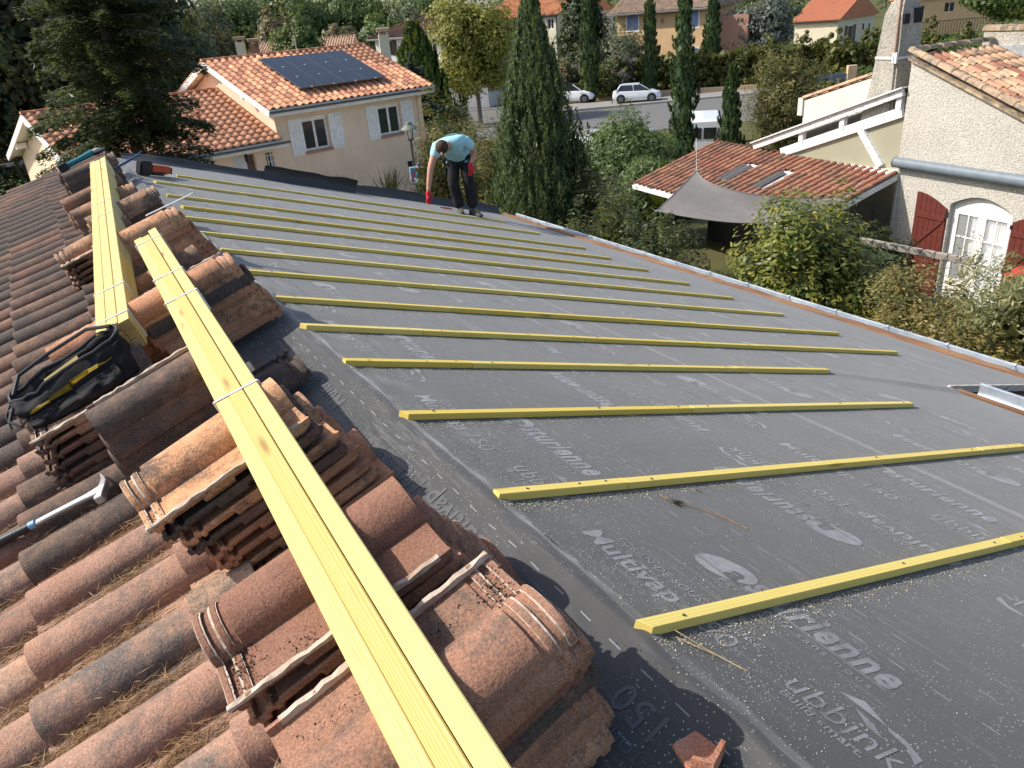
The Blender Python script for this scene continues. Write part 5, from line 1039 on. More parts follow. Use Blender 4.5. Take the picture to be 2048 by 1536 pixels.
car('white hatchback parked by the ochre wall, nearer the slim cypress', (44.35, 54.35, terrain(44, 54) + .145), R(-42)); car('white SUV with a dark glass roof parked left of the hatchback', (41.6, 60.2, terrain(41, 60) + .145), R(-48), True)
def van(label, loc, rot, rack):
    v = thing('van', label, 'van', loc, rot); b = MB(); rings = []
    for x, w, z0, z1 in ((-2.4, .88, .35, 1.86), (-2.3, .94, .28, 1.95), (.9, .94, .28, 1.96), (1.25, .92, .28, 1.55), (1.75, .90, .28, 1.12), (2.3, .82, .32, .92), (2.42, .66, .42, .74)):
        rings.append([(x, -w, z0), (x, w, z0), (x, w, z0 + (z1 - z0) * .55), (x, w * .86, z1 - .05), (x, w * .74, z1), (x, -w * .74, z1), (x, -w * .86, z1 - .05), (x, -w, z0 + (z1 - z0) * .55)])
    b.loft(rings); b.build('body', 'car_white', v, smooth=True)
    b = MB(); b.loft([[(1.0, -.74, 1.88), (1.0, .74, 1.88), (1.03, .74, 1.90), (1.03, -.74, 1.90)], [(1.70, -.80, 1.17), (1.70, .80, 1.17), (1.76, .80, 1.18), (1.76, -.80, 1.18)]]); b.box(-2.42, -2.39, -.62, -.05, 1.1, 1.6); b.box(-2.42, -2.39, .05, .62, 1.1, 1.6); b.build('window', 'glass_car', v)
    for x in (-1.6, 1.55):
        for s in (-1, 1): wheel(v, x, s * .82, .33)
    if rack:
        for x in (-1.9, -.6, .7): b = MB(); b.box(x - .03, x + .03, -.8, .8, 2.02, 2.07); b.build('roof_bar', 'alu', v)
        b = MB()
        for y in (-.35, .05): b.box(-2.6, 1.6, y - .02, y + .02, 2.08, 2.16)
        for k in range(14): b.box(-2.4 + .28 * k, -2.37 + .28 * k, -.33, .03, 2.10, 2.13)
        b.parts('ladder', 'alu', v)
    for s in (-1, 1): b = MB(); b.box(-2.42, -2.38, s * .8 - .07, s * .8 + .07, .8, 1.25); b.build('tail_light', 'lamp_red', v)
    return v
van('white van with a ladder on its roof rack behind the oleander', (20.2, 28.0, -.74), R(120), True); van('white van half hidden between two slim cypresses', (27.6, 29.3, -.82), R(47), False)
fn = thing('black_fence', 'black metal railing panel before the half hidden white van', 'fence', (25.2, 25.6, -.74), R(-28))
for k in range(14): b = MB(); b.box(.12 * k, .12 * k + .03, -.015, .015, .0, 1.15); b.build('bar', 'iron_black', fn, fix=False)
b = MB(); b.box(-.03, 1.65, -.02, .02, 1.06, 1.12); b.parts('rail', 'iron_black', fn)

def far_house(name, label, loc, rot, w, dep, zg, ze, pitch, wmat, rmat, wins, hip=False, over=.35, tw=.26, gut='white_gutter', shut=None, sw=.5):
    h = thing(name, label, 'house', loc, rot); bpy.context.view_layer.update(); b = MB()
    wall_holes(b, 0, w, zg, ze, [(x0, x1, z0, z1) for x0, x1, z0, z1 in wins]); b.add([(0, 0, zg), (0, dep, zg), (0, dep, ze), (0, 0, ze)], [(0, 3, 2, 1)]); b.add([(w, 0, zg), (w, dep, zg), (w, dep, ze), (w, 0, ze)], [(0, 1, 2, 3)]); b.add([(0, dep, zg), (w, dep, zg), (w, dep, ze), (0, dep, ze)], [(0, 3, 2, 1)])
    dr = dep / 2; zr = ze + (dr + over) * pitch
    if not hip: b.add([(0, 0, ze), (0, dep, ze), (0, dr, ze + dr * pitch)], [(0, 2, 1)]); b.add([(w, 0, ze), (w, dep, ze), (w, dr, ze + dr * pitch)], [(0, 1, 2)])
    b.build('wall', wmat, h, fix=False)
    v = Vector((0, 1, pitch)).normalized(); vb = Vector((0, -1, pitch)).normalized(); L = (dr + over) / math.cos(math.atan(pitch)); b = MB(); hi = (dr + over) if hip else 0
    x0, x1 = -over, w + over
    b.add([(x0, -over, ze), (x1, -over, ze), (x1 - hi, dr, zr), (x0 + hi, dr, zr), (x0, dep + over, ze), (x1, dep + over, ze)], [(0, 1, 2, 3), (5, 4, 3, 2), (1, 5, 2), (4, 0, 3)]); b.parts('roof_deck', rmat, h, fix=False)
    sk = (lambda u, vv: not (vv * math.cos(math.atan(pitch)) < u - .1 and vv * math.cos(math.atan(pitch)) < (x1 - x0) - u - .2)) if hip else None
    tile_roof(h, (x0, -over, ze + .02), (1, 0, 0), v, x1 - x0, L, tw, .4, rmat, .06, 0, skip=sk, n=4); tile_roof(h, (x1, dep + over, ze + .02), (-1, 0, 0), vb, x1 - x0, L, tw, .4, rmat, .06, 0, skip=sk, n=3)
    if hip:
        sk2 = lambda u, vv: not (vv * math.cos(math.atan(pitch)) < u - .1 and vv * math.cos(math.atan(pitch)) < (dep + 2 * over) - u - .2)
        tile_roof(h, (x1, -over, ze + .02), (0, 1, 0), Vector((-1, 0, pitch)).normalized(), dep + 2 * over, L, tw, .4, rmat, .06, 0, skip=sk2, n=3); tile_roof(h, (x0, dep + over, ze + .02), (0, -1, 0), Vector((1, 0, pitch)).normalized(), dep + 2 * over, L, tw, .4, rmat, .06, 0, skip=sk2, n=3)
        for a in ((x0, -over), (x1, -over), (x1, dep + over), (x0, dep + over)): ridge_caps(h, (a[0], a[1], ze + .06), (x0 + hi if a[0] < w / 2 else x1 - hi, dr, zr + .06), .13, .45, rmat)
    ridge_caps(h, (x0 + hi, dr, zr + .06), (x1 - hi, dr, zr + .06), .13, .45, rmat); eave_gutter(h, x0, x1, -over - .06, ze - .03, gut, .07); b = MB(); b.box(x0, x1, -over - .02, -over + .02, ze - .16, ze - .02); b.parts('eave_board', gut, h)
    for (a, c, e, f) in wins:
        if shut:
            o = MB(); o.box(a - .14, a - .002, -.02, .0, e - .14, f + .14); o.box(c + .002, c + .14, -.02, 0, e - .14, f + .14); o.box(a - .002, c + .002, -.021, -.001, f, f + .14); o.box(a - .002, c + .002, -.021, -.001, e - .14, e); o.build('surround', 'white_paint', h)
            shutter(h, a, (a + c) / 2 - .01, e, f, .12, shut, 3); shutter(h, (a + c) / 2 + .01, c, e, f, .12, shut, 3, -1)
        else: window(h, a, c, e, f, 0, 2 if c - a > .7 else 1, 1, .07, frame='white_paint')
    return h
def at_(p, hdg, s): return (p[0] + s * math.cos(R(hdg)), p[1] + s * math.sin(R(hdg)), 0)
C = far_house('brown_roof_house', 'white house with a dark brown hipped roof behind the conical thuja', at_((29.82, 76.3), -55, .5), R(-55), 11.5, 9, -1.7, 5.05, .40, 'render_white', 'clay_brown', [(1.25, 1.85, 3.45, 4.8), (5.6, 6.6, 3.4, 4.7)], hip=True, over=.5)
shutter(C, .75, 1.23, 3.45, 4.8, 0, 'brown_shutter', 3); shutter(C, 1.87, 2.35, 3.45, 4.8, 0, 'brown_shutter', 3, -1)
b = MB(); b.box(3.5, 11.5, -1.6, -.02, 1.9, 2.15); b.build('balcony', 'render_white', C)
D = far_house('tall_cream_house', 'tall cream house with a plain orange roof behind the big cypress', at_((46.01, 77.87), -62, -3.0), R(-62), 9.2, 14, -1.7, 5.75, .30, 'render_pale', 'clay_far', [(8.0, 8.75, 4.42, 5.4), (7.95, 8.8, 1.8, 2.65), (5.2, 6.0, 1.8, 2.65)], gut='grey_roof_trim', over=.25)
b = MB(); b.tube([(9.1, -.05, 5.6), (9.1, -.06, 0)], .05, 6); b.build('downpipe', 'grey_roof_trim', D); b = MB(); b.box(7.9, 8.7, -.4, -.05, -.3, .5); b.build('air_unit', 'ac_white', D)
E = far_house('ochre_house', 'ochre house with blue arched shutters and mottled tile roof', at_((54.06, 70.39), -62, .89), R(-62), 9.6, 9, -1.7, 5.28, .38, 'render_ochre', 'clay_mottle', [(1.13, 2.32, 3.65, 4.92), (7.7, 8.62, 3.6, 5.0), (7.8, 8.65, .3, 1.6)], shut='blue_shutter', over=.7)
for a, c, f in ((1.13, 2.32, 4.92), (7.7, 8.62, 5.0), (7.8, 8.65, 1.6)):
    m_ = (a + c) / 2; r_ = (c - a) / 2; b = MB(); b.prism([(m_ + (r_ + .14) * math.cos(t_), -.022, f + .02 + .26 * math.sin(t_)) for t_ in np.linspace(0, math.pi, 11)], (0, .02, 0)); b.build('surround', 'white_paint', E); b = MB(); b.prism([(m_ + r_ * math.cos(t_), -.032, f + .0 + .18 * math.sin(t_)) for t_ in np.linspace(0, math.pi, 11)], (0, .008, 0)); b.build('shutter_top', 'blue_shutter', E)
b = MB(); b.prism([(4.9, -.03, 4.0), (5.15, -.03, 4.3), (4.9, -.03, 4.65), (4.65, -.03, 4.3)], (0, .02, 0)); b.build('wall_ornament', 'sill_clay', E); b = MB(); b.box(9.61, 13.2, 1.2, 8, -1.7, 4.4); b.build('side_wing', 'sill_clay', E)
F_ = far_house('red_roof_house', 'cream house with a broad red tiled roof in the upper right', (87.95, 75.06, 0), R(-74), 5.6, 12.5, -1.7, 2.3, .40, 'render_cream', 'clay_far', [], gut='grey_roof_trim', over=.4)
for (y0, y1, z0, z1) in ((3.3, 5.0, -.9, 1.45), (8.0, 8.9, .5, 1.5), (10.2, 11.0, .4, 1.4)):
    b = MB(); b.box(5.602, 5.63, y0, y1, z0, z1); w_ = b.build('window', 'white_paint', F_); b = MB(); b.box(5.631, 5.635, y0 + .1, y1 - .1, z0 + .1, z1 - .1); b.build('pane', 'glass_dark', w_)
    if y1 - y0 > 1:
        for ys_ in (y0 - .95, y1 + .05): b = MB(); b.box(5.602, 5.65, ys_, ys_ + .9, z0, z1); b.build('shutter', 'brown_shutter', F_)
G_ = far_house('peach_house', 'peach rendered house at the top right edge behind a railing', (114.8, 75.8, 0), R(-31.5), 11, 9, -1.6, 3.4, .35, 'render_ochre', 'clay_far', [(3.9, 5.4, 1.4, 2.7), (.2, 1.1, .6, 2.6)], over=.3)
rl = thing('railing', 'thin dark railing in front of the peach house', 'railing', (110.5, 73.5, 0), R(-31.5))
for k in range(30): b = MB(); b.box(.4 * k, .4 * k + .05, 0, .05, -1.5, -.1 + .6); b.build('bar', 'iron_black', rl, fix=False)
b = MB(); b.box(0, 12, 0, .06, .45, .53); b.parts('rail', 'iron_black', rl)
# roofs showing over the ridge of the tan house
H1 = far_house('small_pale_house', 'small pale house roof showing over the ridge of the tan house', (20.9, 83.6, 0), R(-28), 9, 6, -1.7, 4.4, .30, 'render_pale', 'clay_pale', [], over=.3)
def stack(label, x, y, z0, z1, w, mat):
    c = thing('chimney', label, 'chimney', (x, y, 0), R(-20)); b = MB(); b.box(-w, w, -w, w, z0, z1); b.build('stack', mat, c); b = MB(); b.box(-w * 1.3, w * 1.3, -w * 1.3, w * 1.3, z1 + .22, z1 + .3); b.build('cap_slab', 'clay_pale', c)
    for i in (-1, 1):
        for j in (-1, 1): b = MB(); b.box(i * w * .75 - .06, i * w * .75 + .06, j * w * .75 - .06, j * w * .75 + .06, z1, z1 + .22); b.build('cap_leg', mat, c)
    for k in range(3): b = MB(); b.tube([(-w * 1.3, (k - 1) * w * .85, z1 + .33), (w * 1.3, (k - 1) * w * .85, z1 + .33)], w * .42, 8); b.build('cap_tile', 'clay_mottle', c)
stack('brick chimney with tiled cap showing left above the tan house ridge', 20.5, 83.2, 2, 5.50, .42, 'clay_carport'); stack('cream chimney with tiled cap left of the brick chimney', 19.4, 84.0, 2, 5.75, .42, 'render_cream'); stack('cream chimney with tiled cap above the right end of the tan house ridge', 23.6, 58.2, -1, 5.55, .36, 'render_cream')
Lh = far_house('hidden_tan_house', 'orange roofed tan house half hidden behind the fir at left', (-3.5, 36.5, 0), R(11), 8, 7, -1.5, 2.6, .35, 'render_tan', 'clay_orange', [], over=.35)
low_wall('long low wall with orange coping tiles between tan house and road', (15.4, 37.0), (19.2, 39.0), 1.5, .22, 'render_white', 'clay_far'); low_wall('low white wall section behind the worker', (12.5, 29.5), (16.5, 31.5), 1.35, .3, 'render_white', 'kerb_stone'); low_wall('orange coped boundary wall at the foot of the tan house', (12.3, 26.6), (14.2, 27.4), 1.0, .3, 'render_tan', 'clay_far')
bp = thing('blue_gate', 'blue solid gate panel between pillars beyond the tall brown bush', 'gate', (37.8, 31.5, -.85), R(-38)); b = MB(); b.box(0, 2.1, -.03, .03, .1, 2.6); b.build('panel', 'blue_panel', bp); b = MB(); b.box(2.12, 2.6, -.2, .2, 0, 3.0); b.parts('pillar', 'wall_ochre', bp)
low_wall('ochre wall section right of the blue gate', (39.9, 29.7), (44.5, 26.5), 1.7, .25, 'wall_ochre')
# street lamp with parking sign
sx, sy = 9.18, 22.85; lz = gz(sx, sy)
Ls_ = thing('street_lamp', 'dark green street lamp with round hood in front of the tan house', 'street lamp', (sx, sy, lz)); zt_ = 3.42 - lz
b = MB(); b.tube([(0, 0, 0), (0, 0, .8), (0, 0, .85), (0, 0, zt_ - .42)], [.07, .065, .045, .036], 10); b.build('pole', 'lamp_green', Ls_, smooth=True); b = MB(); b.lathe([(.27, .0), (.25, .03), (.12, .12), (.10, .13), (.10, .17), (.075, .21), (.001, .225)], c=(0, 0, zt_ - .10), n=20); b.build('hood', 'lamp_cap', Ls_, smooth=True)
b = MB(); b.lathe([(.085, 0), (.115, .26)], c=(0, 0, zt_ - .38), n=12); b.build('lantern_glass', 'lantern_glass', Ls_); b = MB()
for k in range(4): a = k * math.pi / 2 + .4; b.bar((.09 * math.cos(a), .09 * math.sin(a), zt_ - .42), (.125 * math.cos(a), .125 * math.sin(a), zt_ - .09), .02, .02)
b.lathe([(.05, 0), (.11, .04), (.11, .06)], c=(0, 0, zt_ - .44), n=12); b.build('lantern_frame', 'lamp_green', Ls_)
sg = thing('parking_sign', 'white and blue end of parking sign with red slash on the lamp pole', 'sign', (sx - .06, sy - .09, 1.96), R(-20)); b = MB(); b.box(-.15, .15, -.012, .012, -.25, .25); b.build('plate', 'sign_white', sg, bevel=.006); b = MB(); b.box(-.11, .11, -.0165, -.0125, -.15, .21); b.build('blue_field', 'sign_blue', sg)
b = MB(); b.add([(.02, -.0205, .20), (.105, -.0205, .20), (.105, -.0205, -.14), (.03, -.0205, .0)], [(0, 1, 2, 3)]); b.build('pale_flash', 'sign_cyan', sg, fix=False); b = MB(); b.bar((-.09, -.0225, -.14), (.09, -.0225, .20), .004, .05, up=(1, 0, 0)); b.build('red_slash', 'sign_red', sg); b = MB(); b.box(-.03, .10, -.021, -.0175, -.15, -.09); b.build('white_mark', 'sign_white', sg)
sb = thing('sign_back', 'grey back of a second sign on the lamp pole', 'sign', (sx + .16, sy + .05, 1.98), R(50)); b = MB(); b.box(-.15, .15, -.01, .01, -.25, .27); b.build('plate', 'steel_dark', sb, bevel=.004); b = MB(); b.box(-.155, -.148, -.012, .012, -.26, .28); b.box(-.15, .15, -.012, .012, .271, .279); b.build('rim', 'sign_white', sb)
# ------------------------------------------------------------------ vegetation
def limb_tubes(b, base, top, r0, n_limbs, spread, rg, z_first=.35):
    """tapered trunk with limbs"""
    base = Vector(base); top = Vector(top); pts = []; 
    for k in range(6): t_ = k / 5; pts.append(base.lerp(top, t_) + Vector((rg.uniform(-1, 1), rg.uniform(-1, 1), 0)) * r0 * .8 * t_)
    b.tube(pts, [r0 * (1 - .8 * k / 5) for k in range(6)], 7)
    for k in range(n_limbs):
        t_ = z_first + (1 - z_first) * k / n_limbs; p = base.lerp(top, t_); a = rg.uniform(0, 6.28); d = Vector((math.cos(a), math.sin(a), rg.uniform(.3, .9))).normalized(); L = spread * rg.uniform(.5, .95) * (1.1 - .5 * t_)
        b.tube([p, p + d * L * .5 + Vector((0, 0, L * .05)), p + d * L], [r0 * .42 * (1 - .5 * t_), r0 * .25, r0 * .08], 5, cap=False)
def crown_pts(c, rx, ry, rz, nclump, per, rc, rng, flat=0.0, shell=.62, lump=.35):
    """leaf centres gathered in clumps through an uneven crown volume"""
    d = unit(rng.normal(size=(nclump, 3))); ph = rng.uniform(0, 9, 3)
    f = 1 + lump * np.sin(d[:, 0] * 3.1 + ph[0]) * np.cos(d[:, 1] * 2.7 + ph[1]) + lump * .5 * np.sin(d[:, 2] * 5 + ph[2])
    r = rng.uniform(shell, 1.0, nclump) ** .6 * f * .92
    K = d * r[:, None] * np.array([rx, ry, rz]) + np.array(c)
    rcs = rc * rng.uniform(.55, 1.35, nclump)
    o = unit(rng.normal(size=(nclump, per, 3))) * (rng.uniform(.25, 1, (nclump, per, 1)) ** .5) * rcs[:, None, None]; o[:, :, 2] *= (1 - flat)
    P = (K[:, None, :] + o).reshape(-1, 3); Nn = unit((o + (d * rcs[:, None] * .8)[:, None, :] + np.array([0, 0, .25])).reshape(-1, 3)); return P, Nn
def foliage(parent, name, mat, P, Nn, L, W, rng, droop=.2, fold=.25):
    A = rng.normal(size=P.shape); A = unit(A - Nn * np.sum(A * Nn, 1, keepdims=True)); A[:, 2] -= droop; A = unit(A)
    n = len(P); return link(name, quadmesh(name, leafquads(P, A, L * rng.uniform(.45, 1.55, n), W * rng.uniform(.5, 1.5, n), fold, Nrm=Nn)), mat, parent)
def plant(kind, label, cat, x, y, group=None, z=None):
    return thing(kind, label, cat, (x, y, terrain(x, y) if z is None else z), 0, group)
def broad(kind, label, x, y, ztop, r, mat, seed, leaf=.12, n=6000, zlow=None, trunk=.16, bark='bark', cat='tree', asp=.55, group=None, lump=.35, rc=None, squash=1.0, shell=.55):
    t_ = plant(kind, label, cat, x, y, group); g = terrain(x, y); H_ = ztop - g; zl = (zlow - g) if zlow is not None else H_ * .28; rg = random.Random(seed); rng = np.random.default_rng(seed)
    b = MB(); limb_tubes(b, (0, 0, -.1), (rg.uniform(-.2, .2), rg.uniform(-.2, .2), zl + (H_ - zl) * .7), trunk, 9, r * .9, rg, .3); b.build('trunk', bark, t_, smooth=True)
    per = 42; nc = max(12, n // per); P, Nn = crown_pts((0, 0, (zl + H_) / 2), r * squash, r, (H_ - zl) / 2, nc, per, rc or r * .26, rng, .15, shell, lump)
    ni = n // 8; I = unit(rng.normal(size=(ni, 3))) * rng.uniform(0, .72, (ni, 1)) * np.array([r * squash, r, (H_ - zl) / 2]) + np.array([0, 0, (zl + H_) / 2])
    foliage(t_, 'crown', mat, np.concatenate([P, I]), np.concatenate([Nn, unit(rng.normal(size=(ni, 3)))]), np.concatenate([np.full(len(P), leaf * 1.25), np.full(ni, leaf * 3.2)]), np.concatenate([np.full(len(P), leaf * asp * 1.35), np.full(ni, leaf * 2.4)]), rng); return t_
def shrub(kind, label, x, y, ztop, r, mat, seed, leaf=.07, n=5000, asp=.45, zlow=None, ry=None, cat='shrub', group=None, stems=6, rc=None, droop=.1, lump=.3, rot=0.0):
    t_ = plant(kind, label, cat, x, y, group); t_.rotation_euler = (0, 0, rot); g = terrain(x, y); H_ = ztop - g; zl = 0.0 if zlow is None else zlow - g; rg = random.Random(seed); rng = np.random.default_rng(seed)
    b = MB()
    for k in range(stems): a = rg.uniform(0, 6.28); q = r * .5 * rg.uniform(.2, 1); b.tube([(q * .25 * math.cos(a), q * .25 * math.sin(a), -.05), (q * .7 * math.cos(a), q * .7 * math.sin(a), H_ * .5), (q * math.cos(a), q * math.sin(a), H_ * .85)], [.035, .022, .008], 5)
    b.build('stem', 'bark', t_, smooth=True)
    per = 36; nc = max(12, n // per); P, Nn = crown_pts((0, 0, (zl + H_) / 2), r, ry or r, (H_ - zl) / 2, nc, per, rc or r * .25, rng, .1, .5, lump); P[:, 2] = np.maximum(P[:, 2], .03)
    ni = n // 6; I = unit(rng.normal(size=(ni, 3))) * rng.uniform(0, .74, (ni, 1)) * np.array([r, ry or r, (H_ - zl) / 2]) + np.array([0, 0, (zl + H_) / 2]); k_ = 0.0 if mat == 'twig_grey' else 1.0
    foliage(t_, 'foliage', mat, np.concatenate([P, I]), np.concatenate([Nn, unit(rng.normal(size=(ni, 3)))]), np.concatenate([np.full(len(P), leaf * 1.25), np.full(ni, leaf * (1.2 + 1.8 * k_))]), np.concatenate([np.full(len(P), leaf * asp * 1.3), np.full(ni, leaf * (asp + 1.8 * k_))]), rng, droop); return t_
def cypress(kind, label, x, y, ztop, r, mat, seed, n=9000, leaf=.12, power=.62, group=None, zmax=.28, knob=.18):
    """dense upright conifer: flame-like sprays over a tapering body"""
    t_ = plant(kind, label, 'tree', x, y, group); g = terrain(x, y); H_ = ztop - g; rng = np.random.default_rng(seed)
    b = MB(); b.tube([(0, 0, -.1), (0, 0, H_ * .5), (0, 0, H_ * .9)], [r * .16, r * .1, .01], 7); b.build('trunk', 'bark', t_, smooth=True)
    prof = lambda t: np.where(t < zmax, .62 + .38 * np.sin(np.clip(t / zmax, 0, 1) * math.pi / 2), np.clip((1 - t) / (1 - zmax), 0, 1) ** power)
    nt = max(60, n // 60); tt = rng.uniform(.02, .985, nt); aa = rng.uniform(0, 2 * math.pi, nt); rr = prof(tt) * r * (1 + knob * np.sin(aa * 3 + tt * 9 + seed) + rng.normal(0, knob * .5, nt)) * rng.uniform(.72, 1.02, nt)
    per = 60; base = np.stack([rr * np.cos(aa), rr * np.sin(aa), tt * H_ * .97], 1); out = np.stack([np.cos(aa), np.sin(aa), np.zeros(nt)], 1)
    Ls = (.30 + .35 * rng.random(nt)) * max(.35, r * .62) * (1.05 - .5 * tt)
    s = rng.random((nt, per)); w = rng.normal(size=(nt, per, 3)) * (Ls[:, None, None] * .16) * (1.1 - s[:, :, None])
    P = base[:, None, :] + np.array([0, 0, 1.0]) * (s * Ls[:, None])[:, :, None] * 1.5 + out[:, None, :] * (np.sin(s * 2.2) * Ls[:, None] * .28)[:, :, None] + w
    P = P.reshape(-1, 3); O = np.repeat(out, per, 0); A = unit(np.array([0, 0, 1.0]) + O * .35 + rng.normal(size=P.shape) * .38)
    P[:, 2] = np.clip(P[:, 2], .02, H_ * 1.01); m = len(P)
    Q1 = leafquads(P, A, leaf * 1.3 * rng.uniform(.6, 1.3, m), leaf * .52 * rng.uniform(.7, 1.3, m), .2, Nrm=O)
    ni = 1500; ti = rng.uniform(.0, .96, ni); ai = rng.uniform(0, 6.28, ni); ri = prof(ti) * r * rng.uniform(.45, .80, ni); I = np.stack([ri * np.cos(ai), ri * np.sin(ai), ti * H_ * .97], 1); On = np.stack([np.cos(ai), np.sin(ai), np.zeros(ni)], 1); ls = np.minimum(prof(ti) * r * 1.1 + .03, .16 + r * .35)
    Q2 = leafquads(I, unit(np.array([0, 0, 1.0]) + rng.normal(size=I.shape) * .25), ls * 1.1, ls * .5, .1, Nrm=On)
    link('crown', quadmesh('crown', np.concatenate([Q1, Q2])), mat, t_); return t_
def fir(kind, label, x, y, ztop, r, mat, seed, nw=26, leaf=.07, z0=.6, dens=1.0, group=None, droop=.32):
    t_ = plant(kind, label, 'tree', x, y, group); g = terrain(x, y); H_ = ztop - g; rg = random.Random(seed); rng = np.random.default_rng(seed); b = MB(); b.tube([(0, 0, -.1), (0, 0, H_ * .5), (0, 0, H_)], [.17 * H_ / 10, .10 * H_ / 10, .01], 8)
    Q = []
    for k in range(nw):
        t = k / (nw - 1); z = z0 + (H_ - z0 - .1) * t ** .95; R_ = r * (1 - t) ** .80 + .08; nb = rg.randint(6, 9) if t < .9 else 4
        for j in range(nb):
            a = 2 * math.pi * (j + rg.random()) / nb; L = R_ * rg.uniform(.55, 1.18); d = Vector((math.cos(a), math.sin(a), 0)); zz = z + rg.uniform(-.30, .30)
            pt = lambda s: Vector((d.x * L * s, d.y * L * s, zz + .18 * L * math.sin(s * 2.2) - droop * L * s * s * (1.1 - t) + .10 * L * s ** 4))
            b.tube([pt(0), pt(.4), pt(.75), pt(1)], [.022, .016, .010, .004], 4, cap=False); sd = np.array([-d.y, d.x, 0])
            nl = int((60 + 190 * L) * dens); s = rng.uniform(.10, 1.02, nl) ** .8; C0 = np.array([tuple(pt(v)) for v in s]); wv = (1.02 - s) * .40 * L * (.35 + s) + .04; side = rng.uniform(-1, 1, nl)
            C = C0 + sd * (side * wv)[:, None]; C[:, 2] += -np.abs(side) * wv * .35 - np.abs(rng.normal(0, .11, nl)) * min(1, r / 2) + rng.normal(0, .03, nl); A = unit(np.array([d.x, d.y, -.15]) * (.75 + .0 * s)[:, None] + sd * (np.sign(side) * .85)[:, None] + rng.normal(size=(nl, 3)) * .28); Q.append(leafquads(C, A, leaf * rng.uniform(1.2, 2.6, nl), leaf * .62, .25, Nrm=np.tile([[0, 0, 1.0]], (nl, 1))))
    b.build('trunk', 'bark', t_, smooth=True); link('crown', quadmesh('crown', np.concatenate(Q)), mat, t_); return t_
def hedge(kind, label, p, q, ztop, w, mat, seed, leaf=.14, n=9000, asp=.5, cat='hedge', rag=.25):
    """continuous hedge between two ground points"""
    p = Vector((*p, 0)); q = Vector((*q, 0)); m = (p + q) / 2; L = (q - p).length; t_ = plant(kind, label, cat, m.x, m.y); t_.rotation_euler = (0, 0, math.atan2((q - p).y, (q - p).x)); g = terrain(m.x, m.y); H_ = ztop - g; rng = np.random.default_rng(seed)
    b = MB(); rg = random.Random(seed)
    for k in range(int(L / .8) + 2): b.tube([(-L / 2 + .8 * k, 0, -.1), (-L / 2 + .8 * k + rg.uniform(-.2, .2), rg.uniform(-.2, .2), H_ * .8)], [.04, .012], 5)
    b.build('stem', 'bark', t_)
    per = 40; nc = n // per; K = np.stack([rng.uniform(-L / 2, L / 2, nc), rng.uniform(-1, 1, nc) * w / 2, rng.uniform(0, 1, nc) ** .7 * H_], 1); hh = 1 + rag * np.sin(K[:, 0] * 1.7 + seed) * .5 + rag * .5 * np.sin(K[:, 0] * 4.1); K[:, 2] *= hh * .93
    e = np.abs(K[:, 1]) < w * .25; K[e & (K[:, 2] < H_ * .6), 1] *= 2; rc = .16 * max(1, H_ / 2); o = unit(rng.normal(size=(nc, per, 3))) * rng.uniform(.3, 1, (nc, per, 1)) ** .5 * rc * rng.uniform(.6, 1.4, (nc, 1, 1)); P = (K[:, None] + o).reshape(-1, 3); P[:, 2] = np.maximum(P[:, 2], .02); Nn = unit((o + np.array([0, 0, .1])).reshape(-1, 3)); ni = n // 5; I = np.stack([rng.uniform(-L / 2, L / 2, ni), rng.uniform(-.38, .38, ni) * w, rng.uniform(0, .88, ni) * H_], 1); foliage(t_, 'foliage', mat, np.concatenate([P, I]), np.concatenate([Nn, unit(rng.normal(size=(ni, 3)))]), np.concatenate([np.full(len(P), leaf * 1.2), np.full(ni, leaf * 2.6)]), np.concatenate([np.full(len(P), leaf * asp * 1.3), np.full(ni, leaf * 2)]), rng); return t_
def blades(kind, label, x, y, z, n, L, w, mat, seed, spread=.5, cat='plant', r=.1):
    t_ = thing(kind, label, cat, (x, y, z)); rng = np.random.default_rng(seed); a = rng.uniform(0, 6.28, n); tl = rng.uniform(.1, spread, n); A = unit(np.stack([np.cos(a) * tl, np.sin(a) * tl, np.ones(n)], 1)); ln = L * rng.uniform(.6, 1.1, n); C = A * (ln * .5)[:, None] + np.stack([rng.normal(0, r, n), rng.normal(0, r, n), np.zeros(n)], 1); link('blades', quadmesh('blades', leafquads(C, A, ln, w, .2)), mat, t_); return t_

# near the house
fir('fir_tree', 'big dark fir tree standing in front of the tan house at left', 1.35, 21.4, 11.6, 2.5, 'leaf_fir', 3, nw=36, leaf=.075, z0=2.2, dens=1.25)
cypress('cypress_tree', 'broad pointed dark cypress right of the worker', 8.85, 15.1, 6.55, 1.52, 'leaf_cypress', 5, n=92000, leaf=.075, power=.92, zmax=.15, knob=.13)
shrub('leafy_shrub', 'mixed shrub at the foot of the broad cypress, right side', 9.55, 13.9, 3.05, .75, 'leaf_bushdark', 7, .06, 9000)
shrub('photinia', 'loose reddish green photinia behind the bending worker', 7.75, 18.2, 4.15, .85, 'leaf_photinia', 8, .065, 9000, asp=.42, lump=.5)
shrub('photinia', 'second photinia between worker and cypress, thinner', 8.9, 19.0, 3.7, .8, 'leaf_photinia', 9, .065, 7000, asp=.42, lump=.5)
shrub('photinia', 'reddish photinia filling the gap left of the broad cypress', 8.0, 16.6, 3.3, .7, 'leaf_photinia', 36, .065, 7000, asp=.42, lump=.5)
shrub('photinia', 'tall loose photinia behind the worker, right side', 9.3, 20.2, 3.9, .9, 'leaf_photinia', 37, .065, 8000, asp=.42, lump=.5)
shrub('garden_bush', 'brown green bush farther behind the worker', 12.4, 24.2, 3.0, 1.3, 'leaf_bushbrown', 38, .08, 7000)
shrub('garden_bush', 'dark bush behind the low white wall', 14.6, 29.6, 2.0, 1.7, 'leaf_hedge', 39, .1, 7000)
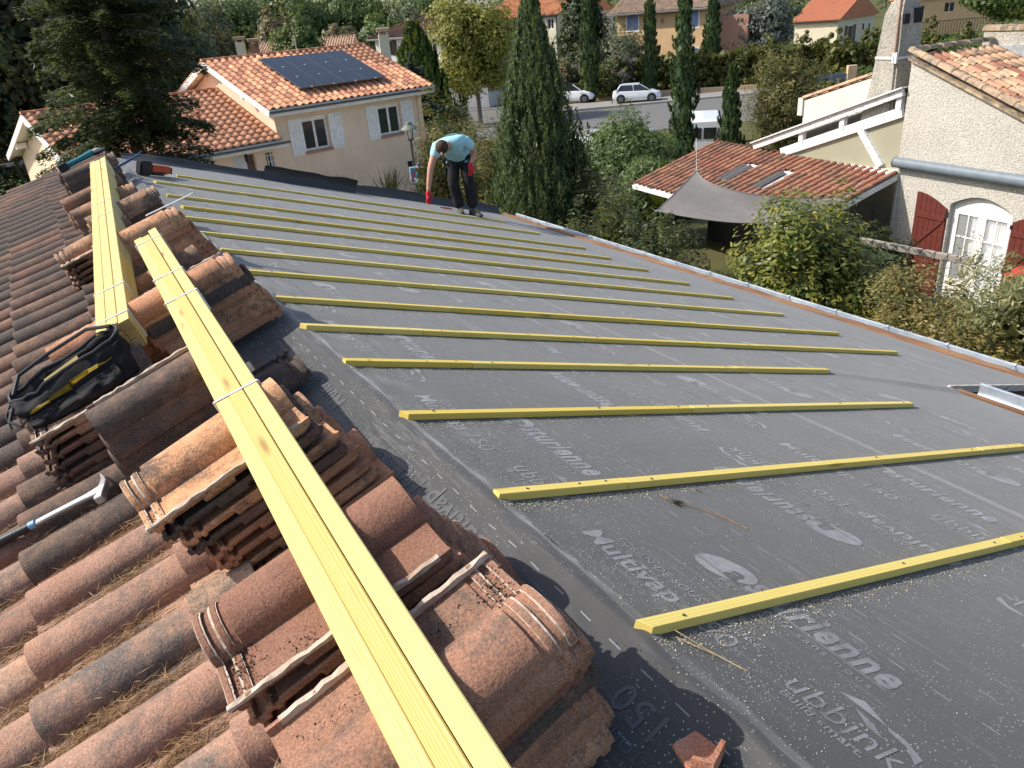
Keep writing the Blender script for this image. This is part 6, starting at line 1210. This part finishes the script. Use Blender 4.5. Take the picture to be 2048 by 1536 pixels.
shrub('clipped_shrub', 'low yellow green clipped shrub just beyond the verge by the worker', 5.75, 14.9, 2.93, .75, 'leaf_clipped', 10, .045, 9000, ry=.6, lump=.12)
shrub('clipped_shrub', 'low clipped shrub behind the legs of the worker', 6.9, 14.4, 2.80, .8, 'leaf_clipped', 11, .045, 9000, ry=.6, lump=.12)
blades('ornamental_grass', 'dark spiky yucca tuft before the wall of the tan house', 6.55, 18.5, 2.35, 90, .75, .02, 'leaf_bushdark', 12, .8)
blades('ornamental_grass', 'bright green grass tuft showing over the verge flap', 4.9, 18.9, 2.45, 500, .65, .014, 'leaf_grass', 13, .7, r=.35)
shrub('small_shrub', 'small dark shrub showing above the verge flap left of the grass', 4.4, 19.2, 3.10, .35, 'leaf_midgreen', 14, .06, 1500)
shrub('small_shrub', 'twiggy shrub right of the yucca tuft before the tan wall', 7.2, 18.6, 2.95, .45, 'leaf_bushdark', 15, .06, 900)
shrub('garden_bush', 'green bush at the left edge beyond the old tiles', -1.75, 17.5, 4.02, 1.2, 'leaf_midgreen', 16, .06, 9000)
shrub('garden_bush', 'yellow flecked bush below the left edge by the tan porch', -.35, 18.6, 3.62, .7, 'leaf_clipped', 17, .055, 4000)
shrub('oleander', 'dense oleander with long narrow leaves in front of the white van', 16.4, 21.4, 3.05, 1.9, 'leaf_oleander', 18, .15, 19000, asp=.22, droop=-.5)
shrub('oleander', 'second oleander with narrow leaves right of the slim cypress foot', 15.0, 18.2, 2.25, 1.3, 'leaf_oleander', 19, .14, 9000, asp=.22, droop=-.5)
shrub('dark_shrub', 'dark mixed shrub in front of the carport, left of the sail', 8.2, 11.6, 3.16, .95, 'leaf_bushdark', 20, .055, 15000, lump=.45)
shrub('dark_shrub', 'dark shrub mass below the shade sail', 7.75, 9.75, 3.00, .75, 'leaf_bushdark', 21, .055, 13000, lump=.45)
shrub('oleander', 'left oleander lobe hiding the lower side of the white van', 13.2, 20.2, 1.75, 1.3, 'leaf_oleander', 35, .14, 8000, asp=.22, droop=-.5)
shrub('dark_shrub', 'dark shrub close to the gutter below the broad cypress', 7.35, 12.9, 2.75, .8, 'leaf_bushdark', 22, .055, 10000)
shrub('laurel_bush', 'large yellow green glossy bush in front of the roughcast house', 8.95, 7.75, 3.38, 1.30, 'leaf_yellowgreen', 23, .080, 30000, asp=.42, lump=.28)
shrub('laurel_bush', 'side lobe of yellow green foliage nearer the maroon shutter', 10.1, 8.0, 2.95, .85, 'leaf_yellowgreen', 24, .085, 11000, asp=.42)
shrub('laurel_bush', 'low dark green bush under the yellow green bush by the gutter', 7.95, 7.55, 2.45, .8, 'leaf_midgreen', 25, .075, 9000, asp=.42)
shrub('dry_hedge_bush', 'brownish hedge bush along the gutter, left of the olive bush', 7.55, 5.6, 2.72, .8, 'leaf_hedgebrown', 26, .05, 15000, lump=.4)
shrub('dry_hedge_bush', 'brown green hedge bush below the maroon shutter', 8.7, 5.7, 2.78, .8, 'leaf_hedgebrown', 27, .05, 13000, lump=.4)
shrub('dry_hedge_bush', 'brown green hedge bush close to the gutter at the right edge', 7.7, 4.0, 2.75, .75, 'leaf_hedgebrown', 28, .05, 13000, lump=.4)
shrub('olive_bush', 'feathery olive green bush at the right edge over the gutter', 8.75, 4.35, 3.42, .80, 'leaf_olive', 29, .075, 17000, asp=.2, droop=-.6, lump=.4)
shrub('olive_bush', 'second feathery olive bush in the lower right corner of the garden', 9.2, 3.3, 3.45, .8, 'leaf_olive', 30, .075, 11000, asp=.2, droop=-.6)
shrub('dark_shrub', 'dark shrub under the shade sail by the yellow green bush', 9.1, 9.0, 2.35, .8, 'leaf_bushdark', 34, .06, 7000)
shrub('dark_shrub', 'dark shrub at the gutter between the sail and the yellow green bush', 7.6, 8.6, 2.75, .8, 'leaf_bushdark', 106, .055, 12000, lump=.4)
shrub('dark_shrub', 'dark olive shrub at the gutter right of the broad cypress', 7.2, 11.2, 2.85, .75, 'leaf_bushdark', 107, .055, 11000, lump=.4)
shrub('dark_shrub', 'dark shrub filling the garden under the shade sail', 10.2, 9.6, 1.9, 1.0, 'leaf_bushdark', 108, .07, 6000)
shrub('dry_hedge_bush', 'brown green hedge bush between olive bush and gutter', 7.75, 4.85, 2.85, .75, 'leaf_hedgebrown', 109, .05, 13000, lump=.4)
shrub('garden_plant', 'dark green plant between carport and maroon shutter', 13.6, 9.6, 1.75, .7, 'leaf_dark', 31, .12, 2500, asp=.25)
bn = thing('banana_plant', 'pale green banana leaves left of the carport roof', 'plant', (14.35, 17.2, gz(14, 17))); rng = np.random.default_rng(5)
for k, (a, tl, L) in enumerate(((.3, .25, 1.3), (2.2, .5, 1.2), (3.6, .7, 1.25), (4.7, .45, 1.4), (5.6, .8, 1.1))):
    b = MB(); d = Vector((math.cos(a), math.sin(a), 0)); sd = Vector((-d.y, d.x, 0))
    b.grid(lambda i, j: Vector((0, 0, 1.3)) + d * (L * tl * i) + Vector((0, 0, L * (i - .35 * i * i * tl * 1.5))) + sd * ((j - .5) * .42 * math.sin(math.pi * (.08 + .9 * i))) - Vector((0, 0, .12 * abs(j - .5))), 10, 4); b.build('leaf', 'leaf_banana', bn, smooth='all', fix=False)
b = MB(); b.tube([(0, 0, 0), (0, 0, 1.35)], [.09, .06], 8); b.build('stem', 'leaf_banana', bn)
# middle distance
hedge('dark_conifer_hedge', 'dark clipped conifer column at the left edge', (-3.4, 37.5), (-1.6, 36.9), 6.2, 1.5, 'leaf_dark', 40, .10, 12000)
broad('dark_tree', 'tall dark tree filling the upper left corner', -.4, 38.5, 12.5, 3.6, 'leaf_dark', 41, .22, 22000, zlow=.2, trunk=.3)
broad('dark_tree', 'dark tree directly behind the fir, upper left', 4.6, 46.0, 13.0, 3.6, 'leaf_dark', 42, .22, 18000, zlow=.5, trunk=.3)
broad('magnolia_tree', 'dark glossy magnolia behind the left wing of the tan house', 8.6, 55.0, 8.0, 2.7, 'leaf_magnolia', 43, .20, 13000, zlow=.6, trunk=.22)
broad('grey_green_tree', 'grey green tree rising behind the magnolia', 7.6, 68.0, 12.5, 3.8, 'leaf_greygreen', 44, .30, 11000, zlow=1.5, trunk=.3)
broad('brown_tree', 'brownish autumn tree right of the magnolia', 16.6, 98.0, 10.0, 4.6, 'leaf_brownwood', 45, .32, 9000, zlow=.5, trunk=.25)
broad('brown_tree', 'brownish tree behind the brick chimney', 26.4, 95.0, 8.4, 3.6, 'leaf_brownwood', 46, .32, 7000, zlow=.5, trunk=.25)
broad('round_oak', 'dark green round tree above the solar panels', 20.4, 68.0, 7.9, 2.1, 'leaf_midgreen', 47, .22, 8000, zlow=.5, trunk=.2)
pines = [(25.0, 112.0, 11.0, 6.0, 'left end of the ridge line of trees'), (33.5, 116.0, 11.5, 6.5, 'behind the brick chimney'), (43.0, 118.0, 11.0, 6.5, 'above the right end of the tan ridge'), (52.0, 112.0, 10.0, 6.0, 'left behind the brown hipped roof')]
for k, (x, y, zt, r, w_) in enumerate(pines): broad('umbrella_pine', 'light green umbrella pine, ' + w_, x, y, zt, r, 'leaf_pine', 50 + k, .40, 9000, zlow=3.5, trunk=.3, group='pines on the skyline', lump=.2)
mid = [(40.0, 97.0, 7.6, 3.4, 'leaf_midgreen', 'dark green tree over the right end of the tan ridge'), (33.0, 92.0, 6.6, 3.0, 'leaf_brownwood', 'dull brown tree between chimneys and the brown roofed house'), (47.0, 104.0, 8.2, 4.0, 'leaf_greygreen', 'grey green tree left of the brown hipped roof'), (12.5, 92.0, 9.5, 4.2, 'leaf_woods', 'woodland tree above the magnolia'), (19.5, 104.0, 10.5, 4.8, 'leaf_greygreen', 'tall grey green tree under the patch of sky'), (56.0, 96.0, 8.6, 4.0, 'leaf_greygreen', 'pale tree behind the brown hipped roof, right end')]
for k, (x, y, zt, r, m_, lb) in enumerate(mid): broad('background_tree', lb, x, y, zt, r, m_, 60 + k, .34, 7000, zlow=.3, trunk=.25)
cypress('thuja', 'bright green conical thuja right of the tan house roof', 20.3, 45.8, 6.15, 2.25, 'leaf_thuja', 70, n=26000, leaf=.22, power=.85, zmax=.30, knob=.10)
fir('blue_conifer', 'drooping blue green conifer below the thuja', 17.6, 40.6, 4.6, 2.5, 'leaf_bluecon', 71, nw=14, leaf=.13, z0=.3, dens=.8, droop=.25)
shrub('garden_bush', 'rounded green bush right of the tan house corner', 19.4, 40.5, 2.35, 1.5, 'leaf_hedge', 72, .10, 7000); shrub('garden_bush', 'dark bush along the tan house corner', 15.6, 33.8, 2.3, 1.3, 'leaf_dark', 73, .10, 6000)
hedge('dark_hedge', 'dark hedge behind the orange coped wall', (14.5, 35.5), (18.5, 37.6), 1.0, 1.0, 'leaf_dark', 74, .12, 6000)
broad('lime_tree', 'yellowing round tree in front of the brown roofed house', 30.0, 56.2, 7.9, 3.3, 'leaf_lime', 75, .20, 17000, zlow=.5, trunk=.2, bark='bark_grey', lump=.25)
slim = [(42.8, 58.9, 9.2, .80, 'leftmost slim cypress, behind the white SUV'), (47.4, 56.2, 8.2, .75, 'slim cypress in front of the ochre house, behind the hatchback'), (23.1, 25.8, 7.6, .60, 'tall slim cypress in front, right of the hatchback'), (53.7, 55.2, 8.0, .90, 'slim cypress at the right corner of the ochre house'), (22.8, 22.8, 3.95, .50, 'short pointed cypress left of the tall brown bush')]
for k, (x, y, zt, r, lb) in enumerate(slim): cypress('slim_cypress', lb, x, y, zt, r, 'leaf_cypress_slim', 80 + k, n=14000, leaf=.20 if y > 50 else .10, power=.55, zmax=.35, group='slim cypresses along the street', knob=.10)
broad('dark_conifer', 'dark ragged conifer between the cream and ochre houses', 47.6, 66.3, 9.6, 2.7, 'leaf_dark', 86, .24, 12000, zlow=-.5, trunk=.2, lump=.5)
broad('blue_grey_conifer', 'blue grey conifer at the right end of the ochre house', 64.5, 59.0, 5.6, 3.2, 'leaf_bluegrey', 88, .26, 9000, zlow=-.5, trunk=.2)
shrub('twiggy_bush', 'tall brown green bush right of the short cypress', 27.2, 23.8, 4.2, 1.75, 'leaf_bushbrown', 89, .09, 17000, asp=.3, droop=-.3, lump=.3)
hedge('tall_hedge', 'tall clipped hedge behind the white hatchback', (46.0, 60.6), (53.6, 53.2), 2.0, 2.2, 'leaf_hedge', 91, .22, 12000); hedge('tall_hedge', 'tall green hedge right of the tall slim cypress', (53.8, 53.0), (60.0, 47.0), 2.3, 2.4, 'leaf_hedge', 92, .22, 10000)
shrub('round_bush', 'round green bush behind the gap between the two white cars', 44.8, 60.2, 1.4, 1.7, 'leaf_hedge', 93, .18, 5000); shrub('bare_bush', 'leafless grey bush above the white hatchback', 46.9, 59.6, 2.2, 1.7, 'twig_grey', 94, .30, 3500, asp=.08); shrub('bare_bush', 'reddish grey bush behind the white SUV', 43.6, 64.2, 1.9, 1.6, 'leaf_brownwood', 95, .2, 3500)
shrub('olive_tree', 'grey green olive shrubs in front of the ochre house', 49.2, 62.5, 4.0, 2.9, 'leaf_greygreen', 96, .22, 9000, asp=.35); shrub('olive_tree', 'grey green olive shrub at the left corner of the ochre house', 46.6, 64.8, 3.2, 2.2, 'leaf_greygreen', 97, .22, 6000, asp=.35); shrub('garden_bush', 'green garden bush below the tall cream house', 42.9, 66.8, 1.6, 2.0, 'leaf_hedge', 98, .2, 4500)
hedge('garden_hedge', 'yellow green hedge in front of the red roofed house', (58.0, 46.0), (68.0, 39.5), 2.1, 3.0, 'leaf_hedge', 99, .24, 12000, rag=.5); shrub('garden_bush', 'green bush left of the flared chimney', 41.5, 29.6, 2.3, 2.0, 'leaf_midgreen', 100, .16, 6000); shrub('vine_shrub', 'leafy vine shrub right of the flared chimney', 36.0, 21.0, 4.0, 2.6, 'leaf_midgreen', 101, .16, 9000)
shrub('vine_shrub', 'second leafy shrub right of the chimney below the railing', 41.0, 22.0, 3.7, 2.4, 'leaf_midgreen', 102, .16, 6000); broad('street_tree', 'dark round tree at the top right edge', 66.5, 36.8, 6.3, 3.4, 'leaf_midgreen', 103, .26, 9000, zlow=3.0, trunk=.2); hedge('garden_hedge', 'dark hedge beside the blue gate', (33.0, 26.5), (37.5, 31.0), 1.6, 2.0, 'leaf_hedge', 104, .16, 7000)
cypress('skyline_cypress', 'thin dark cypress on the skyline under the patch of sky', 38.0, 205.0, 19.0, 1.6, 'leaf_dark', 105, n=3000, leaf=.7, power=.6)
# distant wood along the skyline
rng = np.random.default_rng(77); nc = 900; a = rng.uniform(-60, 190, nc); yy = rng.uniform(125, 215, nc); xx = a + (yy - 125) * .45; hh = np.array([terrain(p, q_) for p, q_ in zip(xx, yy)]); zz = hh + rng.uniform(.0, 1, nc) ** .6 * (8.5 + 2.2 * np.sin(xx * .11) + 1.5 * np.sin(xx * .31 + yy * .1)); o_ = unit(rng.normal(size=(nc, 26, 3))) * rng.uniform(.4, 1, (nc, 26, 1)) * 2.4
P = (np.stack([xx, yy, zz], 1)[:, None] + o_).reshape(-1, 3); A = unit(rng.normal(size=P.shape)); o = link('distant_wood', quadmesh('distant_wood', leafquads(P, A, .95 * rng.uniform(.6, 1.3, len(P)), .6, .2, Nrm=unit(o_.reshape(-1, 3)))), 'leaf_woods'); stuff(o); o['label'] = 'distant mixed wood closing the skyline'
# ------------------------------------------------------------------ the worker, bent over with one hand reaching down
wb = onR(4.82, 10.68, .006)
PW = thing('person', 'roofer in light blue t-shirt and dark trousers bending over in red gloves', 'person', wb, R(-30.0))
# local frame: x to the right in the picture, y away from the camera, z up
def skinmesh(name, joints, edges, mat, parent, sub=2, smoothv=True):
    """continuous limb surface grown from a joint skeleton: joints {name:(pos, rx, ry)}"""
    names = list(joints); me = bpy.data.meshes.new(name); me.from_pydata([joints[k][0] for k in names], [(names.index(a), names.index(c)) for a, c in edges], []); me.update()
    o = bpy.data.objects.new(name, me); COL.objects.link(o); m = o.modifiers.new('skin', 'SKIN'); m.use_smooth_shade = True
    if not me.skin_vertices: bpy.context.view_layer.objects.active = o
    sv = me.skin_vertices[0].data
    for i, k in enumerate(names):
        sv[i].radius = (joints[k][1], joints[k][2] if len(joints[k]) > 2 else joints[k][1]); sv[i].use_root = (i == 0)
    s = o.modifiers.new('sub', 'SUBSURF'); s.levels = sub; s.render_levels = sub
    bpy.context.view_layer.update(); em = bpy.data.meshes.new_from_object(o.evaluated_get(bpy.context.evaluated_depsgraph_get())); em.name = name
    bpy.data.objects.remove(o); em.materials.clear(); em.polygons.foreach_set('use_smooth', [True] * len(em.polygons)); return link(name, em, mat, parent)
J = dict(pelvis=((-.02, .10, .90), .13, .11), waist=((-.05, .0, 1.00), .125, .11), chest=((-.09, -.20, 1.09), .130, .11), neckb=((-.13, -.36, 1.10), .060, .060), neck=((-.16, -.42, 1.10), .058, .058), jaw=((-.19, -.50, 1.06), .070, .070), head=((-.205, -.55, 1.10), .088, .085), crown=((-.215, -.59, 1.155), .066, .066),
         shL=((-.29, -.30, 1.10), .075), elL=((-.42, -.40, .80), .049), foL=((-.455, -.43, .64), .042), wrL=((-.49, -.46, .47), .030), shR=((.10, -.27, 1.14), .075), elR=((.245, -.13, .93), .049), wrR=((.165, -.24, .78), .031),
         hipL=((-.11, .10, .85), .095), knL=((-.135, -.03, .49), .062), anL=((-.075, .04, .10), .045), hipR=((.075, .10, .85), .095), knR=((.095, -.02, .49), .062), anR=((.13, .05, .10), .045))
Ed = [('pelvis', 'waist'), ('waist', 'chest'), ('chest', 'neckb'), ('neckb', 'neck'), ('neck', 'jaw'), ('jaw', 'head'), ('head', 'crown'), ('chest', 'shL'), ('shL', 'elL'), ('elL', 'foL'), ('foL', 'wrL'), ('chest', 'shR'), ('shR', 'elR'), ('elR', 'wrR'), ('pelvis', 'hipL'), ('hipL', 'knL'), ('knL', 'anL'), ('pelvis', 'hipR'), ('hipR', 'knR'), ('knR', 'anR')]
skinmesh('body', J, Ed, 'skin', PW)
# t-shirt with sleeves
T = dict(mid=((-.05, .0, 1.005), .185, .165), hem=((-.015, .10, .885), .175, .150), chest=((-.09, -.20, 1.125), .215, .180), collar=((-.14, -.39, 1.125), .105, .100), shL=((-.29, -.30, 1.105), .098), slL=((-.355, -.35, .92), .078), shR=((.105, -.265, 1.145), .098), slR=((.215, -.17, 1.0), .076))
skinmesh('t_shirt', T, [('mid', 'hem'), ('mid', 'chest'), ('chest', 'collar'), ('chest', 'shL'), ('shL', 'slL'), ('chest', 'shR'), ('shR', 'slR')], 'shirt', PW)
# work trousers, loose, bunching over the shoes
Tr = dict(pel=((-.02, .10, .885), .145, .125), hipL=((-.105, .09, .80), .108, .112), thL=((-.125, .03, .65), .104), knL=((-.137, -.03, .49), .093), caL=((-.11, .03, .30), .090), cuL=((-.08, .035, .085), .090), hipR=((.075, .09, .80), .108, .112), thR=((.088, .03, .65), .104), knR=((.097, -.02, .49), .093), caR=((.115, .035, .30), .090), cuR=((.13, .045, .065), .090))
skinmesh('trousers', Tr, [('pel', 'hipL'), ('hipL', 'thL'), ('thL', 'knL'), ('knL', 'caL'), ('caL', 'cuL'), ('pel', 'hipR'), ('hipR', 'thR'), ('thR', 'knR'), ('knR', 'caR'), ('caR', 'cuR')], 'trouser', PW)
b = MB(); b.box(-.235, -.215, -.02, .10, .56, .72); b.build('thigh_pocket', 'trouser', PW, bevel=.008)
b = MB(); b.box(-.27, -.225, -.02, .05, .79, .86); b.build('belt_pouch', 'tool_black', PW, bevel=.01); b = MB(); b.box(-.276, -.2705, .0, .03, .805, .83); b.build('pouch_buckle', 'alu', PW)
# hair cap, ears, nose
b = MB(); M = Matrix.Translation((-.207, -.556, 1.112)) @ Matrix.Rotation(R(55), 4, 'X') @ Matrix.Rotation(R(8), 4, 'Y')
b.lathe([(.094 * math.sin(a), .110 * math.cos(a)) for a in np.linspace(R(118), .001, 12)], n=20, M=M); b.build('hair', 'hair', PW, smooth='all')
b = MB()
for s in (-1, 1): b.lathe([(.001, -.012), (.020, -.008), (.026, 0), (.012, .010), (.001, .012)], c=(-.207 + s * .092, -.545, 1.075), n=10, M=Matrix.Rotation(R(90), 4, 'Y'))
b.parts('ear', 'skin', PW, smooth='all')
b = MB(); b.loft([[(-.214 - w, -.622 + dy, z), (-.214 + w, -.622 + dy, z), (-.214 + w * .6, -.645 + dy * 2, z - .006), (-.214 - w * .6, -.645 + dy * 2, z - .006)] for z, w, dy in ((1.075, .008, .01), (1.045, .012, .0), (1.020, .017, -.006), (1.010, .012, .0))]); b.build('nose', 'skin', PW, smooth='all')
for s in (-1, 1): b = MB(); b.lathe([(.001, -.008), (.010, 0), (.001, .008)], c=(-.214 + s * .032, -.625, 1.068), n=8); b.build('eye', 'dark_hole', PW, smooth='all')
b = MB(); b.box(-.238, -.190, -.628, -.620, .990, .998); b.build('mouth', 'maroon_paint', PW, bevel=.002)
# gloved hands: palm, four fingers and thumb
def hand(wr, dirv, palmn, curl, side, name):
    wr = Vector(wr); d = Vector(dirv).normalized(); n = Vector(palmn); n = (n - d * n.dot(d)).normalized(); x = d.cross(n).normalized() * side
    jt = dict(w=(tuple(wr), .036, .028), p=(tuple(wr + d * .055), .044, .026), k=(tuple(wr + d * .095), .043, .022)); e = [('w', 'p'), ('p', 'k')]; skinmesh(name, jt, e, 'glove_red', PW)
    for i, (o_, L) in enumerate(((-.030, .066), (-.010, .080), (.011, .077), (.031, .060))):
        q0 = wr + d * .085 + x * o_; v1 = (d + n * curl * .5 + x * o_ * 3).normalized(); q1 = q0 + v1 * L * .5; v2 = (d + n * curl * 1.4).normalized(); q2 = q1 + v2 * L * .32; q3 = q2 + (d * .6 + n * curl * 1.8).normalized() * L * .26
        skinmesh('finger', dict(a=(tuple(q0), .0115), b=(tuple(q1), .0108), c=(tuple(q2), .0100), d=(tuple(q3), .0085)), [('a', 'b'), ('b', 'c'), ('c', 'd')], 'glove_red' if i % 2 == 0 else 'glove_red', PW, 1)
    q0 = wr + d * .030 - x * .036; q1 = q0 + (d * .6 - x * .9 + n * .3).normalized() * .042; q2 = q1 + (d + n * curl * .8 - x * .2).normalized() * .034
    skinmesh('thumb', dict(a=(tuple(q0), .014), b=(tuple(q1), .0125), c=(tuple(q2), .0095)), [('a', 'b'), ('b', 'c')], 'glove_red', PW, 1)
hand((-.493, -.462, .455), (-.12, -.10, -1), (.6, -.6, 0), .55, 1, 'glove'); hand((.160, -.245, .775), (.05, -.10, -1), (-.5, .7, .2), .5, -1, 'glove')
b = MB(); b.lathe([(.036, 0), (.038, .035), (.033, .05)], c=(-.490, -.46, .435), n=12); b.lathe([(.036, 0), (.038, .035), (.033, .05)], c=(.165, -.243, .755), n=12); b.parts('glove_cuff', 'glove_red', PW, smooth=True)
# shoes
def shoe(x, y, yaw, z):
    M = Matrix.Translation((x, y, z)) @ Matrix.Rotation(R(yaw), 4, 'Z'); b = MB(); rings = []
    for s, w, h in ((.09, .036, .085), (.05, .042, .10), (0, .042, .095), (-.06, .044, .078), (-.12, .048, .060), (-.16, .044, .046), (-.185, .026, .034)):
        rings.append([M @ Vector(p) for p in ((-w, s, .018), (w, s, .018), (w * .95, s, h * .6), (w * .5, s, h), (-w * .5, s, h), (-w * .95, s, h * .6))])
    b.loft(rings); sh = b.build('shoe', 'shoe_grey', PW, smooth=True); b = MB(); b.loft([[M @ Vector(p) for p in ((-w, s, 0), (w, s, 0), (w, s, .02), (-w, s, .02))] for s, w in ((.095, .034), (.05, .045), (-.06, .046), (-.13, .051), (-.18, .036), (-.195, .015))]); b.build('sole', 'shoe_sole', sh)
    b = MB()
    for k in range(4): b.bar(M @ Vector((-.022, -.04 - .022 * k, .090 - .008 * k)), M @ Vector((.022, -.045 - .022 * k, .090 - .008 * k)), .006, .005)
    b.build('lace', 'shoe_lace', sh)
sz = lambda x: -.32 * (x * math.cos(R(30))) * 1.0
shoe(-.075, .03, 8, sz(-.075) + .0); shoe(.135, .03, 38, sz(.135) + .0)
